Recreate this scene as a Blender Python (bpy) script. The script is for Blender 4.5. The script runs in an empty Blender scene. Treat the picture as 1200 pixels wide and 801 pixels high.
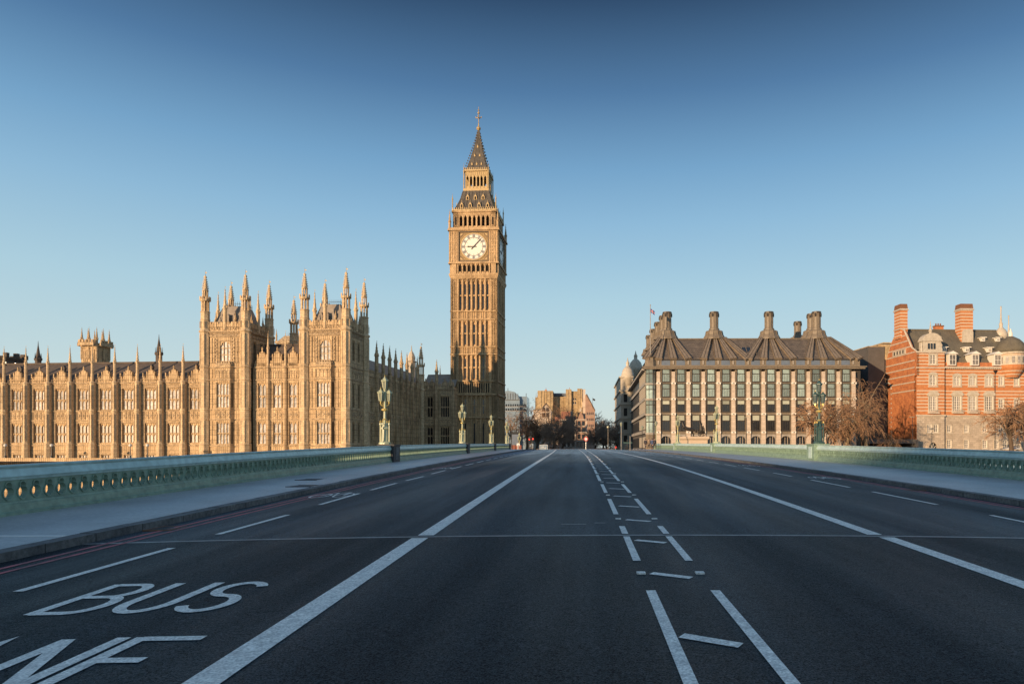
import bpy, math, random
from mathutils import Vector, Matrix
R = math.radians
PI = math.pi
random.seed(7)
S = bpy.context.scene
COL = S.collection

# ------------------------------------------------------------------ camera
EYE = 1.675
cam_d = bpy.data.cameras.new("camera")
cam = bpy.data.objects.new("camera", cam_d)
COL.objects.link(cam)
cam.location = (0, 0, EYE)
cam.rotation_euler = (R(90), 0, 0)
cam_d.sensor_width = 36
cam_d.lens = 24.0
cam_d.shift_x = -0.0692
cam_d.shift_y = 0.1029
cam_d.clip_start = 0.1
cam_d.clip_end = 9000
S.camera = cam

# ------------------------------------------------------------------ light
SUN_AZ, SUN_EL = 39.0, 6.8          # sun stands behind the camera, to its left
w = bpy.data.worlds.new("World")
S.world = w
w.use_nodes = True
nt = w.node_tree
nt.nodes.clear()
wo = nt.nodes.new("ShaderNodeOutputWorld")
bg = nt.nodes.new("ShaderNodeBackground")
sky = nt.nodes.new("ShaderNodeTexSky")
sky.sky_type = 'NISHITA'
sky.sun_disc = False
sky.sun_elevation = R(SUN_EL)
sky.sun_rotation = R(180 + SUN_AZ)
sky.altitude = 0
sky.air_density = 1.0
sky.dust_density = 0.4
sky.ozone_density = 2.2
bg.inputs["Strength"].default_value = 0.15
# deeper blue with height, then added brightness above the view to fill shade
tc = nt.nodes.new("ShaderNodeTexCoord")
sp = nt.nodes.new("ShaderNodeSeparateXYZ")
rp = nt.nodes.new("ShaderNodeValToRGB")
mx = nt.nodes.new("ShaderNodeMixRGB")
mx.blend_type = 'MIX'
mx.inputs[0].default_value = 0.92
nt.links.new(tc.outputs["Generated"], sp.inputs[0])
nt.links.new(sp.outputs[2], rp.inputs[0])
e = rp.color_ramp.elements
e[0].position = 0.0; e[0].color = (.66, .73, .70, 1)
e[1].position = 1.0; e[1].color = (.20, .31, .47, 1)
for p_, c_ in ((.09, (.58, .72, .74)), (.21, (.43, .64, .75)), (.31, (.28, .50, .70)), (.375, (.185, .38, .60)), (.46, (.082, .195, .37)), (.55, (.024, .062, .135)), (.60, (.05, .10, .19)), (.72, (.19, .30, .46))):
    q_ = e.new(p_); q_.color = (*c_, 1)
vs = nt.nodes.new("ShaderNodeVectorMath"); vs.operation = 'SCALE'; vs.inputs[3].default_value = 1 / .15 / 1.214
nt.links.new(sky.outputs[0], mx.inputs[1])
nt.links.new(rp.outputs[0], vs.inputs[0]); nt.links.new(vs.outputs[0], mx.inputs[2])
nt.links.new(mx.outputs[0], bg.inputs["Color"])
nt.links.new(bg.outputs[0], wo.inputs[0])
SKY_RAMP = rp

sun_d = bpy.data.lights.new("sun", 'SUN')
sun = bpy.data.objects.new("sun", sun_d)
COL.objects.link(sun)
sun_d.energy = 5.0
sun_d.angle = R(0.5)
sun_d.color = (1.0, 0.69, 0.41)
sdir = Vector((math.sin(R(SUN_AZ)) * math.cos(R(SUN_EL)), math.cos(R(SUN_AZ)) * math.cos(R(SUN_EL)), -math.sin(R(SUN_EL))))
sun.rotation_euler = sdir.to_track_quat('-Z', 'Y').to_euler()
sun.location = (-60, -60, 60)
S.view_settings.view_transform = 'Standard'
S.view_settings.look = 'None'
S.view_settings.gamma = 1
S.view_settings.exposure = 0.28

# ------------------------------------------------------------------ materials
MATS = {}
def mat(name, c, rough=.7, c2=None, scale=2.0, fine=None, bump=0.0, bscale=None, spec=.5, metal=0.0, rand=0.0, emit=None, estr=0, stretch=None, brick=None):
    m = bpy.data.materials.new(name)
    m.use_nodes = True
    t = m.node_tree
    b = t.nodes["Principled BSDF"]
    b.inputs["Roughness"].default_value = rough
    b.inputs["Metallic"].default_value = metal
    b.inputs["Specular IOR Level"].default_value = spec
    co = t.nodes.new("ShaderNodeTexCoord")
    mp = t.nodes.new("ShaderNodeMapping")
    t.links.new(co.outputs["Object"], mp.inputs[0])
    if stretch: mp.inputs["Scale"].default_value = stretch
    col = None
    if c2:
        n = t.nodes.new("ShaderNodeTexNoise")
        n.inputs["Scale"].default_value = scale
        n.inputs["Detail"].default_value = 6
        n.inputs["Roughness"].default_value = .65
        t.links.new(mp.outputs[0], n.inputs[0])
        r = t.nodes.new("ShaderNodeValToRGB")
        r.color_ramp.elements[0].position = .34
        r.color_ramp.elements[1].position = .66
        r.color_ramp.elements[0].color = (*c, 1)
        r.color_ramp.elements[1].color = (*c2, 1)
        t.links.new(n.outputs[0], r.inputs[0])
        col = r.outputs[0]
    if fine:
        n = t.nodes.new("ShaderNodeTexNoise")
        n.inputs["Scale"].default_value = fine[0]
        n.inputs["Detail"].default_value = 3
        t.links.new(co.outputs["Object"], n.inputs[0])
        mr = t.nodes.new("ShaderNodeMapRange")
        mr.inputs[1].default_value = .3; mr.inputs[2].default_value = .7
        mr.inputs[3].default_value = 1 - fine[1]; mr.inputs[4].default_value = 1 + fine[1]
        t.links.new(n.outputs[0], mr.inputs[0])
        mm = t.nodes.new("ShaderNodeMixRGB"); mm.blend_type = 'MULTIPLY'; mm.inputs[0].default_value = 1
        if col: t.links.new(col, mm.inputs[1])
        else: mm.inputs[1].default_value = (*c, 1)
        t.links.new(mr.outputs[0], mm.inputs[2])
        col = mm.outputs[0]
    if brick:          # masonry joints or panel tracery, laid out on the wall in metres: (width, height, joint, offset, joint colour factor, block variation)
        sx = t.nodes.new("ShaderNodeSeparateXYZ"); t.links.new(co.outputs["Object"], sx.inputs[0])
        ad = t.nodes.new("ShaderNodeMath"); ad.operation = 'ADD'; t.links.new(sx.outputs[0], ad.inputs[0]); t.links.new(sx.outputs[1], ad.inputs[1])
        cb = t.nodes.new("ShaderNodeCombineXYZ"); t.links.new(ad.outputs[0], cb.inputs[0]); t.links.new(sx.outputs[2], cb.inputs[1])
        bk = t.nodes.new("ShaderNodeTexBrick"); t.links.new(cb.outputs[0], bk.inputs[0])
        bk.offset = brick[3]; bk.inputs["Scale"].default_value = 1; bk.inputs["Brick Width"].default_value = brick[0]; bk.inputs["Row Height"].default_value = brick[1]
        bk.inputs["Mortar Size"].default_value = brick[2]; bk.inputs["Mortar Smooth"].default_value = .3
        a_, v_ = brick[4], brick[5]
        bk.inputs["Color1"].default_value = (1 + v_,) * 3 + (1,); bk.inputs["Color2"].default_value = (1 - v_,) * 3 + (1,); bk.inputs["Mortar"].default_value = (a_, a_, a_, 1)
        mm = t.nodes.new("ShaderNodeMixRGB"); mm.blend_type = 'MULTIPLY'; mm.inputs[0].default_value = 1
        if col: t.links.new(col, mm.inputs[1])
        else: mm.inputs[1].default_value = (*c, 1)
        t.links.new(bk.outputs[0], mm.inputs[2]); col = mm.outputs[0]
    if rand:
        oi = t.nodes.new("ShaderNodeObjectInfo")
        mr = t.nodes.new("ShaderNodeMapRange")
        mr.inputs[3].default_value = 1 - rand; mr.inputs[4].default_value = 1 + rand
        t.links.new(oi.outputs["Random"], mr.inputs[0])
        mm = t.nodes.new("ShaderNodeMixRGB"); mm.blend_type = 'MULTIPLY'; mm.inputs[0].default_value = 1
        if col: t.links.new(col, mm.inputs[1])
        else: mm.inputs[1].default_value = (*c, 1)
        t.links.new(mr.outputs[0], mm.inputs[2])
        col = mm.outputs[0]
    if col: t.links.new(col, b.inputs["Base Color"])
    else: b.inputs["Base Color"].default_value = (*c, 1)
    if bump:
        n = t.nodes.new("ShaderNodeTexNoise")
        n.inputs["Scale"].default_value = bscale or 20
        n.inputs["Detail"].default_value = 4
        t.links.new(co.outputs["Object"], n.inputs[0])
        bp = t.nodes.new("ShaderNodeBump")
        bp.inputs["Strength"].default_value = bump
        bp.inputs["Distance"].default_value = 0.05
        t.links.new(n.outputs[0], bp.inputs["Height"])
        t.links.new(bp.outputs[0], b.inputs["Normal"])
    if emit:
        b.inputs["Emission Color"].default_value = (*emit, 1)
        b.inputs["Emission Strength"].default_value = estr
    MATS[name] = m
    return m

M = MATS
mat("buttress_stone", (.72, .54, .33), .85, (.48, .345, .20), .7, fine=(5, .22), bump=.5, bscale=6, stretch=(1, 1, .4), brick=(.62, .42, .022, .5, .62, .12))
mat("gothic_stone", (.66, .475, .275), .85, (.40, .275, .15), .7, fine=(5, .22), bump=.5, bscale=6, stretch=(1, 1, .45), brick=(.44, 1.05, .05, 0, .36, .13))  # same stone as the buttresses, darkened to put recess shade into the walls
mat("gothic_carving", (.60, .45, .28), .85, (.16, .11, .065), 2.6, fine=(9, .25), bump=.5, bscale=12)
mat("tower_stone", (.62, .43, .235), .85, (.38, .255, .135), .6, fine=(5, .22), bump=.5, bscale=6, stretch=(1, 1, .3), brick=(.52, .46, .03, .5, .55, .13))
mat("tower_stone_dark", (.26, .175, .095), .85, (.17, .115, .065), .9, fine=(6, .25), bump=.4, bscale=8)
mat("gilding", (.55, .40, .19), .5, (.36, .26, .13), 3, metal=.2)
mat("slate_roof", (.125, .095, .075), .85, (.075, .06, .05), 1.2, fine=(5, .2))
mat("lead_roof", (.34, .29, .235), .75, (.22, .185, .15), .8)
mat("iron_roof", (.125, .11, .09), .65, (.065, .058, .05), 1.3, fine=(8, .25))
mat("pale_pane", (.62, .60, .57), .5, (.15, .14, .13), 1.3, rand=.35, spec=.3)  # dark blotches paint reflections into the panes
mat("dim_pane", (.30, .27, .24), .4, (.12, .11, .10), 1.5, rand=.6, spec=.6)
mat("dark_glass", (.018, .02, .024), .08, rand=.4, spec=.7)
mat("dark_void", (.012, .01, .009), .9)
mat("opal_glass", (.80, .76, .66), .35)
mat("numeral_ring", (.36, .36, .35), .5)
mat("dial_surround", (.40, .26, .09), .5, (.16, .10, .04), 5)
mat("black_iron", (.012, .013, .016), .45)
mat("kerb_dark", (.07, .07, .075), .8)
mat("joint_strip", (.30, .30, .30), .5, (.15, .15, .15), 3, fine=(30, .3))
mat("road_paint", (.90, .88, .82), .6, (.60, .59, .56), 9, fine=(45, .35), bump=.3, bscale=60)
mat("red_paint", (.58, .09, .11), .6, (.17, .05, .06), 3, fine=(30, .3))
mat("pavement_slab", (.30, .315, .33), .42, (.44, .455, .47), .35, fine=(14, .16), bump=.25, bscale=30)
mat("kerb_stone", (.15, .15, .15), .75, (.075, .075, .08), 1.2, fine=(12, .35), bump=.3, bscale=20)
mat("green_iron", (.235, .345, .265), .42, (.165, .25, .195), 1.6, fine=(6, .2), bump=.12, bscale=18, stretch=(1, 1, 2.5))
mat("green_iron_pale", (.48, .63, .60), .34, (.38, .52, .50), .9, fine=(5, .16))
mat("pier_stone", (.045, .045, .05), .6, (.03, .03, .035), 3, fine=(12, .25))
mat("lamp_green", (.50, .52, .35), .4, (.38, .42, .27), 3)
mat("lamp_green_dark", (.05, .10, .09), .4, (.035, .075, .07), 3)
mat("lamp_gold", (.62, .47, .16), .35, metal=.4)
mat("lamp_glass", (.26, .28, .21), .15, spec=.6)
mat("lamp_glass_shaded", (.10, .13, .13), .10, spec=.7)
mat("portland_column", (.60, .50, .40), .7, (.45, .37, .295), 1.0, fine=(7, .15), bump=.15, bscale=10, brick=(3, .5, .03, 0, .72, .08))
mat("white_block", (.75, .70, .62), .6)
mat("bronze_clad", (.215, .175, .125), .55, (.15, .12, .085), 1.3, fine=(5, .2))
mat("bronze_roof", (.25, .20, .145), .6, (.17, .135, .10), 1.0, fine=(4, .25))
mat("bronze_field", (.17, .135, .10), .6, (.105, .085, .065), 1.0, fine=(4, .25), brick=(.55, .62, .05, 0, .45, .2))
mat("bronze_dark", (.06, .048, .035), .5, (.04, .032, .025), 2)
mat("light_shelf", (.42, .43, .34), .35, (.32, .34, .27), 2, rand=.3)
mat("green_glass", (.34, .44, .42), .15, (.18, .23, .21), 1.0, rand=.5, spec=.7)
mat("gutter_stone", (.35, .32, .28), .7, (.27, .25, .22), 1.2, fine=(6, .15))
mat("white_stone", (.56, .50, .41), .75, (.42, .37, .29), 1.2, fine=(6, .12), bump=.2)
mat("grey_stone", (.50, .42, .33), .8, (.34, .28, .215), .5, fine=(6, .18), bump=.25, brick=(1.0, .5, .03, .5, .7, .12))
mat("brick_red", (.56, .215, .08), .85, (.36, .125, .055), .8, fine=(9, .2), bump=.2, bscale=14, brick=(.5, .16, .014, .5, .75, .16))
mat("brick_dark", (.16, .06, .04), .85, (.10, .04, .03), 1)
mat("brick_brown", (.22, .10, .05), .85, (.16, .07, .035), 2)
mat("norman_roof", (.155, .135, .095), .8, (.10, .09, .07), .5, fine=(5, .25), stretch=(1, 1, .4))
mat("white_wood", (.74, .70, .62), .55)
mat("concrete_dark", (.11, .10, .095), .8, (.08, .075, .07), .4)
mat("yellow_brick", (.50, .38, .22), .85, (.26, .185, .10), .22, fine=(1.2, .3), stretch=(1, 1, .3))
mat("pale_render", (.58, .50, .42), .8, (.46, .39, .32), .5)
mat("pink_brick", (.42, .27, .20), .85, (.30, .19, .14), .6)
mat("street_glass", (.02, .022, .025), .3, rand=.4, spec=.15)
mat("roof_tile", (.30, .14, .09), .85, (.22, .10, .07), .8)
mat("blue_glass", (.25, .32, .38), .2, (.18, .24, .30), .3)
mat("bark", (.14, .10, .07), .9, (.09, .065, .045), 2, bump=.3, bscale=8)
mat("bark_pale", (.26, .20, .13), .9, (.19, .14, .09), 2)
mat("twig", (.34, .20, .11), .9, (.22, .125, .07), .6)
mat("twig_grey", (.36, .27, .20), .9, (.25, .185, .14), .4)
mat("bronze_statue", (.035, .032, .03), .4, (.055, .045, .035), 2, metal=.3)
mat("pedestal_stone", (.58, .46, .34), .75, (.50, .39, .28), 1)
mat("green_paint", (.04, .28, .13), .45)
mat("red_light", (.6, .03, .02), .4, emit=(1, .06, .03), estr=1.5)
mat("red_sign", (.5, .04, .03), .4)
mat("sign_white", (.70, .70, .68), .5)
mat("sign_blue", (.14, .18, .24), .5, (.11, .14, .19), 1)
mat("hoarding_red", (.30, .10, .06), .7, (.22, .07, .045), 2)
mat("ground_stone", (.16, .15, .14), .8, (.12, .115, .105), .2, fine=(4, .15))
mat("embankment_granite", (.30, .26, .22), .8, (.21, .18, .15), .6, bump=.2)
mat("skin", (.45, .28, .20), .6)
mat("cloth_dark", (.03, .03, .04), .8)
mat("cloth_tan", (.30, .22, .15), .8)
mat("cloth_blue", (.06, .09, .18), .8)
mat("rubber", (.015, .015, .016), .7)
mat("car_black", (.015, .016, .018), .2)
mat("steel", (.35, .36, .37), .35, metal=.7)
mat("flag_red", (.5, .05, .05), .7)
mat("flag_white", (.7, .7, .7), .7)
mat("flag_blue", (.03, .05, .25), .7)
mat("shrub_leaf", (.06, .085, .03), .7, (.10, .11, .04), 3)

def water_mat():
    m = bpy.data.materials.new("river_water"); m.use_nodes = True
    t = m.node_tree; b = t.nodes["Principled BSDF"]
    b.inputs["Base Color"].default_value = (.035, .04, .035, 1)
    b.inputs["Roughness"].default_value = .08
    co = t.nodes.new("ShaderNodeTexCoord"); n = t.nodes.new("ShaderNodeTexNoise")
    n.inputs["Scale"].default_value = .9; n.inputs["Detail"].default_value = 4
    bp = t.nodes.new("ShaderNodeBump"); bp.inputs["Strength"].default_value = .35; bp.inputs["Distance"].default_value = .12
    t.links.new(co.outputs["Object"], n.inputs[0]); t.links.new(n.outputs[0], bp.inputs["Height"]); t.links.new(bp.outputs[0], b.inputs["Normal"])
    M["water"] = m
water_mat()

def asphalt():
    m = bpy.data.materials.new("asphalt"); m.use_nodes = True
    t = m.node_tree; b = t.nodes["Principled BSDF"]; b.inputs["Roughness"].default_value = .56; b.inputs["Specular IOR Level"].default_value = .24
    b.inputs["Specular Tint"].default_value = (.72, .92, 1.0, 1)
    if "Diffuse Roughness" in b.inputs: b.inputs["Diffuse Roughness"].default_value = 1.0
    co = t.nodes.new("ShaderNodeTexCoord").outputs["Object"]
    def noise(scale, detail, stretch=None, rough=.6):
        n = t.nodes.new("ShaderNodeTexNoise"); n.inputs["Scale"].default_value = scale; n.inputs["Detail"].default_value = detail; n.inputs["Roughness"].default_value = rough
        if stretch:
            mp = t.nodes.new("ShaderNodeMapping"); mp.inputs["Scale"].default_value = stretch; t.links.new(co, mp.inputs[0]); t.links.new(mp.outputs[0], n.inputs[0])
        else: t.links.new(co, n.inputs[0])
        return n.outputs[0]
    def mr(x, a, b_, c, d):
        n = t.nodes.new("ShaderNodeMapRange"); n.inputs[1].default_value = a; n.inputs[2].default_value = b_; n.inputs[3].default_value = c; n.inputs[4].default_value = d; t.links.new(x, n.inputs[0]); return n.outputs[0]
    def mth(op, a, b_):
        n = t.nodes.new("ShaderNodeMath"); n.operation = op
        for i, x in enumerate((a, b_)):
            if isinstance(x, (int, float)): n.inputs[i].default_value = x
            else: t.links.new(x, n.inputs[i])
        return n.outputs[0]
    sx = t.nodes.new("ShaderNodeSeparateXYZ"); t.links.new(co, sx.inputs[0])
    tracks = mr(noise(1.0, 3, (1.1, .035, 1)), .35, .65, .72, 1.30)      # worn wheel tracks run along the road
    blot = mr(noise(.30, 5, (1, .45, 1)), .35, .65, .78, 1.22)
    grain = mth('MULTIPLY', mr(noise(70, 3), .38, .62, .25, 1.9), mr(noise(26, 4), .36, .64, .65, 1.35))
    specks = mr(noise(110, 2, None, .8), .63, .70, 0, .12)               # pale chippings in the surface
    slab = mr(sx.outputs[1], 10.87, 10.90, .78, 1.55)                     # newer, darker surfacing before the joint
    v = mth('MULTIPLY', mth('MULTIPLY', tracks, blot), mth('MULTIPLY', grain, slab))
    far_sunlit = mr(sx.outputs[1], 43, 78, 1.0, 6.0)                             # sunlight put into the colour: asphalt paled from the shade edge onward
    v = mth('ADD', mth('MULTIPLY', mth('MULTIPLY', v, far_sunlit), .0125), specks)
    cm = t.nodes.new("ShaderNodeCombineColor")
    for i, k in enumerate((.62, 1.0, 1.5)): t.links.new(mth('MULTIPLY', v, k), cm.inputs[i])
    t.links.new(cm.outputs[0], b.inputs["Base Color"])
    t.links.new(mr(noise(.5, 4, (1.2, .08, 1)), .35, .65, .47, .66), b.inputs["Roughness"])
    t.links.new(mth('MULTIPLY', mth('MULTIPLY', grain, mth('MULTIPLY', tracks, blot)), mr(sx.outputs[1], 10.87, 10.90, .20, .34)), b.inputs["Specular IOR Level"])
    bp = t.nodes.new("ShaderNodeBump"); bp.inputs["Strength"].default_value = 1.0; bp.inputs["Distance"].default_value = .014
    t.links.new(noise(60, 4), bp.inputs["Height"])
    b2 = t.nodes.new("ShaderNodeBump"); b2.inputs["Strength"].default_value = .18; b2.inputs["Distance"].default_value = .05
    t.links.new(noise(6, 5), b2.inputs["Height"]); t.links.new(bp.outputs[0], b2.inputs["Normal"])
    t.links.new(b2.outputs[0], b.inputs["Normal"])
    M["asphalt"] = m
asphalt()

def striped_brick():
    m = bpy.data.materials.new("striped_brick"); m.use_nodes = True
    t = m.node_tree; b = t.nodes["Principled BSDF"]; b.inputs["Roughness"].default_value = .85
    co = t.nodes.new("ShaderNodeTexCoord"); sx = t.nodes.new("ShaderNodeSeparateXYZ")
    t.links.new(co.outputs["Object"], sx.inputs[0])
    def mth(op, a, bb=None):
        n = t.nodes.new("ShaderNodeMath"); n.operation = op
        for i, x in enumerate((a, bb)):
            if x is None: continue
            if isinstance(x, (int, float)): n.inputs[i].default_value = x
            else: t.links.new(x, n.inputs[i])
        return n.outputs[0]
    z = sx.outputs[2]
    st = mth('LESS_THAN', mth('FRACT', mth('DIVIDE', z, .80)), .30)
    r1 = mth('MULTIPLY', mth('GREATER_THAN', z, 9.9), mth('LESS_THAN', z, 15.5))
    r2 = mth('MULTIPLY', mth('GREATER_THAN', z, 16.7), mth('LESS_THAN', z, 20.3))
    r3 = mth('MULTIPLY', mth('GREATER_THAN', z, 21.4), mth('LESS_THAN', z, 40))
    mask = mth('MULTIPLY', st, mth('MINIMUM', mth('ADD', mth('ADD', r1, r2), r3), 1))
    n = t.nodes.new("ShaderNodeTexNoise"); n.inputs["Scale"].default_value = 2; n.inputs["Detail"].default_value = 6
    t.links.new(co.outputs["Object"], n.inputs[0])
    r = t.nodes.new("ShaderNodeValToRGB")
    r.color_ramp.elements[0].position = .3; r.color_ramp.elements[1].position = .7
    r.color_ramp.elements[0].color = (.40, .15, .055, 1); r.color_ramp.elements[1].color = (.56, .225, .085, 1)
    t.links.new(n.outputs[0], r.inputs[0])
    mm = t.nodes.new("ShaderNodeMixRGB"); t.links.new(mask, mm.inputs[0]); t.links.new(r.outputs[0], mm.inputs[1])
    mm.inputs[2].default_value = (.56, .47, .36, 1)
    t.links.new(mm.outputs[0], b.inputs["Base Color"])
    M["striped_brick"] = m
striped_brick()

# ------------------------------------------------------------------ mesh builder
class MB:
    def __init__(s, T=None):
        s.v = []; s.f = []; s.T = T
    def add(s, pts, faces):
        o = len(s.v)
        if s.T is not None: pts = [tuple(s.T @ Vector(p)) for p in pts]
        s.v += [tuple(p) for p in pts]
        s.f += [tuple(i + o for i in f) for f in faces]
    def quad(s, a, b, c, d): s.add([a, b, c, d], [(0, 1, 2, 3)])
    def box(s, x0, x1, y0, y1, z0, z1):
        s.add([(x0, y0, z0), (x1, y0, z0), (x1, y1, z0), (x0, y1, z0), (x0, y0, z1), (x1, y0, z1), (x1, y1, z1), (x0, y1, z1)],
              [(0, 3, 2, 1), (4, 5, 6, 7), (0, 1, 5, 4), (1, 2, 6, 5), (2, 3, 7, 6), (3, 0, 4, 7)])
    def frus(s, r0, r1, z0, z1):
        a, b, c, d = r0; A, B, C_, D = r1
        s.add([(a, c, z0), (b, c, z0), (b, d, z0), (a, d, z0), (A, C_, z1), (B, C_, z1), (B, D, z1), (A, D, z1)],
              [(0, 3, 2, 1), (4, 5, 6, 7), (0, 1, 5, 4), (1, 2, 6, 5), (2, 3, 7, 6), (3, 0, 4, 7)])
    def prism(s, poly, y0, y1, axis='y'):
        n = len(poly)
        if axis == 'y': P = [(x, y0, z) for x, z in poly] + [(x, y1, z) for x, z in poly]
        elif axis == 'x': P = [(y0, x, z) for x, z in poly] + [(y1, x, z) for x, z in poly]
        else: P = [(x, y, y0) for x, y in poly] + [(x, y, y1) for x, y in poly]
        s.add(P, [tuple(range(n)), tuple(range(2 * n - 1, n - 1, -1))] + [(i, i + n, (i + 1) % n + n, (i + 1) % n) for i in range(n)])
    def lathe(s, prof, n=8, cx=0, cy=0, rot=None, cap=True):
        if rot is None: rot = PI / n
        pts = []; fs = []
        for r, z in prof:
            for k in range(n):
                a = rot + 2 * PI * k / n
                pts.append((cx + r * math.cos(a), cy + r * math.sin(a), z))
        for i in range(len(prof) - 1):
            for k in range(n):
                k2 = (k + 1) % n
                fs.append((i * n + k, i * n + k2, (i + 1) * n + k2, (i + 1) * n + k))
        if cap:
            fs.append(tuple(reversed(range(n)))); fs.append(tuple(range((len(prof) - 1) * n, len(prof) * n)))
        s.add(pts, fs)
    def tube(s, path, radii, n=6, cap=True):
        path = [Vector(p) for p in path]
        if not isinstance(radii, (list, tuple)): radii = [radii] * len(path)
        pts = []; fs = []
        for i, p in enumerate(path):
            d = (path[min(i + 1, len(path) - 1)] - path[max(i - 1, 0)])
            if d.length < 1e-9: d = Vector((0, 0, 1))
            d.normalize()
            u = d.cross(Vector((0, 0, 1)) if abs(d.z) < .95 else Vector((1, 0, 0))).normalized()
            v = d.cross(u)
            for k in range(n):
                a = 2 * PI * k / n
                pts.append(tuple(p + (u * math.cos(a) + v * math.sin(a)) * radii[i]))
        for i in range(len(path) - 1):
            for k in range(n):
                k2 = (k + 1) % n
                fs.append((i * n + k, i * n + k2, (i + 1) * n + k2, (i + 1) * n + k))
        if cap:
            fs.append(tuple(reversed(range(n)))); fs.append(tuple(range((len(path) - 1) * n, len(path) * n)))
        s.add(pts, fs)
    def ball(s, c, r, n=8, m=5, sc=(1, 1, 1)):
        pr = [(max(r * math.sin(PI * i / m), 1e-4), -r * math.cos(PI * i / m)) for i in range(m + 1)]
        pts = []; fs = []
        for rr, z in pr:
            for k in range(n):
                a = 2 * PI * k / n
                pts.append((c[0] + rr * math.cos(a) * sc[0], c[1] + rr * math.sin(a) * sc[1], c[2] + z * sc[2]))
        for i in range(m):
            for k in range(n):
                k2 = (k + 1) % n
                fs.append((i * n + k, i * n + k2, (i + 1) * n + k2, (i + 1) * n + k))
        s.add(pts, fs)
    def mesh(s, name, m):
        me = bpy.data.meshes.new(name)
        me.from_pydata(s.v, [], s.f)
        me.materials.append(M[m])
        me.update()
        return me
    def build(s, name, m, parent=None, smooth=False):
        return obj(name, s.mesh(name, m), parent, smooth=smooth)

def obj(name, me, parent=None, loc=None, rz=0, smooth=False, sc=None):
    o = bpy.data.objects.new(name, me)
    COL.objects.link(o)
    if parent: o.parent = parent
    if loc: o.location = loc
    if rz: o.rotation_euler = (0, 0, rz)
    if sc: o.scale = sc
    if smooth:
        for p in me.polygons: p.use_smooth = True
    return o
def tag(o, label, cat, group=None):
    o["label"] = label; o["category"] = cat
    if group: o["group"] = group
    return o
def struct(o): o["kind"] = "structure"; return o
def thing(name, label, cat, loc=(0, 0, 0), rz=0, group=None):
    o = bpy.data.objects.new(name, None); COL.objects.link(o)
    o.location = loc; o.rotation_euler = (0, 0, rz); o.empty_display_size = .5
    return tag(o, label, cat, group)
def copy_tree(o, loc=None, rz=None, label=None, sc=None, parent=None):
    c = o.copy(); COL.objects.link(c)
    if parent is not None: c.parent = parent
    if loc is not None: c.location = loc
    if rz is not None: c.rotation_euler = (0, 0, rz)
    if label: c["label"] = label
    if sc: c.scale = sc
    for ch in list(o.children): copy_tree(ch, parent=c)
    return c
def fr(ox, oy, ang, oz=0): return Matrix.Translation((ox, oy, oz)) @ Matrix.Rotation(ang, 4, 'Z')

def wall(mb, x0, x1, z0, z1, ops=(), dep=.5, y=0):
    """front face at y with rectangular openings and their reveals"""
    xs = sorted({x0, x1} | {a for o in ops for a in (o[0], o[1])}); zs = sorted({z0, z1} | {a for o in ops for a in (o[2], o[3])})
    for i in range(len(xs) - 1):
        for j in range(len(zs) - 1):
            a, b, c, d = xs[i], xs[i + 1], zs[j], zs[j + 1]
            mxx, mz = (a + b) / 2, (c + d) / 2
            if any(o[0] < mxx < o[1] and o[2] < mz < o[3] for o in ops): continue
            mb.quad((a, y, c), (b, y, c), (b, y, d), (a, y, d))
    for a, b, c, d in ops:
        D = y + dep
        mb.quad((a, y, c), (a, y, d), (a, D, d), (a, D, c)); mb.quad((b, y, d), (b, y, c), (b, D, c), (b, D, d))
        mb.quad((a, y, c), (a, D, c), (b, D, c), (b, y, c)); mb.quad((a, y, d), (b, y, d), (b, D, d), (a, D, d))

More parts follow.
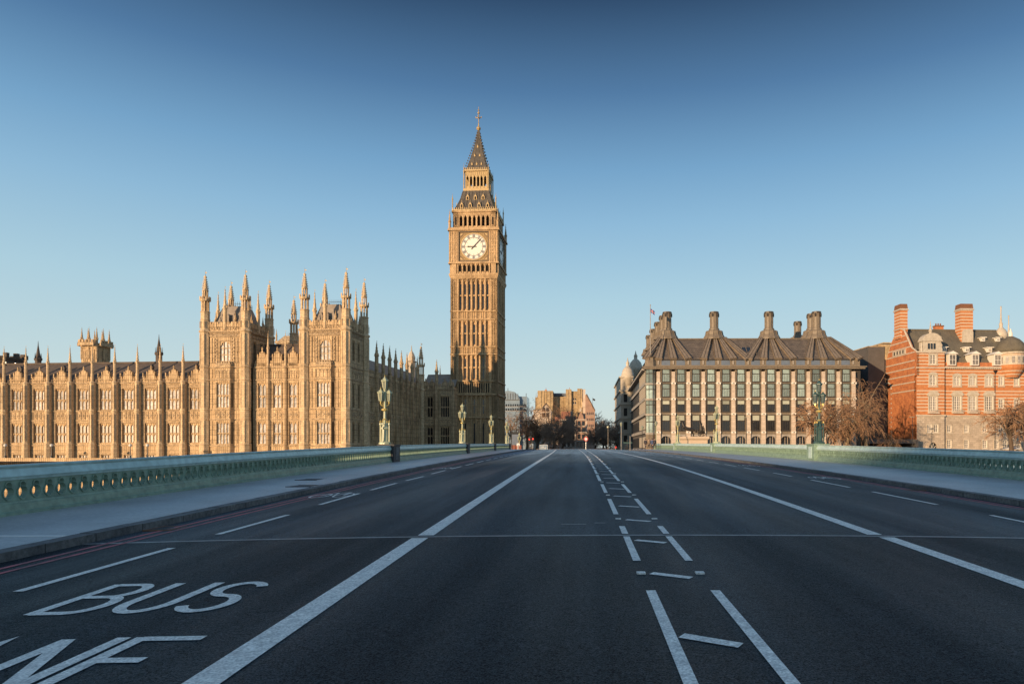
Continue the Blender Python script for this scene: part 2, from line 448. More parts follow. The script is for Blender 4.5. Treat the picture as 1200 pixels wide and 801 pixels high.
WCACHE = {}
def window(parent, F, x, z, w, h, kind, pane, frame_m="gothic_stone", y=.3, name="window"):
    """a window object: frame/mullion mesh with its pane as child. F = frame matrix"""
    key = (round(w, 2), round(h, 2), kind, pane, frame_m)
    if key not in WCACHE:
        f = MB()
        t = .13 if w > 1.2 else .09
        nl, tr, arch = kind
        hw = w / 2
        f.box(-hw, -hw + t, -.12, .12, 0, h); f.box(hw - t, hw, -.12, .12, 0, h)
        f.box(-hw, hw, -.13, .13, 0, t); f.box(-hw, hw, -.13, .13, h - t, h)
        lw = (w) / nl
        mt = .12 if w > 1.2 else .06
        for i in range(1, nl): f.box(-hw + lw * i - mt / 2, -hw + lw * i + mt / 2, -.10, .10, t, h - t)
        for k in range(tr):
            zz = h * (k + 1) / (tr + 1)
            f.box(-hw + t, hw - t, -.08, .08, zz - .06, zz + .06)
        if arch == 'lights':       # little pointed heads in each light, at head and under transom
            for i in range(nl):
                xa = -hw + lw * i; xb = xa + lw; xm = (xa + xb) / 2
                for zt in [h - t] + [h * (k + 1) / (tr + 1) - .05 for k in range(tr)]:
                    q = lw * .75
                    f.prism([(xa, zt), (xm, zt), (xa + .05, zt - q)], -.07, .07)
                    f.prism([(xm, zt), (xb, zt), (xb - .05, zt - q)], -.07, .07)
        if arch == 'pointed' or arch == 'round':
            n = 8; rr = hw - .01
            rise = hw * (1.25 if arch == 'pointed' else 1.0)
            for sgn in (-1, 1):
                for i in range(n):
                    u0 = i / n; u1 = (i + 1) / n
                    if arch == 'round':
                        g = lambda u: math.sqrt(max(0, 1 - u * u))
                    else:
                        g = lambda u: math.cos(u * PI / 2) ** .75
                    p = [(sgn * rr * u0, h - rise + rise * g(u0)), (sgn * rr * u1, h - rise + rise * g(u1)), (sgn * rr * u1, h), (sgn * rr * u0, h)]
                    f.prism(p, -.14, .1)
        p = MB(); p.quad((-hw, .06, 0), (hw, .06, 0), (hw, .06, h), (-hw, .06, h))
        WCACHE[key] = (f.mesh(name + "_frame", frame_m), p.mesh("pane", pane))
    fm, pm = WCACHE[key]
    loc = F @ Vector((x, y, z))
    o = obj(name, fm, parent, loc, F.to_euler().z)
    obj("pane", pm, o)
    return o

# ------------------------------------------------------------------ bridge alignment
def prof(Y):
    f = lambda y: .02818 * y - .000517 * y * y / 2 + 1e-6 * y ** 3
    if Y <= 98: return f(Y)
    d = (f(98) - f(97)); z = f(98) + d * (Y - 98) - .00008 * (Y - 98) ** 2
    return max(z, -1.0)
def cx(Y): return 1.5835 - .000161 * Y * Y if Y < 100 else 1.5835 - 1.61 - .0322 * (Y - 100) * max(0, 1 - (Y - 100) / 120)
CAM = .00159
KL, KR, WL, WR = -9.53, 8.95, -12.98, 13.75
def rz_(Y, x): return prof(Y) - CAM * min(abs(x), 9.5) ** 2
PAVL = -CAM * KL ** 2 + .13
PAVR = -CAM * KR ** 2 + .13
YS = [-16 + 2 * i for i in range(0, 74)]        # to Y = 130
def sheet(name, m, x0, x1, ys, zf, nx=1, parent=None):
    b = MB(); P = []; n = nx + 1
    for Y in ys:
        for i in range(n):
            x = x0 + (x1 - x0) * i / nx
            P.append((cx(Y) + x, Y, zf(Y, x)))
    b.add(P, [(j * n + i, j * n + i + 1, (j + 1) * n + i + 1, (j + 1) * n + i) for j in range(len(ys) - 1) for i in range(nx)])
    return b.build(name, m, parent, smooth=True)

# ------------------------------------------------------------------ ground, river, road
b = MB()
for (x0, x1, y0, y1) in [(-4000, 4000, 128, 6000), (-4000, 4000, -4000, -80)]:
    b.quad((x0, y0, -1.02), (x1, y0, -1.02), (x1, y1, -1.02), (x0, y1, -1.02))
struct(b.build("ground", "ground_stone"))
b = MB(); b.quad((-3000, -95, -7), (3000, -95, -7), (3000, 140, -7), (-3000, 140, -7))
struct(b.build("river", "water"))
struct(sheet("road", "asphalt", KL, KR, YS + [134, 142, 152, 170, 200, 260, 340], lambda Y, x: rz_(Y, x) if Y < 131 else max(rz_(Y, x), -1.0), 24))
for nm, x0, x1, dz in (("pavement", WL, KL - .28, PAVL), ("pavement", KR + .28, WR, PAVR)):
    struct(sheet(nm, "pavement_slab", x0, x1, YS, lambda Y, x, dz=dz: prof(Y) + dz, 2))
def kerb(x, sgn, dz):
    b = MB(); Y = -15.0
    while Y < 129:
        L = 1.15 + random.uniform(-.2, .25); Y2 = Y + L - .022
        a = x; c = x + sgn * .28; lo, hi = min(a, c), max(a, c); j = random.uniform(-.010, .006)
        P = []
        for yy in (Y, Y2):
            for xx, zz in ((lo, -.3), (hi, -.3), (hi, dz + .002 + j), (lo, dz + .002 + j)):
                P.append((cx(yy) + xx, yy, prof(yy) + zz))
        # bevel on road side
        b.add(P, [(0, 1, 2, 3), (7, 6, 5, 4), (0, 4, 5, 1), (1, 5, 6, 2), (2, 6, 7, 3), (3, 7, 4, 0)])
        Y += L
    return struct(b.build("kerb", "kerb_stone"))
kerb(KL, -1, PAVL); kerb(KR, 1, PAVR)
# bridge deck under everything
b = MB()
n = len(YS)
P = []
for Y in YS:
    P += [(cx(Y) + WL - .4, Y, prof(Y) - .32), (cx(Y) + WR + .4, Y, prof(Y) - .32), (cx(Y) + WR + .4, Y, prof(Y) - 1.6), (cx(Y) + WL - .4, Y, prof(Y) - 1.6)]
b.add(P, [(4 * j + i, 4 * j + (i + 1) % 4, 4 * j + 4 + (i + 1) % 4, 4 * j + 4 + i) for j in range(n - 1) for i in range(4)])
for Y in (13.4, 43, 73, 101):
    b.box(cx(Y) + WL - 1.5, cx(Y) + WR + 1.5, Y - 1.5, Y + 1.5, -9, prof(Y) - 1.5)
struct(b.build("bridge_deck", "green_iron"))

def ribbon(b, pts, wd, closed=False, up=.006):
    """flat painted stroke on the road; pts are (offset from centre, Y)"""
    n = len(pts); L = []
    for i in range(n):
        p = Vector(pts[i]); q0 = Vector(pts[max(i - 1, 0)]); q1 = Vector(pts[min(i + 1, n - 1)])
        d0 = (p - q0); d1 = (q1 - p)
        if d0.length < 1e-6: d0 = d1
        if d1.length < 1e-6: d1 = d0
        n0 = Vector((-d0.y, d0.x)).normalized(); n1 = Vector((-d1.y, d1.x)).normalized()
        m = (n0 + n1); m.normalize()
        k = 1 / max(.5, m.dot(n1))
        for s in (-1, 1):
            q = p + m * (wd / 2 * k * s)
            L.append((cx(q.y) + q.x, q.y, rz_(q.y, q.x) + up))
    b.add(L, [(2 * i, 2 * i + 2, 2 * i + 3, 2 * i + 1) for i in range(n - 1)])
def line(b, x0, y0, x1, y1, wd, up=.006):
    n = max(1, int(abs(y1 - y0) / 1.0)) + 1
    ribbon(b, [(x0 + (x1 - x0) * i / n, y0 + (y1 - y0) * i / n) for i in range(n + 1)], wd, up=up)
def marking(name, b, m="road_paint"): return struct(b.build(name, m))
b = MB(); line(b, -4.13, -10, -4.13, 10.75, .26); marking("lane_line", b)
b = MB(); line(b, -4.10, 11.02, -4.08, 60, .26); line(b, -4.08, 60, -4.08, 120, .22); marking("lane_line", b)
b = MB(); line(b, 3.22, -10, 3.22, 10.75, .24); marking("lane_line", b)
b = MB(); line(b, 3.15, 11.02, 3.45, 60, .24); line(b, 3.45, 60, 3.5, 120, .22); marking("lane_line", b)
def dl(y): return .45 * (y / 90) ** 2
def dr_(y): return .75 * (y / 90) ** 2
def cline(b, x, y0, y1, f):
    n = max(1, int(y1 - y0)) + 1
    ribbon(b, [(x + f(y0 + (y1 - y0) * i / n), y0 + (y1 - y0) * i / n) for i in range(n + 1)], .1)
b = MB()
for k in range(-2, 5):
    y0 = 3.9 + 4.93 * k if k < 1 else 8.72 + 4.93 * (k - 1)
    y1 = y0 + 3.2
    for x in (-.87 - .01 * max(k, 0), -.20 - .015 * max(k, 0)):
        if y0 < 10.9 < y1: line(b, x, y0, x, 10.75, .1); line(b, x, 11.02, x, y1, .1)
        else: line(b, x, y0, x, y1, .1)
y = 23.3
while y < 116:
    L = 3.6 if y < 40 else 8
    cline(b, -.94, y, y + L, dl); cline(b, -.31, y, y + L, dr_)
    y += L + .7
marking("centre_dashes", b)
b = MB(); y = 3.0
while y < 80:
    t = random.uniform(-.02, .02)
    ribbon(b, [(-.76 + t + dl(y), y + .12), (-.34 + t + dr_(y), y - .14)], .13, up=.006); y += 2.42
marking("centre_cross_bars", b)
b = MB()
for k in range(0, 12):
    y = 3.0 + 4.95 * k
    for x in (-.90, -.215):
        yy = y; x = x + (dl(y) + dr_(y)) / 2
        P = [(cx(yy) + x - .05, yy - .05), (cx(yy) + x + .05, yy - .05), (cx(yy) + x + .05, yy + .06), (cx(yy) + x - .05, yy + .06)]
        z = rz_(yy, x)
        b.add([(p[0], p[1], z) for p in P] + [(p[0] * 1, p[1], z + .018) for p in P], [(4, 5, 6, 7), (0, 1, 5, 4), (1, 2, 6, 5), (2, 3, 7, 6), (3, 0, 4, 7)])
marking("road_studs", b)
b = MB()
for y0, y1, x0, x1 in [(7.45, 10.22, -7.74, -7.72), (11.59, 14.33, -7.76, -7.74), (16.4, 19.5, -7.86, -7.92), (20.7, 23.65, -7.94, -7.96), (25, 27.6, -7.96, -7.9), (29.5, 32.6, -7.98, -7.98), (2.5, 5.6, -7.7, -7.7)] + [(34.2 + 4.5 * k, 37.2 + 4.5 * k, -7.98, -7.98) for k in range(16)]:
    line(b, x0, y0, x1, y1, .12)
marking("bus_lane_dashes", b)
b = MB()
for y0, y1 in [(10.9, 14.1), (16.2, 19.8), (21.4, 25), (27.2, 29.8)] + [(32 + 4.6 * k, 35 + 4.6 * k) for k in range(14)]:
    line(b, 6.86, y0, 6.88, y1, .11)
marking("cycle_lane_dashes", b)
b = MB()
line(b, -9.13, -12, -9.13, 60, .09); line(b, -8.86, -12, -8.86, 60, .09)
line(b, 8.4, -12, 8.4, 60, .09); line(b, 8.65, -12, 8.65, 60, .09)
marking("double_red_lines", b, "red_paint")
b = MB()
ribbon(b, [(KL + .02 + (KR - KL - .04) * i / 24, 10.885) for i in range(25)], .10, up=.004)
struct(b.build("expansion_joint", "joint_strip"))
b = MB()
for x0, x1, dz in ((WL, KL - .3, PAVL), (KR + .3, WR, PAVR)):
    Y = 10.885
    b.box(cx(Y) + x0, cx(Y) + x1, Y - .06, Y + .06, prof(Y) + dz - .05, prof(Y) + dz + .006)
struct(b.build("pavement_joint", "sign_white"))
b = MB(); ribbon(b, [(-1.95, 12.2), (-1.5, 12.2)], .06); ribbon(b, [(-1.35, 12.35), (-1.15, 12.35)], .05); marking("faded_marks", b, "joint_strip")
b = MB()     # small painted bicycle symbols near the kerb, far ahead
for (x0, y0) in ((-8.5, 19.0), (-8.5, 35.0), (7.9, 26.5), (7.9, 38)):
    for dx in (-.32, .32):
        ribbon(b, [(x0 + dx + .24 * math.cos(a * PI / 6), y0 + .55 * math.sin(a * PI / 6)) for a in range(13)], .06)
    ribbon(b, [(x0 - .32, y0), (x0 - .12, y0 + .9), (x0 + .24, y0 + .9), (x0 + .32, y0)], .06); ribbon(b, [(x0 - .12, y0 + .9), (x0 + .05, y0), (x0 + .24, y0 + .9)], .06)
marking("bicycle_symbols", b)
for i, (xo, Y, lab) in enumerate(((-11.2, 24.4, "dark oval inspection cover in the left pavement, nearer the parapet"), (-10.2, 21.3, "dark inspection cover in the left pavement, nearer the kerb"))):
    t = thing("inspection_cover", lab, "cover", (cx(Y) + xo, Y, prof(Y) + PAVL))
    b = MB(); b.box(-.33, .33, -.45, .45, -.02, .008); b.build("plate", "pier_stone", t)
    b = MB(); b.box(-.38, .38, -.5, -.45, -.02, .012); b.box(-.38, .38, .45, .5, -.02, .012); b.build("frame", "black_iron", t)
for i, (xo, Y, lab) in enumerate(((KL + .3, 12.6, "rusty iron gully grate by the left kerb, just beyond the road joint"), (KR - .3, 21.0, "iron gully grate by the right kerb"))):
    t = thing("gully_grate", lab, "drain", (cx(Y) + xo, Y, rz_(Y, xo) + .004))
    b = MB(); b.box(-.24, -.20, -.3, .3, -.02, .008); b.box(.20, .24, -.3, .3, -.02, .008); b.box(-.24, .24, -.34, -.3, -.02, .008); b.box(-.24, .24, .3, .34, -.02, .008); b.build("frame", "brick_brown", t)
    b = MB()
    for k in range(6): b.box(-.2, .2, -.27 + k * .1, -.22 + k * .1, -.02, .006)
    b.build("grate", "pier_stone", t)
# lettering (worn thermoplastic)
def glyph(b, strokes, x, y, wd, ht, t):
    for st in strokes:
        ribbon(b, [(x + px * wd, y + py * ht) for px, py in st], t)
def arc(cxx, cyy, rx, ry, a0, a1, n=10): return [(cxx + rx * math.cos(R(a0 + (a1 - a0) * i / n)), cyy + ry * math.sin(R(a0 + (a1 - a0) * i / n))) for i in range(n + 1)]
GB = [[(0, 0), (0, 1)], [(0, .97), (.5, .97)] + arc(.55, .75, .35, .22, 90, -90) + [(0, .53)], [(0.0, .53), (.6, .53)] + arc(.6, .28, .40, .25, 90, -90) + [(0, .03)]]
GU = [[(0, 1), (0, .32)] + arc(.5, .32, .5, .29, 180, 360, 14) + [(1, 1)]]
GS = [arc(.52, .74, .46, .23, 20, 180, 10) + arc(.52, .74, .46, .23, 185, 262, 6)[1:] + arc(.5, .27, .48, .24, 82, 0, 7)[0:] + arc(.5, .27, .48, .24, -5, -160, 10)]
b = MB()
glyph(b, GB, -6.79, 6.42, .50, 1.27, .115); glyph(b, GU, -6.10, 6.42, .44, 1.27, .115); glyph(b, GS, -5.50, 6.42, .44, 1.27, .115)
struct(b.build("bus_lettering", "road_paint"))
b = MB()
GL = [[(0, 1), (0, .03), (1, .03)]]; GA = [[(0, 0), (.5, .98), (1, 0)], [(.22, .36), (.78, .36)]]
GN = [[(0, 0), (0, .98)], [(0, .97), (1, .03)], [(1, .02), (1, 1)]]; GE = [[(0, 0), (0, 1)], [(0, .965), (1, .965)], [(0, .55), (.7, .55)], [(0, .035), (1, .035)]]
glyph(b, GL, -7.20, 4.36, .40, 1.27, .115); glyph(b, GA, -6.55, 4.36, .50, 1.27, .115); glyph(b, GN, -5.80, 4.36, .44, 1.27, .115); glyph(b, GE, -5.20, 4.36, .52, 1.27, .115)
struct(b.build("lane_lettering", "road_paint"))

# ------------------------------------------------------------------ parapets
HOLE = [(0, .655), (.038, .648), (.064, .622), (.072, .585), (.060, .548), (.088, .528), (.112, .490), (.118, .445), (.108, .398), (.082, .362), (.058, .352), (.045, .33), (.022, .315), (0, .312)]
HOLE = HOLE + [(-x, z) for x, z in HOLE[-2:0:-1]]
def panel(side, y0, y1):
    """pierced cast-iron trefoil panel of many cells between two piers"""
    b = MB(); off = WL if side < 0 else WR; dz = PAVL if side < 0 else PAVR
    s = -side     # towards the road
    n = max(1, round((y1 - y0) / .345)); cw = (y1 - y0) / n
    T = .11; zt, zb = .70, .27; zc = .47
    def W_(x, y, z): return (cx(y) + off + s * x, y, prof(y) + dz + z)
    k = len(HOLE)
    rect = []
    for px, pz in HOLE:
        dx, dzz = px, pz - zc
        t = min((cw / 2) / abs(dx) if abs(dx) > 1e-6 else 1e9, ((zt - zc) if dzz > 0 else (zc - zb)) / abs(dzz) if abs(dzz) > 1e-6 else 1e9)
        rect.append((dx * t, zc + dzz * t))
    near_end = y0 < 60
    for c in range(n):
        yc = y0 + (c + .5) * cw
        rim = [(px * 1.22, zc + (pz - zc) * 1.13) for px, pz in HOLE]
        rim = [(max(-cw / 2 + .004, min(cw / 2 - .004, a)), z) for a, z in rim]
        P = [W_(0, yc + a, z) for a, z in rect] + [W_(0, yc + a, z) for a, z in rim] + [W_(.022, yc + a, z) for a, z in rim] + [W_(.022, yc + a, z) for a, z in HOLE] + [W_(-T, yc + a, z) for a, z in HOLE] + [W_(-T, yc + a, z) for a, z in rect]
        F_ = []
        for L in range(5):
            for i in range(k):
                j = (i + 1) % k
                F_.append((L * k + i, L * k + j, (L + 1) * k + j, (L + 1) * k + i))
        # corners of the rectangle (front)
        o = len(P)
        P += [W_(0, yc + sx * cw / 2, z) for sx in (1, -1) for z in (zt, zb)]
        def nearest(sx, top):
            idx = [i for i in range(k)]
            for i in idx:
                j = (i + 1) % k
                a, z = rect[i]; a2, z2 = rect[j]
                e1 = abs(abs(a) - cw / 2) < 1e-5; e2 = abs(abs(a2) - cw / 2) < 1e-5
                if e1 != e2 and ((a + a2) > 0) == (sx > 0) and ((z + z2) / 2 > zc) == top: return i, j
        for q, (sx, top) in enumerate(((1, True), (1, False), (-1, True), (-1, False))):
            r = nearest(sx, top)
            if r: F_.append((r[0], r[1], o + q))
        b.add(P, F_)
    return b
def sweep(b, side, poly, y0, y1, step=1.0):
    off = WL if side < 0 else WR; dz = PAVL if side < 0 else PAVR; s = -side
    n = max(1, int((y1 - y0) / step)); k = len(poly); P = []
    for j in range(n + 1):
        y = y0 + (y1 - y0) * j / n
        P += [(cx(y) + off + s * px, y, prof(y) + dz + pz) for px, pz in poly]
    F_ = [(j * k + i, j * k + (i + 1) % k, (j + 1) * k + (i + 1) % k, (j + 1) * k + i) for j in range(n) for i in range(k)]
    F_ += [tuple(range(k)), tuple(reversed(range(n * k, n * k + k)))]
    b.add(P, F_)
COPING = [(-.16, 1.0), (.02, 1.007), (.04, .985), (.03, .955), (-.005, .945), (-.005, .925), (.03, .92), (.085, .775), (.08, .76), (.035, .755), (.03, .70), (-.22, .70), (-.26, .80)]
PLINTH = [(.0, .27), (.03, .265), (.04, .225), (.06, .215), (.075, .08), (.11, .06), (.11, -.05), (-.28, -.05), (-.26, .27)]
PIER_Y = {-1: [-16.0, 42.1, 72.0, 100.4, 127.0], 1: [-16.0, 44.4, 75.4, 101.0, 124.0]}
for side in (-1, 1):
    t = thing("bridge_parapet", "green iron bridge parapet with pierced trefoils, along the %s" % ("left pavement beside the bus lane" if side < 0 else "right pavement, opposite the bus lane"), "parapet", (0, 0, 0), 0)
    PIERS = PIER_Y[side]; off = WL if side < 0 else WR; dz = PAVL if side < 0 else PAVR
    for i in range(len(PIERS) - 1):
        y0 = PIERS[i] + .7; y1 = PIERS[i + 1] - .7
        b = MB(); sweep(b, side, COPING, y0, y1); b.build("coping", "green_iron_pale", t)
        b = MB(); sweep(b, side, PLINTH, y0, y1); b.build("plinth", "green_iron", t)
        panel(side, y0, y1).build("trefoil_panel", "green_iron", t)
    for Y in PIERS[1:]:
        b = MB(); x = cx(Y) + off; z = prof(Y) + dz; s = -side
        xa, xb = sorted((x - s * .75, x + s * .22))
        b.box(xa, xb, Y - .7, Y + .7, z - .1, z + 1.0)
        b.frus((xa - .04, xb + .04, Y - .75, Y + .75), (xa - .04, xb + .04, Y - .75, Y + .75), z + 1.0, z + 1.08)
        p = b.build("pier", "pier_stone" if side < 0 else "green_iron", t)
        q = MB(); q.box(x + s * .225, x + s * .25, Y - .3, Y + .3, z + .15, z + .9)
        q.build("shield_panel", "kerb_stone" if side < 0 else "green_iron_pale", p)

# ------------------------------------------------------------------ bridge lamps
def lantern(parent, x, z, s, mg, mf, nm="lantern"):
    f = MB()
    f.lathe([(.10 * s, z), (.13 * s, z + .03 * s), (.14 * s, z + .06 * s)], 6, x)
    for k in range(6):
        a = PI / 6 + k * PI / 3
        f.tube([(x + .135 * s * math.cos(a), .135 * s * math.sin(a), z + .05 * s), (x + .22 * s * math.cos(a), .22 * s * math.sin(a), z + .62 * s)], .015 * s, 4)
    f.lathe([(.235 * s, z + .60 * s), (.27 * s, z + .64 * s), (.27 * s, z + .68 * s), (.20 * s, z + .74 * s), (.17 * s, z + .80 * s), (.07 * s, z + .90 * s), (.03 * s, z + .98 * s)], 6, x)
    for k in range(6):
        a = PI / 6 + k * PI / 3
        f.lathe([(.025 * s, z + .66 * s), (.03 * s, z + .72 * s), (.005, z + .78 * s)], 4, x + .25 * s * math.cos(a), .25 * s * math.sin(a))
    o = f.build(nm, mf, parent)
    g = MB(); g.lathe([(.125 * s, z + .06 * s), (.205 * s, z + .61 * s)], 6, x); g.build("glass", mg, o)
    c = MB(); c.ball((x, 0, z + 1.02 * s), .045 * s); c.tube([(x, 0, z + .95 * s), (x, 0, z + 1.16 * s)], [.02 * s, .006], 5); c.build("finial", "lamp_gold", o)
def bridge_lamp(loc, label, dark=False):
    mf = "lamp_green_dark" if dark else "lamp_green"; mg = "lamp_glass_shaded" if dark else "lamp_glass"  # dark: shade on the near right lamp put into its paint and glass
    t = thing("bridge_lamp", label, "street lamp", loc, 0 if dark else .6, "triple lanterns on the bridge piers")
    b = MB()
    b.lathe([(.36, 0), (.36, .10), (.28, .14), (.20, .2), (.18, .9), (.24, .95), (.24, 1.0), (.15, 1.1), (.12, 1.3)], 8)
    b.build("pedestal", mf, t)
    for k in range(4):
        a = PI / 4 + k * PI / 2; x, y = .29 * math.cos(a), .29 * math.sin(a)
        c = MB(); c.lathe([(.065, .0), (.065, .12), (.04, .16), (.035, 1.15), (.065, 1.2), (.065, 1.27), (.04, 1.32)], 8, x, y); o = c.build("colonnette", mf, t)
        c = MB(); c.ball((x, y, 1.38), .055); c.tube([(x, y, 1.38), (x, y, 1.52)], [.03, .004], 5); c.build("finial", "lamp_gold", o)
    b = MB(); b.lathe([(.10, 1.2), (.085, 1.5), (.075, 2.0), (.065, 2.3), (.06, 2.75)], 10); b.build("pole", mf, t, True)
    b = MB(); b.lathe([(.10, 2.02), (.20, 2.08), (.21, 2.14), (.12, 2.2)], 10); b.lathe([(.09, 1.48), (.15, 1.52), (.09, 1.58)], 10); b.build("collar", "lamp_gold", t)
    b = MB()
    for s in (-1, 1):
        b.tube([(0, 0, 2.25), (s * .10, 0, 2.35), (s * .21, 0, 2.38), (s * .26, 0, 2.48), (s * .25, 0, 2.64)], [.05, .045, .04, .04, .05], 6)
        b.tube([(s * .06, 0, 2.62), (s * .13, 0, 2.52), (s * .08, 0, 2.42)], .02, 5)
    b.build("bracket", "lamp_gold", t)
    b = MB(); b.lathe([(.07, 2.75), (.06, 3.0), (.08, 3.28), (.12, 3.34)], 8); b.build("stem", mf, t)
    lantern(t, -.25, 2.62, .78, mg, mf); lantern(t, .25, 2.62, .78, mg, mf); lantern(t, 0, 3.34, .80, mg, mf)
    return t
LL = ["large pale green and gold triple lantern nearest on the left parapet", "green and gold triple lantern second along the left parapet, before the clock tower", "third green and gold triple lantern along the left parapet, before the clock tower's foot", "small triple lantern at the far left parapet end, left of the blue grey screen"]
for i, Y in enumerate((41.7, 71.6, 100.2, 126.8)):
    bridge_lamp((cx(Y) + WL - .42, Y, prof(Y) + PAVL + 1.08), LL[i])
LR = ["dark green triple lantern in the shade on the right parapet, before the bare trees", "pale green triple lantern on the sunlit right parapet, before the arches of the columned building", "pale green triple lantern beside the bronze statue on the right parapet"]
for i, (Y, X) in enumerate(((44.4, 0), (75.4, 0), (101, 0))):
    bridge_lamp((cx(Y) + WR + .35, Y, prof(Y) + PAVR + 1.08), LR[i], dark=(i == 0))
Y = 141.0
bridge_lamp((-13.1, 141, .55), "small green and gold triple lantern beyond the bridge end, right of the blue grey screen")

# ------------------------------------------------------------------ palace
def pinnacle_mesh(name, m, r, h0, h1, n=8, crock=True):
    """octagonal shaft, collar, crocketed spirelet, finial with vane; total height h0+h1"""
    b = MB()
    b.lathe([(r, 0), (r, h0 * .92), (r * 1.35, h0 * .96), (r * 1.35, h0), (r * .95, h0 * 1.01), (r * .16, h0 + h1 * .78)], n)
    if crock:
        k = 4
        for i in range(k):
            t = (i + .5) / k; rr = r * (.95 - .79 * t) ; z = h0 + h1 * .78 * t
            for a in range(4):
                A = a * PI / 2 + PI / 4
                b.box(rr * math.cos(A) - r * .16, rr * math.cos(A) + r * .16, rr * math.sin(A) - r * .16, rr * math.sin(A) + r * .16, z, z + r * .3)
    for a in range(4):       # little gablets round the foot of the spirelet
        A = a * PI / 2
        b.box(r * .9 * math.cos(A) - r * .25, r * .9 * math.cos(A) + r * .25, r * .9 * math.sin(A) - r * .25, r * .9 * math.sin(A) + r * .25, h0, h0 + r * .8)
    b.lathe([(r * .16, h0 + h1 * .76), (r * .42, h0 + h1 * .80), (r * .16, h0 + h1 * .84)], 6)
    b.tube([(0, 0, h0 + h1 * .82), (0, 0, h0 + h1)], [r * .10, r * .05], 4)
    b.box(-r * .05, r * .35, -.01, .01, h0 + h1 * .92, h0 + h1 * .97)
    return b.mesh(name, m)
def battlement(mb, x0, x1, z, h, y=0, pitch=.7, thick=.35):
    mb.box(x0, x1, y, y + thick, z, z + h * .55)
    n = max(1, round((x1 - x0) / pitch)); p = (x1 - x0) / n
    for i in range(n):
        mb.box(x0 + p * (i + .22), x0 + p * (i + .78), y + .01, y + thick - .01, z + h * .55, z + h)
def string(mb, x0, x1, z, d=.14, h=.22, y=0):
    mb.box(x0, x1, y - d, y + .12, z, z + h * .5); mb.box(x0, x1, y - d * .55, y + .12, z - h * .5, z)
def panels(mb, x0, x1, z0, z1, y=0, n=None, kind='quatrefoil'):
    """relief: rails plus square panels holding a carved boss"""
    h = z1 - z0; n = n or max(1, round((x1 - x0) / (h * .9))); p = (x1 - x0) / n
    for i in range(n + 1):
        xx = x0 + p * i; mb.box(xx - .05, xx + .05, y - .08, y + .05, z0, z1)
    for i in range(n):
        c = x0 + p * (i + .5); zc = (z0 + z1) / 2; q = min(p, h) * .3
        if kind == 'quatrefoil':
            mb.prism([(c - q, zc), (c, zc - q), (c + q, zc), (c, zc + q)], y - .09, y + .05)
            for sx in (-1, 1):
                for sz in (-1, 1):
                    mb.box(c + sx * p * .3 - .06, c + sx * p * .3 + .06, y - .07, y + .05, zc + sz * h * .3 - .07, zc + sz * h * .3 + .07)
        else:
            mb.prism([(c - p * .42, z1), (c, z1), (c - p * .34, z1 - p * .5)], y - .07, y + .05)
            mb.prism([(c, z1), (c + p * .42, z1), (c + p * .34, z1 - p * .5)], y - .07, y + .05)
def ribs(mb, x0, x1, z0, z1, n, y=0, d=.09, wd=.09):
    for i in range(n + 1):
        xx = x0 + (x1 - x0) * i / n
        mb.box(xx - wd / 2, xx + wd / 2, y - d, y + .05, z0, z1)
def gablet(mb, x, z, wd, h, y=0):
    mb.box(x - wd / 2, x + wd / 2, y, y + .4, z, z + h * .35)
    mb.prism([(x - wd * .5, z + h * .35), (x + wd * .5, z + h * .35), (x + wd * .12, z + h * .78), (x - wd * .12, z + h * .78)], y + .02, y + .38)
    mb.box(x - .09, x + .09, y + .05, y + .3, z + h * .75, z + h); mb.box(x - .18, x + .18, y + .05, y + .3, z + h * .86, z + h * .91)
    for s in (-1, 1):
        mb.box(x + s * wd * .5 - .1, x + s * wd * .5 + .1, y - .06, y + .45, z, z + h * .62)
        mb.box(x + s * wd * .28 - .07, x + s * wd * .28 + .07, y, y + .4, z + h * .5, z + h * .72)

PAL = thing("gothic_palace", "long golden gothic palace with two pinnacled square towers, left of the clock tower", "palace", (-47.5, 137, 0), R(-5.5))
GZ = -1.4
STEEP = {}
P_BAY = pinnacle_mesh("pinnacle", "buttress_stone", .28, 4.1, 3.7)
P_SMALL = pinnacle_mesh("pinnacle", "gothic_stone", .2, 1.6, 2.0)
P_NORTH = pinnacle_mesh("pinnacle", "gothic_stone", .40, 3.6, 3.2)
T_ = PAL
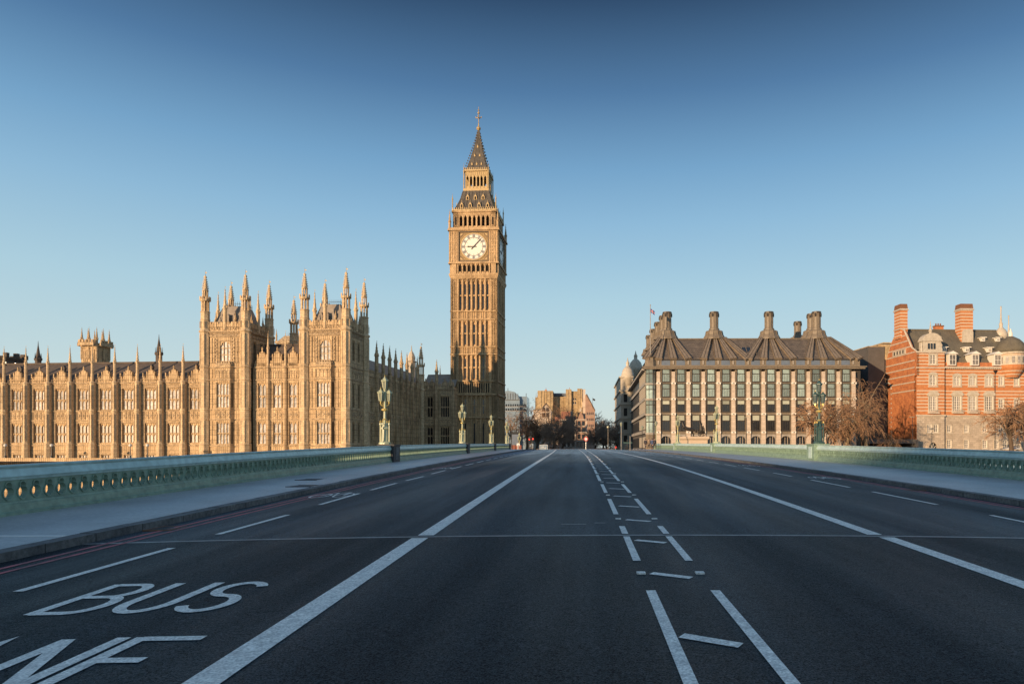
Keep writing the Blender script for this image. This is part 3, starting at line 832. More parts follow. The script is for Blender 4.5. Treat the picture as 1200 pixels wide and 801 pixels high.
# --- river wing bays (left of the second tower), front plane y = 1.2
YF = 1.2
edges = [-30.9 + .0] + [-35.35 - 5.06 * k for k in range(0, 12)]
wl = MB(); cv = MB(); bt = MB()
for i in range(len(edges) - 1):
    xb, xa = edges[i], edges[i + 1]
    xm = (xa + xb) / 2 + (0 if i else .15); wl.T = cv.T = None
    F = fr(0, YF, 0)
    ops = [(xm - 1.25, xm + 1.25, 9.5, 14.0), (xm - 1.25, xm + 1.25, 2.6, 6.7), (xm - .95, xm + .95, -1.0, .15)]
    wall(wl, xa, xb, GZ, 15.3, ops, .45, YF)
    window(PAL, F, xm, 9.5, 2.5, 4.5, (3, 1, 'lights'), "pale_pane")
    window(PAL, F, xm, 2.6, 2.5, 4.1, (3, 1, 'lights'), "dim_pane")
    window(PAL, F, xm, -1.0, 1.9, 1.15, (3, 0, None), "dim_pane")
    xa2, xb2 = xa + .62, xb - .62
    for z, d, h in ((15.1, .28, .3), (14.45, .12, .16), (9.25, .18, .2), (7.3, .18, .2), (2.1, .22, .28), (.45, .1, .14)):
        string(cv, xa2, xb2, z, d, h, YF)
    panels(cv, xm - 1.35, xm + 1.35, 7.55, 9.1, YF, 3)
    ribs(cv, xa2 + .05, xm - 1.32, 9.5, 14.3, 1, YF, .08, .1); ribs(cv, xm + 1.32, xb2 - .05, 9.5, 14.3, 1, YF, .08, .1)
    ribs(cv, xa2 + .05, xm - 1.32, 2.6, 7.1, 1, YF, .08, .1); ribs(cv, xm + 1.32, xb2 - .05, 2.6, 7.1, 1, YF, .08, .1)
    cv.box(xm - 1.45, xm + 1.45, YF - .16, YF + .02, 14.05, 14.2); cv.box(xm - 1.45, xm + 1.45, YF - .16, YF + .02, 6.75, 6.9); cv.box(xm - 1.15, xm + 1.15, YF - .12, YF + .02, .2, .32)
    panels(bt, xa2, xb2, 15.35, 16.1, YF + .1, 6, 'lancet')
    battlement(bt, xa2, xb2, 15.3, 1.25, YF + .1, .62)
    gablet(bt, xm, 15.6, 1.7, 3.1, YF + .05)
    for s in (-1, 1): bt.box(xm + s * 1.75 - .1, xm + s * 1.75 + .1, YF + .02, YF + .4, 16.3, 17.2)
wl.build("wall", "gothic_stone", PAL); cv.build("carved_bands", "gothic_carving", PAL); bt.build("battlements", "gothic_stone", PAL)
for x in edges[1:]:
    b = MB()
    b.lathe([(.74, GZ), (.74, 2.2), (.80, 2.35), (.60, 2.6), (.60, 9.0), (.68, 9.2), (.56, 9.4), (.56, 15.0), (.64, 15.2), (.46, 15.5)], 8, 0, 0)
    for z0, z1 in ((3.0, 8.6), (9.7, 14.7)):
        for a in (-.24, .24): b.box(a - .04, a + .04, -.64, -.4, z0, z1)
    b.box(-.5, .5, 0, .7, GZ, 15.2)
    if not STEEP.get('b'): STEEP['b'] = b.mesh("buttress", "buttress_stone")
    o = obj("buttress", STEEP['b'], PAL, (x, YF - .5, 0))
    obj("pinnacle", P_BAY, PAL, (x, YF - .5, 15.4))
b = MB(); x0 = edges[-1]; x1 = -30.4
b.add([(x0, YF + .6, 16.0), (x1, YF + .6, 16.0), (x1, YF + 6, 20.1), (x0, YF + 6, 20.1), (x0, YF + 12, 16), (x1, YF + 12, 16)], [(0, 1, 2, 3), (3, 2, 5, 4)])
b.box(x0, x1, YF + 5.8, YF + 6.2, 20.0, 20.35)
b.box(x0, x1, YF + .5, YF + 12, GZ, 16.02)
b.build("roof", "slate_roof", PAL)
for i in range(9):       # ventilator stacks on the ridge
    b = MB(); x = -33 - 5.06 * i - 1.5; b.box(x - .25, x + .25, YF + 2.4, YF + 2.9, 17, 18.6); b.prism([(x - .4, 18.6), (x + .4, 18.6), (x, 19.3)], YF + 2.35, YF + 2.95)
    if i % 2 == 0: b.build("dormer", "slate_roof", PAL)

def turret(x, y, lit=True):
    b = MB()
    b.lathe([(1.12, GZ), (1.12, 2.1), (1.2, 2.3), (1.0, 2.5), (1.0, 7.3), (1.1, 7.45), (1.0, 7.6), (1.0, 9.2), (1.1, 9.35), (1.0, 9.5), (1.0, 15.2), (1.14, 15.4), (1.0, 15.6), (1.0, 17.8), (1.14, 18.0), (.98, 18.2), (.98, 25.0), (1.2, 25.25), (1.2, 25.5), (.9, 25.8), (.9, 27.6), (.98, 27.7), (.86, 27.9), (.86, 29.2), (.98, 29.35), (.80, 29.5)], 8)
    # open lantern stage
    for k in range(8):
        a = PI / 8 + k * PI / 4
        b.box(.66 * math.cos(a) - .09, .66 * math.cos(a) + .09, .66 * math.sin(a) - .09, .66 * math.sin(a) + .09, 29.4, 31.7)
        b.box(.48 * math.cos(a) - .07, .48 * math.cos(a) + .07, .48 * math.sin(a) - .07, .48 * math.sin(a) + .07, 31.9, 33.7)
        for z0, z1 in ((2.8, 7.1), (9.8, 15), (18.5, 24.8), (26, 27.4)):
            b.tube([(1.0 * math.cos(a), 1.0 * math.sin(a), z0), (1.0 * math.cos(a), 1.0 * math.sin(a), z1)], .07, 4)
        b.box(.92 * math.cos(a + PI / 8) - .1, .92 * math.cos(a + PI / 8) + .1, .92 * math.sin(a + PI / 8) - .1, .92 * math.sin(a + PI / 8) + .1, 31.6, 32.5)
    b.lathe([(.16, 29.4), (.16, 31.7)], 6)
    b.lathe([(.84, 31.5), (.98, 31.7), (.98, 31.9), (.6, 32.1)], 8)
    b.lathe([(.12, 32), (.12, 33.8)], 6)
    b.lathe([(.54, 33.6), (.68, 33.8), (.48, 34.0), (.08, 36.6)], 8)
    for i in range(6):
        t = (i + .4) / 6; rr = .54 - .42 * t; z = 34 + 2.6 * t
        for k in range(4):
            a = k * PI / 2 + PI / 4; b.box(rr * math.cos(a) - .11, rr * math.cos(a) + .11, rr * math.sin(a) - .11, rr * math.sin(a) + .11, z, z + .2)
    b.lathe([(.1, 36.2), (.26, 36.5), (.26, 36.62), (.08, 36.9)], 6); b.tube([(0, 0, 36.6), (0, 0, 37.9)], [.06, .03], 4)
    b.box(0, .35, -.01, .01, 37.3, 37.55)
    return b
TUR = turret(0, 0).mesh("turret", "buttress_stone")

def tower_face(F, W, wl, cv, win=True, parent=None, dark=False):
    """one side of a square palace tower, W wide, centred; local frame F at its middle"""
    wl.T = cv.T = F; h = W / 2
    ops = [(-1.15, 1.15, 19.2, 23.4)]
    if win:
        wall(wl, -h, h, 18.1, 27.0, ops, .4)
        window(parent, F, 0, 19.2, 2.3, 4.2, (3, 2, 'pointed'), "pale_pane")
        # projecting oriel from the ground to 17.9
        wall(wl, -h, -1.9, GZ, 18.1); wall(wl, 1.9, h, GZ, 18.1)
        O = [(-1.35, 1.35, 2.3, 6.9), (-1.35, 1.35, 9.7, 14.9)]
        wall(wl, -1.6, 1.6, GZ, 18.1, O, .4, -.75)
        for s in (-1, 1):
            wl.quad((s * 1.6, -.75, GZ), (s * 2.0, 0, GZ), (s * 2.0, 0, 18.1), (s * 1.6, -.75, 18.1))
            for z0, z1 in ((2.4, 6.8), (9.8, 14.8)):
                q_ = MB(F); e0, e1 = .012 * s, -.006
                q_.quad((s * 1.68 + e0, -.60 + e1, z0), (s * 1.93 + e0, -.13 + e1, z0), (s * 1.93 + e0, -.13 + e1, z1), (s * 1.68 + e0, -.60 + e1, z1)); q_.build("window", "dark_glass", PAL)
        wl.prism([(-2.0, 0), (-1.6, -.75), (1.6, -.75), (2.0, 0)], 18.1, 18.3, 'z')
        F2 = F @ Matrix.Translation((0, -.75, 0))
        window(parent, F2, 0, 2.3, 2.7, 4.6, (4, 1, 'lights'), "pale_pane")
        window(parent, F2, 0, 9.7, 2.7, 5.2, (4, 1, 'lights'), "pale_pane")
        panels(cv, -1.5, 1.5, 7.6, 9.1, -.75, 3); panels(cv, -1.5, 1.5, 15.9, 17.4, -.75, 4, 'lancet')
        for z in (17.9, 15.4, 9.35, 7.35, 2.0): cv.box(-1.75, 1.75, -.93, -.6, z - .1, z + .14)
        battlement(cv, -1.6, 1.6, 18.3, .9, -.75, .55, .2)
        segs = [(-h + .9, -2.05), (2.05, h - .9)]
    else:
        o2 = [(-1.9, -.7, 2.6, 6.9), (.7, 1.9, 2.6, 6.9), (-1.9, -.7, 9.8, 14.9), (.7, 1.9, 9.8, 14.9), (-1.9, -.7, 19.4, 23.6), (.7, 1.9, 19.4, 23.6)]
        wall(wl, -h, h, GZ, 27.0, o2, .4)
        for a in o2: window(parent, F, (a[0] + a[1]) / 2, a[2], 1.2, a[3] - a[2], (2, 1, 'pointed'), "dark_glass")
        segs = [(-h + .9, h - .9)]
        panels(cv, -h + .9, h - .9, 7.6, 9.1, 0, 5); panels(cv, -h + .9, h - .9, 15.9, 17.4, 0, 7, 'lancet')
    for a, c in segs:
        for z, d in ((17.95, .2), (15.4, .2), (9.35, .15), (7.35, .15), (2.0, .2)): string(cv, a, c, z, d, .24)
        if win:
            for z0, z1 in ((2.5, 7.0), (9.7, 15.1), (15.8, 17.6)): ribs(cv, a, c, z0, z1, 2, 0, .1, .1)
    for z, d in ((25.2, .4), (24.4, .15)): string(cv, -h + .8, h - .8, z, d, .32)
    panels(cv, -h + .9, h - .9, 24.5, 25.0, 0, 12)
    if win:
        for s in (-1, 1):
            for q in (1.55, 2.15, 2.75): ribs(cv, s * q, s * q + .01, 18.9, 24.0, 1, 0, .1, .12)
            for k in range(7): cv.box(s * 1.85 - .16, s * 1.85 + .16, -.14, .04, 19.0 + k * .72, 19.35 + k * .72)
    panels(cv, -h + .9, h - .9, 25.6, 26.3, -.02, 6)
    battlement(wl, -h + .8, h - .8, 26.2, 1.1, -.1, .8, .3)
    for k in range(-1, 2, 1): gablet(wl, k * (h - .9) * .62, 26.1, .7, 1.7, -.12)

def square_tower(xr, name_first=True):
    """xr: local x of the right front turret centre; side 8.7"""
    W = 8.7; c = xr - W / 2
    wl = MB(); cv = MB()
    tower_face(fr(c, -.15, 0), W, wl, cv, True, PAL)
    tower_face(fr(xr + .15, W / 2, PI / 2), W, wl, cv, False, PAL)
    tower_face(fr(c, W + .15, PI), W, wl, cv, False, PAL)
    tower_face(fr(xr - W - .15, W / 2, -PI / 2), W, wl, cv, False, PAL)
    wl.build("wall", "gothic_stone", PAL); cv.build("carved_bands", "gothic_carving", PAL)
    for x, y in ((xr, 0), (xr - W, 0), (xr, W), (xr - W, W)): obj("turret", TUR, PAL, (x, y, 0))
    # truncated iron roof with cresting
    b = MB(); q = W / 2 - .9
    b.frus((c - q, c + q, W / 2 - q, W / 2 + q), (c - q + 1.5, c + q - 1.5, W / 2 - q + 1.4, W / 2 + q - 1.4), 26.4, 30.9)
    for s in (-1.3, 0, 1.3):
        b.box(c + s - .28, c + s + .28, W / 2 - q - .05, W / 2 - q + .8, 26.9, 28.2); b.prism([(c + s - .36, 28.2), (c + s + .36, 28.2), (c + s, 29.1)], W / 2 - q - .05, W / 2 - q + .9)
    r = b.build("roof", "lead_roof", PAL)
    b = MB(); z = 30.9; q -= 1.5
    for x0, x1, y0, y1 in ((c - q, c + q, W / 2 - q, W / 2 - q), (c - q, c + q, W / 2 + q, W / 2 + q), (c - q, c - q, W / 2 - q, W / 2 + q), (c + q, c + q, W / 2 - q, W / 2 + q)):
        b.tube([(x0, y0, z + .5), (x1, y1, z + .5)], .04, 4); n = 9
        for i in range(n + 1):
            x = x0 + (x1 - x0) * i / n; y = y0 + (y1 - y0) * i / n; b.tube([(x, y, z), (x, y, z + .95)], .035, 4)
    b.build("cresting", "iron_roof", r)
    for x, y in ((c, -.1), (xr + .1, W / 2), (c, W + .1), (xr - W - .1, W / 2)):
        obj("pinnacle", P_TALL, PAL, (x, y, 25.6))
    for x, y in ((c - 2.1, .1), (c + 2.1, .1), (xr - .1, W / 2 - 2.1), (xr - .1, W / 2 + 2.1)):
        obj("pinnacle", P_SMALL, PAL, (x, y, 26.6), sc=(1, 1, .8))
P_TALL = pinnacle_mesh("pinnacle", "buttress_stone", .36, 4.6, 4.4)
square_tower(0); square_tower(-21.3)
# stair turret between the towers' backs, darker spire behind
obj("turret", TUR, PAL, (-17.6, 12.2, -2.6))
# --- middle range of three bays
wl = MB(); cv = MB(); bt = MB(); ym = .9
xs_ = [-20.3, -16.95, -13.2, -9.7]; 
for i in range(3):
    xa, xb = xs_[i], xs_[i + 1]; xm = (xa + xb) / 2 + (.3 if i == 0 else -.25 if i == 2 else 0)
    O = [(xm - .85, xm + .85, 2.3, 6.9), (xm - .85, xm + .85, 9.7, 14.8)]
    wall(wl, xa, xb, GZ, 18.1, O, .4, ym)
    F = fr(0, ym, 0)
    window(PAL, F, xm, 2.3, 1.7, 4.6, (2, 1, 'lights'), "pale_pane"); window(PAL, F, xm, 9.7, 1.7, 5.1, (2, 1, 'lights'), "pale_pane")
    for z, d in ((17.95, .25), (15.4, .2), (9.35, .16), (7.35, .16), (2.0, .2)): string(cv, xa + .3, xb - .3, z, d, .24, ym)
    panels(cv, xm - 1.3, xm + 1.3, 7.6, 9.1, ym, 2); panels(cv, xm - 1.3, xm + 1.3, 15.8, 17.3, ym, 5, 'lancet')
    for s in (-1, 1): ribs(cv, xm + s * 1.15, xm + s * 1.15 + .01, 2.4, 7.0, 1, ym, .1, .1); ribs(cv, xm + s * 1.15, xm + s * 1.15 + .01, 9.7, 15.0, 1, ym, .1, .1)
    battlement(bt, xa + .3, xb - .3, 18.1, 1.3, ym, .6); gablet(bt, xm, 18.3, 1.9, 3.9, ym)
wl.build("wall", "gothic_stone", PAL); cv.build("carved_bands", "gothic_carving", PAL); bt.build("battlements", "gothic_stone", PAL)
for x in xs_[1:3]:
    b = MB(); b.lathe([(.5, GZ), (.5, 2.1), (.42, 2.4), (.42, 17.8), (.5, 18.0), (.34, 18.3)], 8, x, ym - .1); b.build("buttress", "gothic_stone", PAL)
    obj("pinnacle", P_BAY, PAL, (x, ym - .1, 18.1), sc=(.8, .8, .95))
b = MB(); b.add([(-20.3, ym + .5, 18.2), (-9.7, ym + .5, 18.2), (-9.7, ym + 4.5, 23.2), (-20.3, ym + 4.5, 23.2), (-9.7, ym + 9, 18.2), (-20.3, ym + 9, 18.2)], [(0, 1, 2, 3), (3, 2, 4, 5)])
b.box(-20.3, -9.7, ym + .45, ym + 9, GZ, 18.2); b.box(-20.3, -9.7, ym + 4.3, ym + 4.7, 23.15, 23.4)
b.build("roof", "slate_roof", PAL)
# --- north return wall (faces right), y 9.5 .. 43
F = fr(.7, 9.2, PI / 2); L = 34.0; n = 9; p = L / n
wl = MB(F); cv = MB(F); bt = MB(F)
for i in range(n):
    xa, xb = i * p, (i + 1) * p; xm = (xa + xb) / 2
    O = [(xm - .8, xm + .8, 2.4, 6.9), (xm - .8, xm + .8, 9.4, 14.6)]
    wall(wl, xa, xb, GZ, 17.0, O, .5)
    for o in O: window(PAL, F, xm, o[2], 1.6, o[3] - o[2], (2, 1, 'lights'), "dark_glass", y=.38)
    for z, d in ((16.9, .25), (15.1, .18), (9.0, .16), (7.3, .16), (2.0, .2)): string(cv, xa + .35, xb - .35, z, d, .24)
    panels(cv, xm - 1.4, xm + 1.4, 7.5, 8.8, 0, 3); panels(cv, xm - 1.4, xm + 1.4, 15.3, 16.6, 0, 6, 'lancet')
    battlement(bt, xa + .3, xb - .3, 17.0, 1.4, 0, .6)
    o = MB(F); o.box(xa - .42, xa + .42, -.95, .1, GZ, 2.1); o.box(xa - .36, xa + .36, -.8, .1, 2.1, 9.0); o.box(xa - .32, xa + .32, -.65, .1, 9.0, 17.2)
    o.lathe([(.48, 17.2), (.40, 17.5), (.40, 18.6)], 8, xa, -.3)
    if i: o.build("buttress", "gothic_stone", PAL)
    if i: obj("pinnacle", P_NORTH, PAL, F @ Vector((xa, -.3, 18.3)))
wl.build("wall", "gothic_stone", PAL); cv.build("carved_bands", "gothic_carving", PAL); bt.build("battlements", "gothic_stone", PAL)
b = MB(F); b.add([(-1, .6, 17.4), (L + 6, .6, 17.4), (L + 6, 5, 22), (-1, 5, 22), (L + 6, 10, 17.4), (-1, 10, 17.4)], [(0, 1, 2, 3), (3, 2, 4, 5)])
b.build("roof", "lead_roof", PAL); b = MB(F); b.box(0, L, .55, 10, GZ, 17.4); b.build("wall", "gothic_stone", PAL)
# corner turret and the short east facing return to the clock tower
obj("turret", TUR, PAL, (.7, 9.2 + L, -8.6))
F = fr(.7, 9.2 + L, 0); wl = MB(F); cv = MB(F); bt = MB(F)
O = [(5.2, 7.6, 9.6, 15.2), (5.2, 7.6, 2.4, 7.2), (1.6, 3.2, 9.6, 15.2), (1.6, 3.2, 2.4, 7.2)]
wall(wl, .3, 9.0, GZ, 17.0, O, .5)
for o in O: window(PAL, F, (o[0] + o[1]) / 2, o[2], o[1] - o[0], o[3] - o[2], (4 if o[1] - o[0] > 2 else 2, 1, 'lights'), "dark_glass", y=.38)
for z, d in ((16.9, .25), (8.9, .16), (7.5, .16), (2.0, .2)): string(cv, .6, 9.0, z, d, .24)
panels(cv, 1, 8.6, 7.7, 8.7, 0, 6); panels(cv, 1, 8.6, 15.5, 16.6, 0, 12, 'lancet')
for x_ in (1.0, 1.35, 3.45, 3.75, 4.85, 7.85, 8.2, 8.5):
    for z0, z1 in ((2.3, 7.3), (9.2, 15.4)): ribs(cv, x_, x_ + .01, z0, z1, 1, 0, .12, .1)
for x_ in (1.2, 2.9, 6.4, 8.0): gablet(bt, x_, 17.2, 1.1, 2.6)
battlement(bt, .6, 9.0, 17.0, 1.4, 0, .6)
wl.build("wall", "gothic_stone", PAL); cv.build("carved_bands", "gothic_carving", PAL); bt.build("battlements", "gothic_stone", PAL)
o = MB(F); o.box(3.95, 4.65, -.8, .1, GZ, 9); o.box(4.0, 4.6, -.6, .1, 9, 18); o.build("buttress", "gothic_stone", PAL); obj("pinnacle", P_NORTH, PAL, F @ Vector((4.3, -.25, 18)))
b = MB(F); b.add([(.3, .6, 17.4), (8.9, .6, 17.4), (8.9, 5, 21.4), (.3, 5, 21.4)], [(0, 1, 2, 3)]); b.build("roof", "lead_roof", PAL); b = MB(F); b.box(.3, 8.9, .55, 9, GZ, 17.4); b.build("wall", "gothic_stone", PAL)
for x, y, z in ((-8, 40, 17), (-3.5, 52, 17), (2.5, 54, 17), (-6, 30, 17.5)): obj("pinnacle", P_TALL, PAL, (x, y, z - 1.5))

# --- things on the skyline behind the palace
b_ = thing("square_tower", "small square stone tower with eight pinnacles, on the skyline behind the palace's left wing", "tower", (-135.6, 190, 0), R(-5))
b = MB(); b.box(-2.3, 2.3, -2.3, 2.3, 0, 29.5)
for s in range(4):
    b.T = Matrix.Rotation(s * PI / 2, 4, 'Z'); string(b, -2.3, 2.3, 29.4, .25, .5, -2.3); string(b, -2.3, 2.3, 24, .2, .4, -2.3); battlement(b, -2.3, 2.3, 29.6, 1.6, -3.5, 1.0, .4)
b.T = None; b.build("wall", "gothic_stone", b_)
P_ST = pinnacle_mesh("pinnacle", "gothic_stone", .32, 5.6, 3.2)
for x, y in ((-2.2, -2.2), (2.2, -2.2), (-2.2, 2.2), (2.2, 2.2), (0, -2.3), (2.3, 0), (-2.3, 0), (0, 2.3)): obj("pinnacle", P_ST, b_, (x, y, 26))
for s in range(4):
    F = Matrix.Rotation(s * PI / 2, 4, 'Z') @ Matrix.Translation((0, -2.45, 0))
    for x in (-1.0, 1.0): window(b_, F, x, 24.6, 1.3, 4.0, (2, 1, 'lights'), "dark_glass", y=.15)
b_ = thing("roof_turret", "dark flat topped battlemented turret behind the palace roof at the left edge", "tower", (-161, 190, 0), 0)
b = MB(); b.lathe([(4.4, 0), (4.4, 25.5), (4.8, 26), (4.8, 26.5)], 12); 
for k in range(12):
    a = PI / 12 + k * PI / 6; b.box(4.5 * math.cos(a) - .5, 4.5 * math.cos(a) + .5, 4.5 * math.sin(a) - .5, 4.5 * math.sin(a) + .5, 26.4, 27.6)
b.build("wall", "slate_roof", b_)
for k in range(6):
    a = -PI * .9 + k * PI * .16; q = MB(); q.box(4.3 * math.cos(a) - .4, 4.3 * math.cos(a) + .4, 4.3 * math.sin(a) - .3, 4.3 * math.sin(a) + .3, 22.5, 25); q.build("window", "dark_glass", b_)
b_ = thing("rear_range", "long dark slate roof ridge rising behind the palace's left wing", "building", (-150, 186, 0), R(-5))
b = MB(); b.prism([(0, 19), (9, 19), (4.5, 24.5)], -30, 16, 'x'); b.build("roof", "slate_roof", b_)
b = MB(); b.box(-30, 16, .3, 8.7, 0, 19); b.build("wall", "gothic_carving", b_)
b_ = thing("rear_range", "low dark roofed range right of the small square tower on the palace skyline", "building", (-120, 190, 0), R(-5))
b = MB(); b.prism([(0, 21), (9, 21), (4.5, 25.0)], -12, 34, 'x'); b.build("roof", "slate_roof", b_)
b = MB(); b.box(-12, 34, .3, 8.7, 0, 21); b.build("wall", "gothic_carving", b_)
def roof_spire(px, py, h, r, lab):
    t = thing("roof_spire", lab, "spire", (px, py, 0)); b = MB()
    b.lathe([(r, 0), (r, h * .82), (r * 1.3, h * .83), (r * 1.3, h * .845), (r * .8, h * .85), (r * .15, h * .96), (.03, h)], 8); b.build("spire", "slate_roof", t)
    b = MB(); 
    for k in range(4):
        a = k * PI / 2; b.tube([(r * 1.2 * math.cos(a), r * 1.2 * math.sin(a), h * .84), (r * 1.2 * math.cos(a), r * 1.2 * math.sin(a), h * .89)], [.12, .03], 4)
    b.build("finial", "black_iron", t)
roof_spire(-150, 188, 31.0, .75, "thin black roof spire left of the small square tower, behind the palace wing")
roof_spire(-115.5, 186, 32.5, .8, "thin black roof spire behind the palace wing, nearest the palace's left tower")
roof_spire(-86, 190, 31.0, .5, "pale thin spire rising between the two palace towers, behind the dark roof")
b_ = thing("ventilation_turret", "square brown ventilation turret with small pinnacles, behind the roof left of the right palace tower", "turret", (-79, 186, 0), R(-5))
b = MB(); b.box(-3, 3, -3, 3, 0, 29.5); b.box(-3.3, 3.3, -3.3, 3.3, 29.5, 30.2); b.frus((-2.8, 2.8, -2.8, 2.8), (-1.6, 1.6, -1.6, 1.6), 30.2, 31.8); b.build("wall", "gothic_carving", b_)
for x, y in ((-3, -3), (3, -3), (-3, 3), (3, 3)): obj("pinnacle", P_SMALL, b_, (x, y, 30))
b_ = thing("stone_cupola", "short pale domed cupola behind the north return roof, left of its big turret", "cupola", (-49.2, 196, 0))
b = MB(); b.lathe([(1.2, 15), (1.2, 26.0), (1.5, 26.3), (1.0, 26.6), (1.1, 27.5), (.7, 28.6), (.2, 29.4), (.05, 31)], 8); b.build("cupola", "white_stone", b_)
# terrace in front of the palace with its river wall, lamps and planting
b = MB(); b.T = fr(-47.5, 137, R(-5.5)); b.box(-140, 33, -9.5, 60, -9, GZ)
struct(b.build("terrace", "ground_stone"))
t = thing("terrace_wall", "low stone river wall of the palace terrace, just above the left parapet top", "wall", (-47.5, 137, 0), R(-5.5))
b = MB(); b.box(-140, 32, -9.9, -9.5, -9, GZ + .9); b.box(-140, 32, -10.0, -9.4, GZ + .9, GZ + 1.05); b.build("wall", "gothic_stone", t)
TLAB = ["white globe lamp on the palace terrace, leftmost, by the left picture edge", "white globe lamp on the palace terrace below the second visible bay of windows", "white globe lamp on the palace terrace, before the fourth bay from the left", "white globe lamp on the palace terrace, rightmost, nearest the palace's left tower"]
lamp0 = thing("terrace_lamp", TLAB[0], "street lamp", group="globe lamps on the palace terrace")
b = MB(); b.lathe([(.22, 0), (.22, .3), (.12, .4), (.08, 1.2), (.06, 2.1), (.12, 2.15)], 8); b.build("post", "black_iron", lamp0)
b = MB(); b.ball((0, 0, 2.42), .30, 10, 6); b.build("globe", "white_block", lamp0, True)
FP = fr(-47.5, 137, R(-5.5))
for i, uu in enumerate((9, 63, 155, 175)):
    tt = (uu - 683) / 800; yl = -9.2
    # solve local x so that the lamp stands on the wall line
    c5, s5 = math.cos(R(5.5)), math.sin(R(5.5))
    xl = (tt * (137 + yl * c5) + 47.5 - yl * s5) / (c5 + tt * s5)
    p = FP @ Vector((xl, -9.7, 0)); p.z = GZ + 1.05
    if i == 0: lamp0.location = p
    else: copy_tree(lamp0, p, label=TLAB[i])
for i, x in enumerate((-77, -71.5, -66, -60.5)):
    t = thing("terrace_shrub", ["low green shrub against the palace foot at the left edge", "rounded green shrub at the palace foot, second from the left edge", "rounded green shrub at the palace foot, third from the left edge", "small green shrub at the palace foot, fourth from the left edge"][i], "shrub", FP @ Vector((x, .2, GZ)), group="shrubs at the palace foot")
    b = MB(); random.seed(40 + i)
    for k in range(260):
        a = random.uniform(0, 2 * PI); r = random.random() ** .5 * .9; z = random.random() * .9 * (1.1 - r * .5); s = .11
        c = Vector((r * math.cos(a), r * math.sin(a), z)); d = Vector((random.uniform(-1, 1), random.uniform(-1, 1), random.uniform(-1, 1))).normalized() * s; e_ = d.orthogonal().normalized() * s
        b.quad(c - d, c - e_, c + d, c + e_)
    b.build("leaves", "shrub_leaf", t)
    b = MB(); b.tube([(0, 0, 0), (0, 0, .6)], [.05, .02], 5); b.build("stem", "bark", t)
# ------------------------------------------------------------------ clock tower
TW = thing("clock_tower", "tall golden gothic clock tower with white dial showing seven past nine and an iron spire", "clock tower", (-28.75, 188.3, 0), R(-3.0))
H = 6.15
shaft = MB(); trim = MB(); dark = MB()
P_T1 = pinnacle_mesh("pinnacle", "tower_stone", .34, 2.0, 3.4)
P_T2 = pinnacle_mesh("pinnacle", "gilding", .16, 3.2, 1.6, 6, False)
SLIT = {}
def slit(F, x, z, h, wd=.42):
    k = (round(h, 2), wd)
    if k not in SLIT:
        b = MB(); b.quad((-wd / 2, 0, 0), (wd / 2, 0, 0), (wd / 2, 0, h), (-wd / 2, 0, h))
        f = MB(); f.box(-wd / 2, wd / 2, -.04, .02, h * .48, h * .52); f.box(-.02, .02, -.03, .02, 0, h)
        SLIT[k] = (b.mesh("window", "dark_glass"), f.mesh("glazing_bar", "tower_stone_dark"))
    o = obj("window", SLIT[k][0], TW, F @ Vector((x, 0, z)), F.to_euler().z)
tiers = [(-1.2, 1.2), (1.9, 9.2), (10.2, 15.6), (19.6, 26.5), (28.7, 35.6), (38.2, 46.4)]
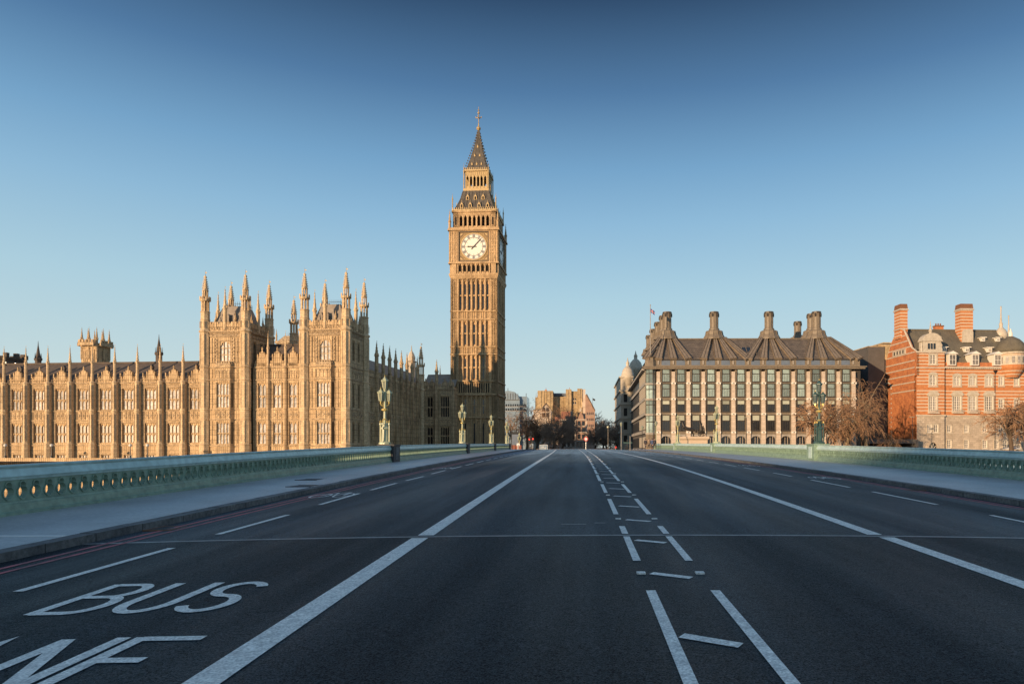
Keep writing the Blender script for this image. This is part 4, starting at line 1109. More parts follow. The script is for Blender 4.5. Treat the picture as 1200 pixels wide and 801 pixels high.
for s in range(4):
    F = Matrix.Rotation(s * PI / 2, 4, 'Z') @ Matrix.Translation((0, -H, 0))
    shaft.T = trim.T = dark.T = F
    # recessed plane, 0.45 behind; seven panels between eight ribs
    pw = 4.25     # half width of the panelled middle
    n = 7; p = 2 * pw / n
    shaft.quad((-pw, .55, GZ), (pw, .55, GZ), (pw, .55, 47.5), (-pw, .55, 47.5))
    for sg in (-1, 1):       # corner piers in two steps
        a, b_2 = sorted((sg * pw, sg * H))
        shaft.box(a, b_2, 0, 1.5, GZ, 47.2)
        c0, c1 = sorted((sg * (H - .35), sg * (H + .15)))
        shaft.box(c0 if sg > 0 else c0, c1, -.15, .35, GZ, 47.1)
        for z0, z1 in tiers[1:]:
            for q in (4.75, 5.35): trim.box(sg * q - .06, sg * q + .06, -.14, .02, z0 + .2, z1 - .2)
            trim.prism([(sg * 5.05 - .24, z1 - .2), (sg * 5.05 + .24, z1 - .2), (sg * 5.05, z1 - .75)], -.1, .02)
    for i in range(n + 1):
        x = -pw + p * i
        shaft.box(x - .15, x + .15, -.12 if i % 2 == 0 else .02, .56, GZ, 47.3)
        if 0 < i < n: pass
    for z0, z1 in tiers[1:]:
        for i in range(n):
            x = -pw + p * (i + .5)
            # arched panel heads
            shaft.prism([(x - p / 2 + .1, z1), (x, z1), (x - p / 2 + .1, z1 - .9)], .2, .55); shaft.prism([(x, z1), (x + p / 2 - .1, z1), (x + p / 2 - .1, z1 - .9)], .2, .55)
            if z0 > 9: trim.box(x - p / 2 + .12, x + p / 2 - .12, .3, .56, (z0 + z1) / 2 - .2, (z0 + z1) / 2 + .15)
            if i % 2 == 1 or z0 > 38:
                Fs = F @ Matrix.Translation((0, .53, 0))
                slit(Fs, x, z0 + .5, (z1 - z0) - 1.6, .40 if z0 < 38 else .34)
    # bands between the tiers
    for z0, z1 in ((15.8, 19.4), (26.5, 28.5), (35.8, 38.0)):
        shaft.box(-pw, pw, .15, .56, z0, z1)
        m = 14; q = 2 * pw / m
        for i in range(m + 1): trim.box(-pw + q * i - .06, -pw + q * i + .06, .0, .2, z0 + .2, z1 - .2)
        if z0 < 17:
            for i in range(m): dark.box(-pw + q * (i + .5) - .13, -pw + q * (i + .5) + .13, .10, .17, z0 + .5, z1 - .6)
    for z, d, h in ((1.5, .35, .5), (9.7, .32, .4), (15.8, .42, .5), (19.4, .30, .35), (26.5, .25, .3), (28.5, .25, .3), (35.8, .22, .3), (38.0, .25, .3)):
        trim.box(-H - d, H + d, -d, .5, z - h / 2, z + h / 2)
    # --- corbelled stage under the dial
    shaft.frus((-H - .1, H + .1, -.1, 1.0), (-H - .45, H + .45, -.5, 1.0), 46.6, 47.6)
    HC = 6.55
    y0 = H - HC
    shaft.box(-HC, HC, y0 - .1, 1.5, 47.6, 48.0)
    shaft.box(-HC, HC, y0 + .6, 1.5, 48.0, 50.6)
    m = 7; q = 8.5 / m
    for i in range(m + 1): shaft.box(-4.25 + q * i - .16, -4.25 + q * i + .16, y0 - .05, y0 + .61, 48.0, 50.6)
    for i in range(m):
        x = -4.25 + q * (i + .5); q_ = MB(F); q_.box(x - .30, x + .30, y0 + .5, y0 + .62, 48.3, 50.1); q_.build('louvre', 'dark_void', TW)
        shaft.prism([(x - q / 2 + .1, 50.6), (x, 50.6), (x - q / 2 + .1, 49.9)], y0 + .1, y0 + .6); shaft.prism([(x, 50.6), (x + q / 2 - .1, 50.6), (x + q / 2 - .1, 49.9)], y0 + .1, y0 + .6)
        trim.box(x - .3, x + .3, y0 + .1, y0 + .6, 48.0, 48.5)
    trim.box(-HC - .15, HC + .15, y0 - .25, y0 + 1, 50.6, 51.0)
    # clock stage wall with its square recess
    wall(shaft, -HC, HC, 51.0, 59.4, [(-4.1, 4.1, 51.15, 59.2)], .3, y0)
    for sg in (-1, 1):
        for xx in (4.5, 5.1, 5.75, 6.35): trim.box(sg * xx - .07, sg * xx + .07, y0 - .12, y0 + .02, 51.1, 59.2)
        for zz in (53.5, 56.3): trim.box(min(sg * 4.4, sg * 6.5), max(sg * 4.4, sg * 6.5), y0 - .10, y0 + .02, zz, zz + .25)
        for zz in (51.8, 54.4, 57.2): trim.box(sg * 5.42 - .2, sg * 5.42 + .2, y0 - .09, y0 + .02, zz, zz + 1.1)
    trim.box(-HC - .35, HC + .35, y0 - .4, y0 + 1, 59.4, 59.8); trim.box(-HC - .2, HC + .2, y0 - .25, y0 + 1, 59.8, 60.2)
    # belfry arcade
    HB = 5.75; yb = H - HB
    for i in range(8):
        x = -4.2 + 1.2 * i; shaft.box(x - .2, x + .2, yb, yb + .7, 60.2, 64.0)
    for i in range(7):
        x = -3.6 + 1.2 * i; q_ = MB(F); q_.quad((x - .45, yb + .9, 60.4), (x + .45, yb + .9, 60.4), (x + .45, yb + .9, 63.8), (x - .45, yb + .9, 63.8)); q_.build('louvre', 'dark_void', TW)
        shaft.prism([(x - .42, 63.9), (x, 63.9), (x - .42, 63.0)], yb + .05, yb + .6); shaft.prism([(x, 63.9), (x + .42, 63.9), (x + .42, 63.0)], yb + .05, yb + .6)
        shaft.box(x - .42, x + .42, yb + .15, yb + .5, 60.2, 60.9)
    for sg in (-1, 1):
        a, c = sorted((sg * 4.2, sg * HB)); shaft.box(a, c, yb, yb + 1.4, 60.2, 64.0)
        q_ = MB(F); q_.box(sg * 5.0 - .22, sg * 5.0 + .22, yb - .02, yb + .05, 61.2, 63.2); q_.build('louvre', 'dark_void', TW)
    shaft.box(-HB, HB, yb, yb + 1.4, 63.9, 64.6)
    trim.box(-HB - .3, HB + .3, yb - .3, yb + 1, 64.5, 64.9)
shaft.T = None
shaft.box(-5.2, 5.2, -5.2, 5.2, 55, 60.3)
shaft.build("shaft", "tower_stone", TW); trim.build("carved_bands", "tower_stone", TW); dark.build("arcade_slots", "dark_void", TW)["kind"] = "stuff"
# gilded cornice and iron roofs
g = MB(); g.box(-6.0, 6.0, -6.0, 6.0, 64.9, 65.3)
for s in range(4):
    g.T = Matrix.Rotation(s * PI / 2, 4, 'Z')
    for i in range(11): g.box(-5.6 + 1.12 * i - .12, -5.6 + 1.12 * i + .12, -6.08, -5.95, 64.95, 65.25); 
    for i in range(22): g.box(-5.8 + .552 * i - .1, -5.8 + .552 * i + .1, -6.0, -5.8, 65.3, 65.75)
g.build("gilded_cornice", "gilding", TW)
r = MB()
def prof_roof(b, pr):
    for (h0, z0), (h1, z1) in zip(pr, pr[1:]): b.frus((-h0, h0, -h0, h0), (-h1, h1, -h1, h1), z0, z1)
prof_roof(r, [(5.55, 65.3), (4.75, 66.9), (4.1, 68.6), (3.55, 70.8)])
for s in range(4):       # standing ribs of the cast iron roof
    r.T = Matrix.Rotation(s * PI / 2, 4, 'Z')
    for i in range(9):
        f = -1 + i / 4
        r.tube([(f * 5.5, -5.58, 65.3), (f * 4.7, -4.78, 66.9), (f * 4.05, -4.13, 68.6), (f * 3.5, -3.58, 70.8)], .07, 4)
r.T = None
lr = r.build("lower_roof", "iron_roof", TW)
LUC = MB(); LUC.prism([(-.42, 0), (.42, 0), (.42, .85), (0, 1.55), (-.42, .85)], -.1, .8); LUC.box(-.03, .03, -.12, 0, 1.5, 2.0)
LUCD = MB(); LUCD.quad((-.22, -.115, .1), (.22, -.115, .1), (.22, -.115, .85), (-.22, -.115, .85))
lm = LUC.mesh("dormer", "gilding"); ld = LUCD.mesh("opening", "dark_void")
for s in range(4):
    Fm = Matrix.Rotation(s * PI / 2, 4, 'Z')
    for zz, hh, xs in ((65.9, 5.15, (-3.5, -1.2, 1.2, 3.5)), (68.2, 4.15, (-2.1, 0, 2.1))):
        for x in xs:
            o = obj("dormer", lm, TW, Fm @ Vector((x, -hh - .1, zz)), s * PI / 2); obj("opening", ld, o)
# open lantern stage
l = MB(); ld2 = MB()
l.box(-3.5, 3.5, -3.5, 3.5, 70.8, 71.4)
for s in range(4):
    l.T = ld2.T = Matrix.Rotation(s * PI / 2, 4, 'Z')
    for i in range(7): x = -2.9 + 5.8 / 6 * i; l.box(x - .16, x + .16, -3.1, -2.75, 71.4, 74.9)
    for i in range(6): x = -2.9 + 5.8 / 6 * (i + .5); l.prism([(x - .33, 74.9), (x, 74.9), (x - .33, 74.2)], -3.05, -2.8); l.prism([(x, 74.9), (x + .33, 74.9), (x + .33, 74.2)], -3.05, -2.8); l.box(x - .33, x + .33, -3.0, -2.85, 71.4, 72.1)
    l.box(-3.1, 3.1, -3.12, -2.7, 74.9, 75.9)
    for i in range(12): x = -2.85 + 5.7 / 11 * i; l.box(x - .08, x + .08, -3.2, -3.1, 75.0, 75.8)
    l.box(-3.45, 3.45, -3.45, -3.0, 75.9, 76.3)
    for i in range(14): x = -3.3 + 6.6 / 13 * i; l.box(x - .1, x + .1, -3.42, -3.3, 76.3, 76.8)
l.build("lantern", "gilding", TW)
ld2.T = None; ld2.box(-1.2, 1.2, -1.2, 1.2, 71, 75); ld2.build("belfry_core", "dark_void", TW)
r = MB(); prof_roof(r, [(2.95, 76.3), (2.35, 78.2), (1.8, 80.2), (1.2, 82.6), (.62, 85.2), (.22, 88.0)])
for s in range(4):
    r.T = Matrix.Rotation(s * PI / 2, 4, 'Z')
    for k in range(15):
        t = k / 15; z = 76.6 + 11 * t; hh = 2.9 * (1 - t) ** 1.12 + .2; r.box(-hh - .14, -hh + .14, -hh - .14, -hh + .14, z, z + .3)
    for f in (-.33, .33): r.tube([(f * 2.9, -2.97, 76.3), (f * 2.35, -2.37, 78.2), (f * 1.8, -1.82, 80.2), (f * 1.2, -1.22, 82.6), (0, -.3, 87)], .05, 4)
r.T = None; sp_ = r.build("spire", "iron_roof", TW)
for s in range(4):
    Fm = Matrix.Rotation(s * PI / 2, 4, 'Z')
    for zz, hh, xs in ((77.7, 2.55, (-1.3, 0, 1.3)), (80.2, 1.82, (-.7, .7)), (82.7, 1.2, (0,))):
        for x in xs:
            o = obj("dormer", lm, TW, Fm @ Vector((x, -hh - .05, zz)), s * PI / 2, sc=(.45, .6, .5))
f = MB(); f.lathe([(.22, 87.6), (.6, 88.1), (.6, 88.4), (.2, 88.8), (.12, 89.6)], 8); f.tube([(0, 0, 89), (0, 0, 94.0)], [.12, .05], 6)
f.box(-.75, .75, -.06, .06, 90.9, 91.1); f.box(-.06, .06, -.75, .75, 90.9, 91.1); f.ball((0, 0, 92.3), .33)
for x, y in ((.75, 0), (-.75, 0), (0, .75), (0, -.75)): f.ball((x, y, 91.2), .16)
f.lathe([(.05, 92.8), (.28, 93.0), (.05, 93.3)], 6); f.build("finial", "gilding", TW)
for sx in (-1, 1):
    for sy in (-1, 1):
        obj("pinnacle", P_T2, TW, (sx * 3.35, sy * 3.35, 71.4), sc=(1, 1, 1.5)); obj("pinnacle", P_T2, TW, (sx * 5.85, sy * 5.85, 64.9))
        obj("pinnacle", P_T1, TW, (sx * 6.45, sy * 6.45, 59.8))
        q = MB(); 
# the roofs above the belfry rise a little taller
done_ = set()
for o_ in TW.children:
    if o_.location.z > 65.3: o_.location.z += (o_.location.z - 65.3) * .057
    if o_.data and o_.data.name not in done_:
        done_.add(o_.data.name)
        for v_ in o_.data.vertices:
            if v_.co.z > 65.3: v_.co.z += (v_.co.z - 65.3) * .057
# dials
def dial(F):
    Fd = F
    t = MB(); t.box(-4.1, 4.1, 0.02, .12, 51.15, 59.2)
    yc = 55.17; rr = 3.5
    fr_ = MB()
    for a, b_, c, d in ((-4.1, 4.1, 51.15, 51.38), (-4.1, 4.1, 58.97, 59.2), (-4.1, -3.9, 51.38, 58.97), (3.9, 4.1, 51.38, 58.97)): fr_.box(a, b_, -.22, .02, c, d)
    fm = obj("clock_surround", t.mesh("clock_surround", "dial_surround"), TW, F.translation, F.to_euler().z)
    obj("gilded_frame", fr_.mesh("gilded_frame", "bronze_dark"), fm)
    fd = MB()
    for sx in (-1, 1):
        for sz in (-1, 1):
            fd.prism([(sx * 3.75, yc + sz * 3.6), (sx * 2.3, yc + sz * 3.6), (sx * 3.75, yc + sz * 2.2)], -.01, .01)
    obj("spandrel", fd.mesh("spandrel", "tower_stone_dark"), fm)
    fd = MB()
    for sx in (-1, 1):
        for sz in (-1, 1):
            fd.prism([(sx * 3.6, yc + sz * 3.45), (sx * 2.9, yc + sz * 3.45), (sx * 3.6, yc + sz * 2.8)], -.04, .0)
            fd.box(min(sx * 2.7, sx * 2.5), max(sx * 2.7, sx * 2.5), -.03, 0, yc + sz * 3.3 - .1, yc + sz * 3.3 + .1)
    obj("spandrel_gilding", fd.mesh("spandrel_gilding", "gilding"), fm)
    def ring(r0, r1, y0, y1, m, nm, par):
        b = MB(); n = 60; P = []
        for k in range(n):
            a = 2 * PI * k / n
            P += [(r0 * math.sin(a), y0, yc + r0 * math.cos(a)), (r1 * math.sin(a), y0, yc + r1 * math.cos(a)), (r1 * math.sin(a), y1, yc + r1 * math.cos(a)), (r0 * math.sin(a), y1, yc + r0 * math.cos(a))]
        b.add(P, [(4 * k + i, 4 * ((k + 1) % n) + i, 4 * ((k + 1) % n) + (i + 1) % 4, 4 * k + (i + 1) % 4) for k in range(n) for i in range(4)])
        return obj(nm, b.mesh(nm, m), par)
    d = MB(); n = 60; d.add([(0, -.04, yc)] + [(3.5 * math.sin(2 * PI * k / n), -.04, yc + 3.5 * math.cos(2 * PI * k / n)) for k in range(n)], [(0, 1 + (k + 1) % n, 1 + k) for k in range(n)])
    D = obj("clock_dial", d.mesh("clock_dial", "opal_glass"), TW, F.translation, F.to_euler().z)
    ring(3.38, 3.62, -.12, .0, "gilding", "outer_rim", D)
    ring(2.42, 3.36, -.052, -.046, "numeral_ring", "chapter_ring", D)
    b = MB()
    for k in range(12):          # pale cartouches between numerals
        pass
    N = ["XII", "I", "II", "III", "IV", "V", "VI", "VII", "VIII", "IX", "X", "XI"]
    for k, s in enumerate(N):
        a = 2 * PI * k / 12; ws = {'I': .13, 'V': .30, 'X': .32}
        tot = sum(ws[c] for c in s); x = -tot / 2
        def P(xx, rr_): return (rr_ * math.sin(a) + xx * math.cos(a), rr_ * math.cos(a) - xx * math.sin(a))
        def st(xa, ra, xb, rb, w_=.05):
            (ax, az), (bx, bz) = P(xa, ra), P(xb, rb); ln = math.hypot(bx - ax, bz - az); nx, nz = -(bz - az) / ln * w_ / 2, (bx - ax) / ln * w_ / 2
            b.prism([(ax + nx, yc + az + nz), (bx + nx, yc + bz + nz), (bx - nx, yc + bz - nz), (ax - nx, yc + az - nz)], -.066, -.056)
        for c in s:
            wd = ws[c]; m_ = x + wd / 2
            if c == 'I': st(m_, 2.55, m_, 3.2, .065)
            elif c == 'V': st(m_, 2.55, m_ - .11, 3.2); st(m_, 2.55, m_ + .11, 3.2)
            else: st(m_ - .12, 2.55, m_ + .12, 3.2, .06); st(m_ + .12, 2.55, m_ - .12, 3.2)
            x += wd
        st(0, 1.95, 0, 2.42, .07)
    for k in range(60):
        a = 2 * PI * k / 60; b.T = None
        p0 = (3.26 * math.sin(a), 3.26 * math.cos(a)); b.box(p0[0] - .025, p0[0] + .025, -.064, -.054, yc + p0[1] - .025, yc + p0[1] + .025)
    obj("numerals", b.mesh("numerals", "black_iron"), D)
    b = MB()
    for k in range(12):
        a = 2 * PI * (k + .5) / 12; cxx, cz = 2.86 * math.sin(a), 2.86 * math.cos(a)
        q = [(a0 * math.cos(a) + r0 * math.sin(a), -a0 * math.sin(a) + r0 * math.cos(a)) for a0, r0 in ((-.32, 2.55), (.32, 2.55), (.40, 3.15), (-.40, 3.15))]
        b = MB(); b.prism([(x_, yc + z_) for x_, z_ in q], -.058, -.053); obj('dial_panel', b.mesh('dial_panel', 'opal_glass'), D)
    ring(2.36, 2.44, -.07, -.05, "black_iron", "inner_rim", D)
    def hand(nm, ang, ln, tail, w0, w1):
        b = MB(); sn, cs = math.sin(ang), math.cos(ang)
        pts = [(-w0 / 2, -tail), (w0 / 2, -tail), (w0 / 2, ln * .6), (w1, ln * .7), (0, ln), (-w1, ln * .7), (-w0 / 2, ln * .6)]
        b.prism([(x_ * cs + r_ * sn, yc - x_ * sn + r_ * cs) for x_, r_ in pts], -.16 - (.04 if nm == "minute_hand" else 0), -.11 - (.04 if nm == "minute_hand" else 0))
        obj(nm, b.mesh(nm, "black_iron"), D)
    mn = 7.2
    hand("minute_hand", 2 * PI * mn / 60, 3.25, .95, .20, .11); hand("hour_hand", 2 * PI * (9 + mn / 60 - .12) / 12, 1.95, .7, .24, .22)
    b = MB(); b.ball((0, -.15, yc), .2, 8, 5, (1, .4, 1)); obj("hub", b.mesh("hub", "black_iron"), D)
for s in range(4):
    dial(Matrix.Rotation(s * PI / 2, 4, 'Z') @ Matrix.Translation((0, -6.55 + .28, 0)))
# ------------------------------------------------------------------ columned office building
PB = thing("office_building", "brown bronze roofed office block with pale stone columns and tall drum chimneys", "building", (14.8, 160, 0), R(-.6))
PX = [2.9 + 3.5 * i for i in range(14)]
PW, PD = 50.6, 62.0
b = MB(); b.box(0.9, PW - .2, .9, PD, -1.02, 20.2); b.build("wall", "bronze_dark", PB)
FLO = [(4.75, 9.3, 5.7, 9.3), (9.75, 12.75, 10.1, 12.75), (13.2, 16.6, 13.6, 16.6), (16.9, 20.1, 17.1, 20.0)]
def col_mesh():
    b = MB()
    b.frus((-.55, .55, -.5, .6), (-.50, .50, -.42, .6), -1.02, 4.6); b.frus((-.50, .50, -.42, .6), (-.40, .40, -.22, .6), 4.6, 19.4)
    return b
cm = col_mesh().mesh("column", "portland_column")
cb = MB()
for z in (5.2, 9.45, 12.95, 16.65):
    w_ = .52; cb.box(-w_, w_, -.62, .3, z - .22, z + .22)
cbm = cb.mesh("capital_blocks", "white_block")
ci = MB()
for z in (5.2, 9.45, 12.95, 16.65): ci.box(-.13, .13, -.66, -.60, z - .12, z + .12)
cim = ci.mesh("fixing", "bronze_dark")
for x in PX:
    c = obj("column", cm, PB, (x, 0, 0)); q = obj("capital_blocks", cbm, c); obj("fixing", cim, c)
def bay_window(F, x, z0, z1, shelf):
    """bronze bay window box: frame, dark glass in three lights, pale top light"""
    key = (round(z1 - z0, 2), shelf)
    if key not in BW:
        h = z1 - z0; f = MB(); w_ = .86
        f.box(-w_ - .10, w_ + .10, -.22, .7, -.28, 0); f.box(-w_ - .1, w_ + .1, -.26, .7, h - .06, h + .1)
        for x_ in (-w_, w_): f.box(x_ - .07, x_ + .07, -.2, .7, 0, h)
        for x_ in (-.43, 0, .43): f.box(x_ - .03, x_ + .03, -.2, -.08, 0, h * (.62 if shelf else 1))
        f.box(-w_, w_, -.2, -.08, h * .60, h * .66) if shelf else f.box(-w_, w_, -.2, -.08, h * .5, h * .54)
        g = MB(); g.quad((-w_, -.1, 0), (w_, -.1, 0), (w_, -.1, h), (-w_, -.1, h))
        s = MB(); s.quad((-w_, -.14, h * .66), (w_, -.14, h * .66), (w_, -.14 if shelf != 2 else -.14, h), (-w_, -.14, h))
        BW[key] = (f.mesh("window", "bronze_dark"), g.mesh("pane", "dark_glass" if shelf < 2 else "green_glass"), s.mesh("light_shelf", "light_shelf") if shelf == 1 else None)
    a, p, s = BW[key]
    o = obj("window", a, PB, F @ Vector((x, 0, z0)), F.to_euler().z); obj("pane", p, o)
    if s: obj("light_shelf", s, o)
BW = {}
F0 = fr(0, 0, 0)
sp = MB()
random.seed(3)
for i, x in enumerate([PX[0] - 1.75] * 0 + [PX[j] + 1.75 for j in range(13)]):
    for k, (za, zb, z0, z1) in enumerate(FLO):
        shelf = 1 if k in (0, 1) else 2
        if k == 2: shelf = 2
        bay_window(F0, x, z0, z1 - .1, shelf)
    for z0, z1 in ((4.75, 5.4), (9.3, 9.85), (12.75, 13.35), (16.6, 16.9)):
        sp.box(x - 1.28, x + 1.28, -.10, .9, z0, z1)
    for s in (-1, 1): sp.box(x + s * 1.12 - .16, x + s * 1.12 + .16, .05, .9, 4.7, 20.1)
sp.build("spandrels", "bronze_clad", PB)
# ground arcade
for j in range(13):
    x = PX[j] + 1.75
    b = MB(); n = 10
    for k in range(n):
        a0, a1 = PI * k / n, PI * (k + 1) / n
        P0 = (x + 1.15 * math.cos(a0), 3.35 + 1.0 * math.sin(a0)); P1 = (x + 1.15 * math.cos(a1), 3.35 + 1.0 * math.sin(a1))
        b.prism([P0, P1, (P1[0], 4.75), (P0[0], 4.75)], -.05, .5)
    for k in range(n):
        a0, a1 = PI * k / n, PI * (k + 1) / n
        b.prism([(x + 1.15 * math.cos(a0), 3.35 + math.sin(a0)), (x + 1.15 * math.cos(a1), 3.35 + math.sin(a1)), (x + 1.32 * math.cos(a1), 3.38 + 1.15 * math.sin(a1)), (x + 1.32 * math.cos(a0), 3.38 + 1.15 * math.sin(a0))], -.14, .0)
    o = b.build("arch", "gutter_stone", PB)
    g = MB(); g.quad((x - 1.3, .7, -1), (x + 1.3, .7, -1), (x + 1.3, .7, 4.7), (x - 1.3, .7, 4.7)); g.build("arcade_glass", "dark_glass", o)
    g = MB()
    for xx in (-.6, 0, .6): g.box(x + xx - .04, x + xx + .04, .6, .7, -1, 4.4)
    g.box(x - 1.2, x + 1.2, .6, .69, 2.2, 2.4); g.box(x - 1.2, x + 1.2, .6, .69, 0.6, .7); g.build("glazing_bars", "portland_column", o)
# eaves gutter, penthouse strip
b = MB(); b.box(-.6, PW + .3, -.75, .5, 19.95, 20.35); b.box(-.9, PW + .6, -1.0, .5, 20.35, 20.6); b.build("eaves", "bronze_clad", PB)
b = MB(); b.box(.6, PW - .6, .2, 1.2, 20.6, 22.4); pb_ = b.build("attic", "bronze_clad", PB)
for j in range(13):
    x = PX[j] + 1.75; g = MB(); g.quad((x - 1.0, .17, 20.95), (x + 1.0, .17, 20.95), (x + 1.0, .17, 22.1), (x - 1.0, .17, 22.1)); g.build("attic_window", "sign_blue", PB)
    q = MB(); q.box(x - 1.15, x + 1.15, -.15, .2, 22.1, 22.3)
    q.build("window_hood", "bronze_dark", PB)
for x in PX:
    q = MB(); q.box(x - .16, x + .16, .02, .22, 21.1, 22.0); q.build("vent_slot", "gutter_stone", PB)
# roof slopes
RB, RT = 22.35, 28.0; YT = 6.2
b = MB()
b.add([(.2, -.1, RB), (PW - .2, -.1, RB), (PW - 7, YT, RT), (5.8, YT, RT), (PW - .2, PD, RB), (PW - 7, PD - 6, RT), (.2, PD, RB), (5.8, PD - 6, RT)],
      [(0, 1, 2, 3), (1, 4, 5, 2), (4, 6, 7, 5), (6, 0, 3, 7), (3, 2, 5, 7)])
b.build("roof", "bronze_field", PB)
b = MB(); b.box(5.6, PW - 6.8, YT - .15, YT + 1.5, RT - .05, RT + .18); b.build("ridge_kerb", "bronze_clad", PB)
CH = [5.8, 17.3, 30.7, 42.3]
HAT = MB(); HAT.lathe([(2.75, 0), (2.75, .25), (2.2, 1.1), (2.1, 1.15), (2.05, 1.7), (1.95, 2.1), (1.3, 2.35), (1.25, 2.75), (1.0, 2.9), (.98, 6.2), (1.08, 6.25), (1.08, 6.85), (.85, 6.9)], 12)
for k in range(12):
    a = PI / 12 + k * PI / 6; HAT.tube([(2.75 * math.cos(a), 2.75 * math.sin(a), .2), (2.2 * math.cos(a), 2.2 * math.sin(a), 1.12), (1.98 * math.cos(a), 1.98 * math.sin(a), 2.12)], .07, 4); HAT.tube([(.99 * math.cos(a), .99 * math.sin(a), 2.9), (.99 * math.cos(a), .99 * math.sin(a), 6.2)], .05, 4)
hm = HAT.mesh("chimney", "bronze_clad")
CAP = MB(); CAP.lathe([(1.15, 6.4), (1.15, 6.75)], 12)
for k in range(6): a = k * PI / 3; CAP.box(1.1 * math.cos(a) - .14, 1.1 * math.cos(a) + .14, 1.1 * math.sin(a) - .14, 1.1 * math.sin(a) + .14, 5.6, 6.4)
cpm = CAP.mesh("chimney_cap", "bronze_dark")
def chim(x, y, z, s=1.0):
    o = obj("chimney", hm, PB, (x, y, z), sc=(s, s, s)); obj("chimney_cap", cpm, o); return o
for x in CH: chim(x, YT + 1.4, RT)
# radiating roof ducts from each chimney down to the column heads
def duct(b, p0, p1, w0, w1, h=.35):
    p0 = Vector(p0); p1 = Vector(p1); d = (p1 - p0); nrm = Vector((0, -(RT - RB), YT)).normalized(); sdv = d.cross(nrm).normalized()
    P = []
    for p, w_ in ((p0, w0), (p1, w1)):
        P += [p - sdv * w_ / 2, p + sdv * w_ / 2, p + sdv * w_ / 2 + nrm * h, p - sdv * w_ / 2 + nrm * h]
    b.add([tuple(q) for q in P], [(0, 1, 2, 3), (7, 6, 5, 4), (0, 4, 5, 1), (1, 5, 6, 2), (2, 6, 7, 3), (3, 7, 4, 0)])
for ci_, x in enumerate(CH):
    cols = [c for c in PX if abs(c - x) < (6.9 if ci_ != 0 else 6.2)]
    if ci_ == 0: cols = [-.1] + cols
    if ci_ == 3: cols = cols + [PW - .7]
    for c in cols:
        t = (c - x) / 7.0
        b = MB(); duct(b, (x + t * 2.3, YT, RT), (c + (.0), -.15, RB - .2), .95, 1.75, .55)
        bb = MB(); nrm = Vector((0, -(RT - RB), YT)).normalized() * .58
        d = b.build("roof_duct", "bronze_roof", PB)
        for s in (-.5, 0, .5): bb.tube([Vector((x + t * 2.3 + s * .85, YT, RT)) + nrm, Vector((c + s * 1.6, -.15, RB - .2)) + nrm], .05, 4)
        bb.build("duct_seam", "bronze_dark", d)
for xa, xb in ((21.9, 26.2),):     # glazed dormer strip between the second and third chimneys
    g = MB(); y_ = lambda z: -.1 + (z - RB) / (RT - RB) * (YT + .1) - .25
    g.quad((xa, y_(23.6), 23.6), (xb, y_(23.6), 23.6), (xb, y_(25.6), 25.6), (xa, y_(25.6), 25.6)); o = g.build("roof_glazing", "dark_glass", PB)
    q = MB()
    for k in range(5): xx = xa + (xb - xa) * k / 4; q.tube([(xx, y_(23.6) - .03, 23.6), (xx, y_(25.6) - .03, 25.6)], .07, 4)
    q.build("glazing_bars", "bronze_clad", o)
for i, (x, y, z) in enumerate(((5.6, 15, 29.2), (5.2, 24, 29.2), (5.0, 36, 29.4), (4.9, 48, 29.6))):
    chim(x, y, z, .9)
chim(42.7, 24, 29.3, .9); chim(43.7, 16, 29.6, .93)
# glazed chamfer bay at the left corner
for k, (z0, z1) in enumerate(((5.2, 8.9), (9.6, 12.5), (13.2, 16.1), (16.8, 19.9))):
    b = MB(); F = fr(-.05, 1.1, R(-45) + .0)
    b.lathe([(1.25, z0 - .5), (1.25, z0 - .05)], 8, 1.1, .75); 
    o = b.build("bay_band", "gutter_stone", PB)
    g = MB(); g.lathe([(1.15, z0 - .05), (1.15, z1 + .1)], 8, 1.1, .75); g.build("bay_glass", "green_glass", o)
    q = MB()
    for a in range(8): A = PI / 8 + a * PI / 4; q.box(1.1 + 1.16 * math.cos(A) - .05, 1.1 + 1.16 * math.cos(A) + .05, .75 + 1.16 * math.sin(A) - .05, .75 + 1.16 * math.sin(A) + .05, z0 - .05, z1 + .1)
    q.lathe([(1.2, (z0 + z1) / 2 + .5), (1.2, (z0 + z1) / 2 + .7)], 8, 1.1, .75)
    q.build("glazing_bars", "bronze_dark", o)
b = MB(); b.lathe([(1.2, -1.02), (1.2, 4.7)], 8, 1.1, .75); b.build("corner_drum", "bronze_clad", PB); b = MB(); b.lathe([(1.5, 19.9), (1.7, 20.4), (1.5, 20.6), (1.3, 22.6), (1.6, 22.8)], 8, 1.1, .75); b.build("drum_crown", "bronze_clad", PB)
# street side: ledges and deep windows, stopping where the masonry neighbour starts
F = fr(0, PD, -PI / 2)
sl = MB(F); wlb = MB(F)
wlb.box(.2, PD - 1.6, .35, 1.2, -1.02, 20); wlb.build("side_wall", "concrete_dark", PB)
n = 15; p = (PD - 2.4) / n
for z in (5.0, 9.3, 12.9, 16.5): sl.box(.1, PD - 1.8, -.15, .5, z, z + .75)
sl.box(-.1, PD - 1.6, -.85, .5, 19.9, 20.4)
sl.build("sill_band", "gutter_stone", PB)
gm = MB(); gm.quad((-1.3, .3, 0), (1.3, .3, 0), (1.3, .3, 2.6), (-1.3, .3, 2.6)); gmm = gm.mesh("window", "street_glass")
fm_ = MB(); fm_.box(-1.42, -1.28, -.1, .45, 0, 2.6); fm_.box(1.28, 1.42, -.1, .45, 0, 2.6); fm_.box(-.04, .04, .2, .32, 0, 2.6); fmm = fm_.mesh("window_frame", "gutter_stone")
for i in range(n - 5, n):
    for z in (1.6, 6.1, 10.2, 13.8, 17.3):
        o = obj("window", gmm, PB, F @ Vector((1.2 + p * (i + .5), 0, z)), -PI / 2); obj("window_frame", fmm, o)
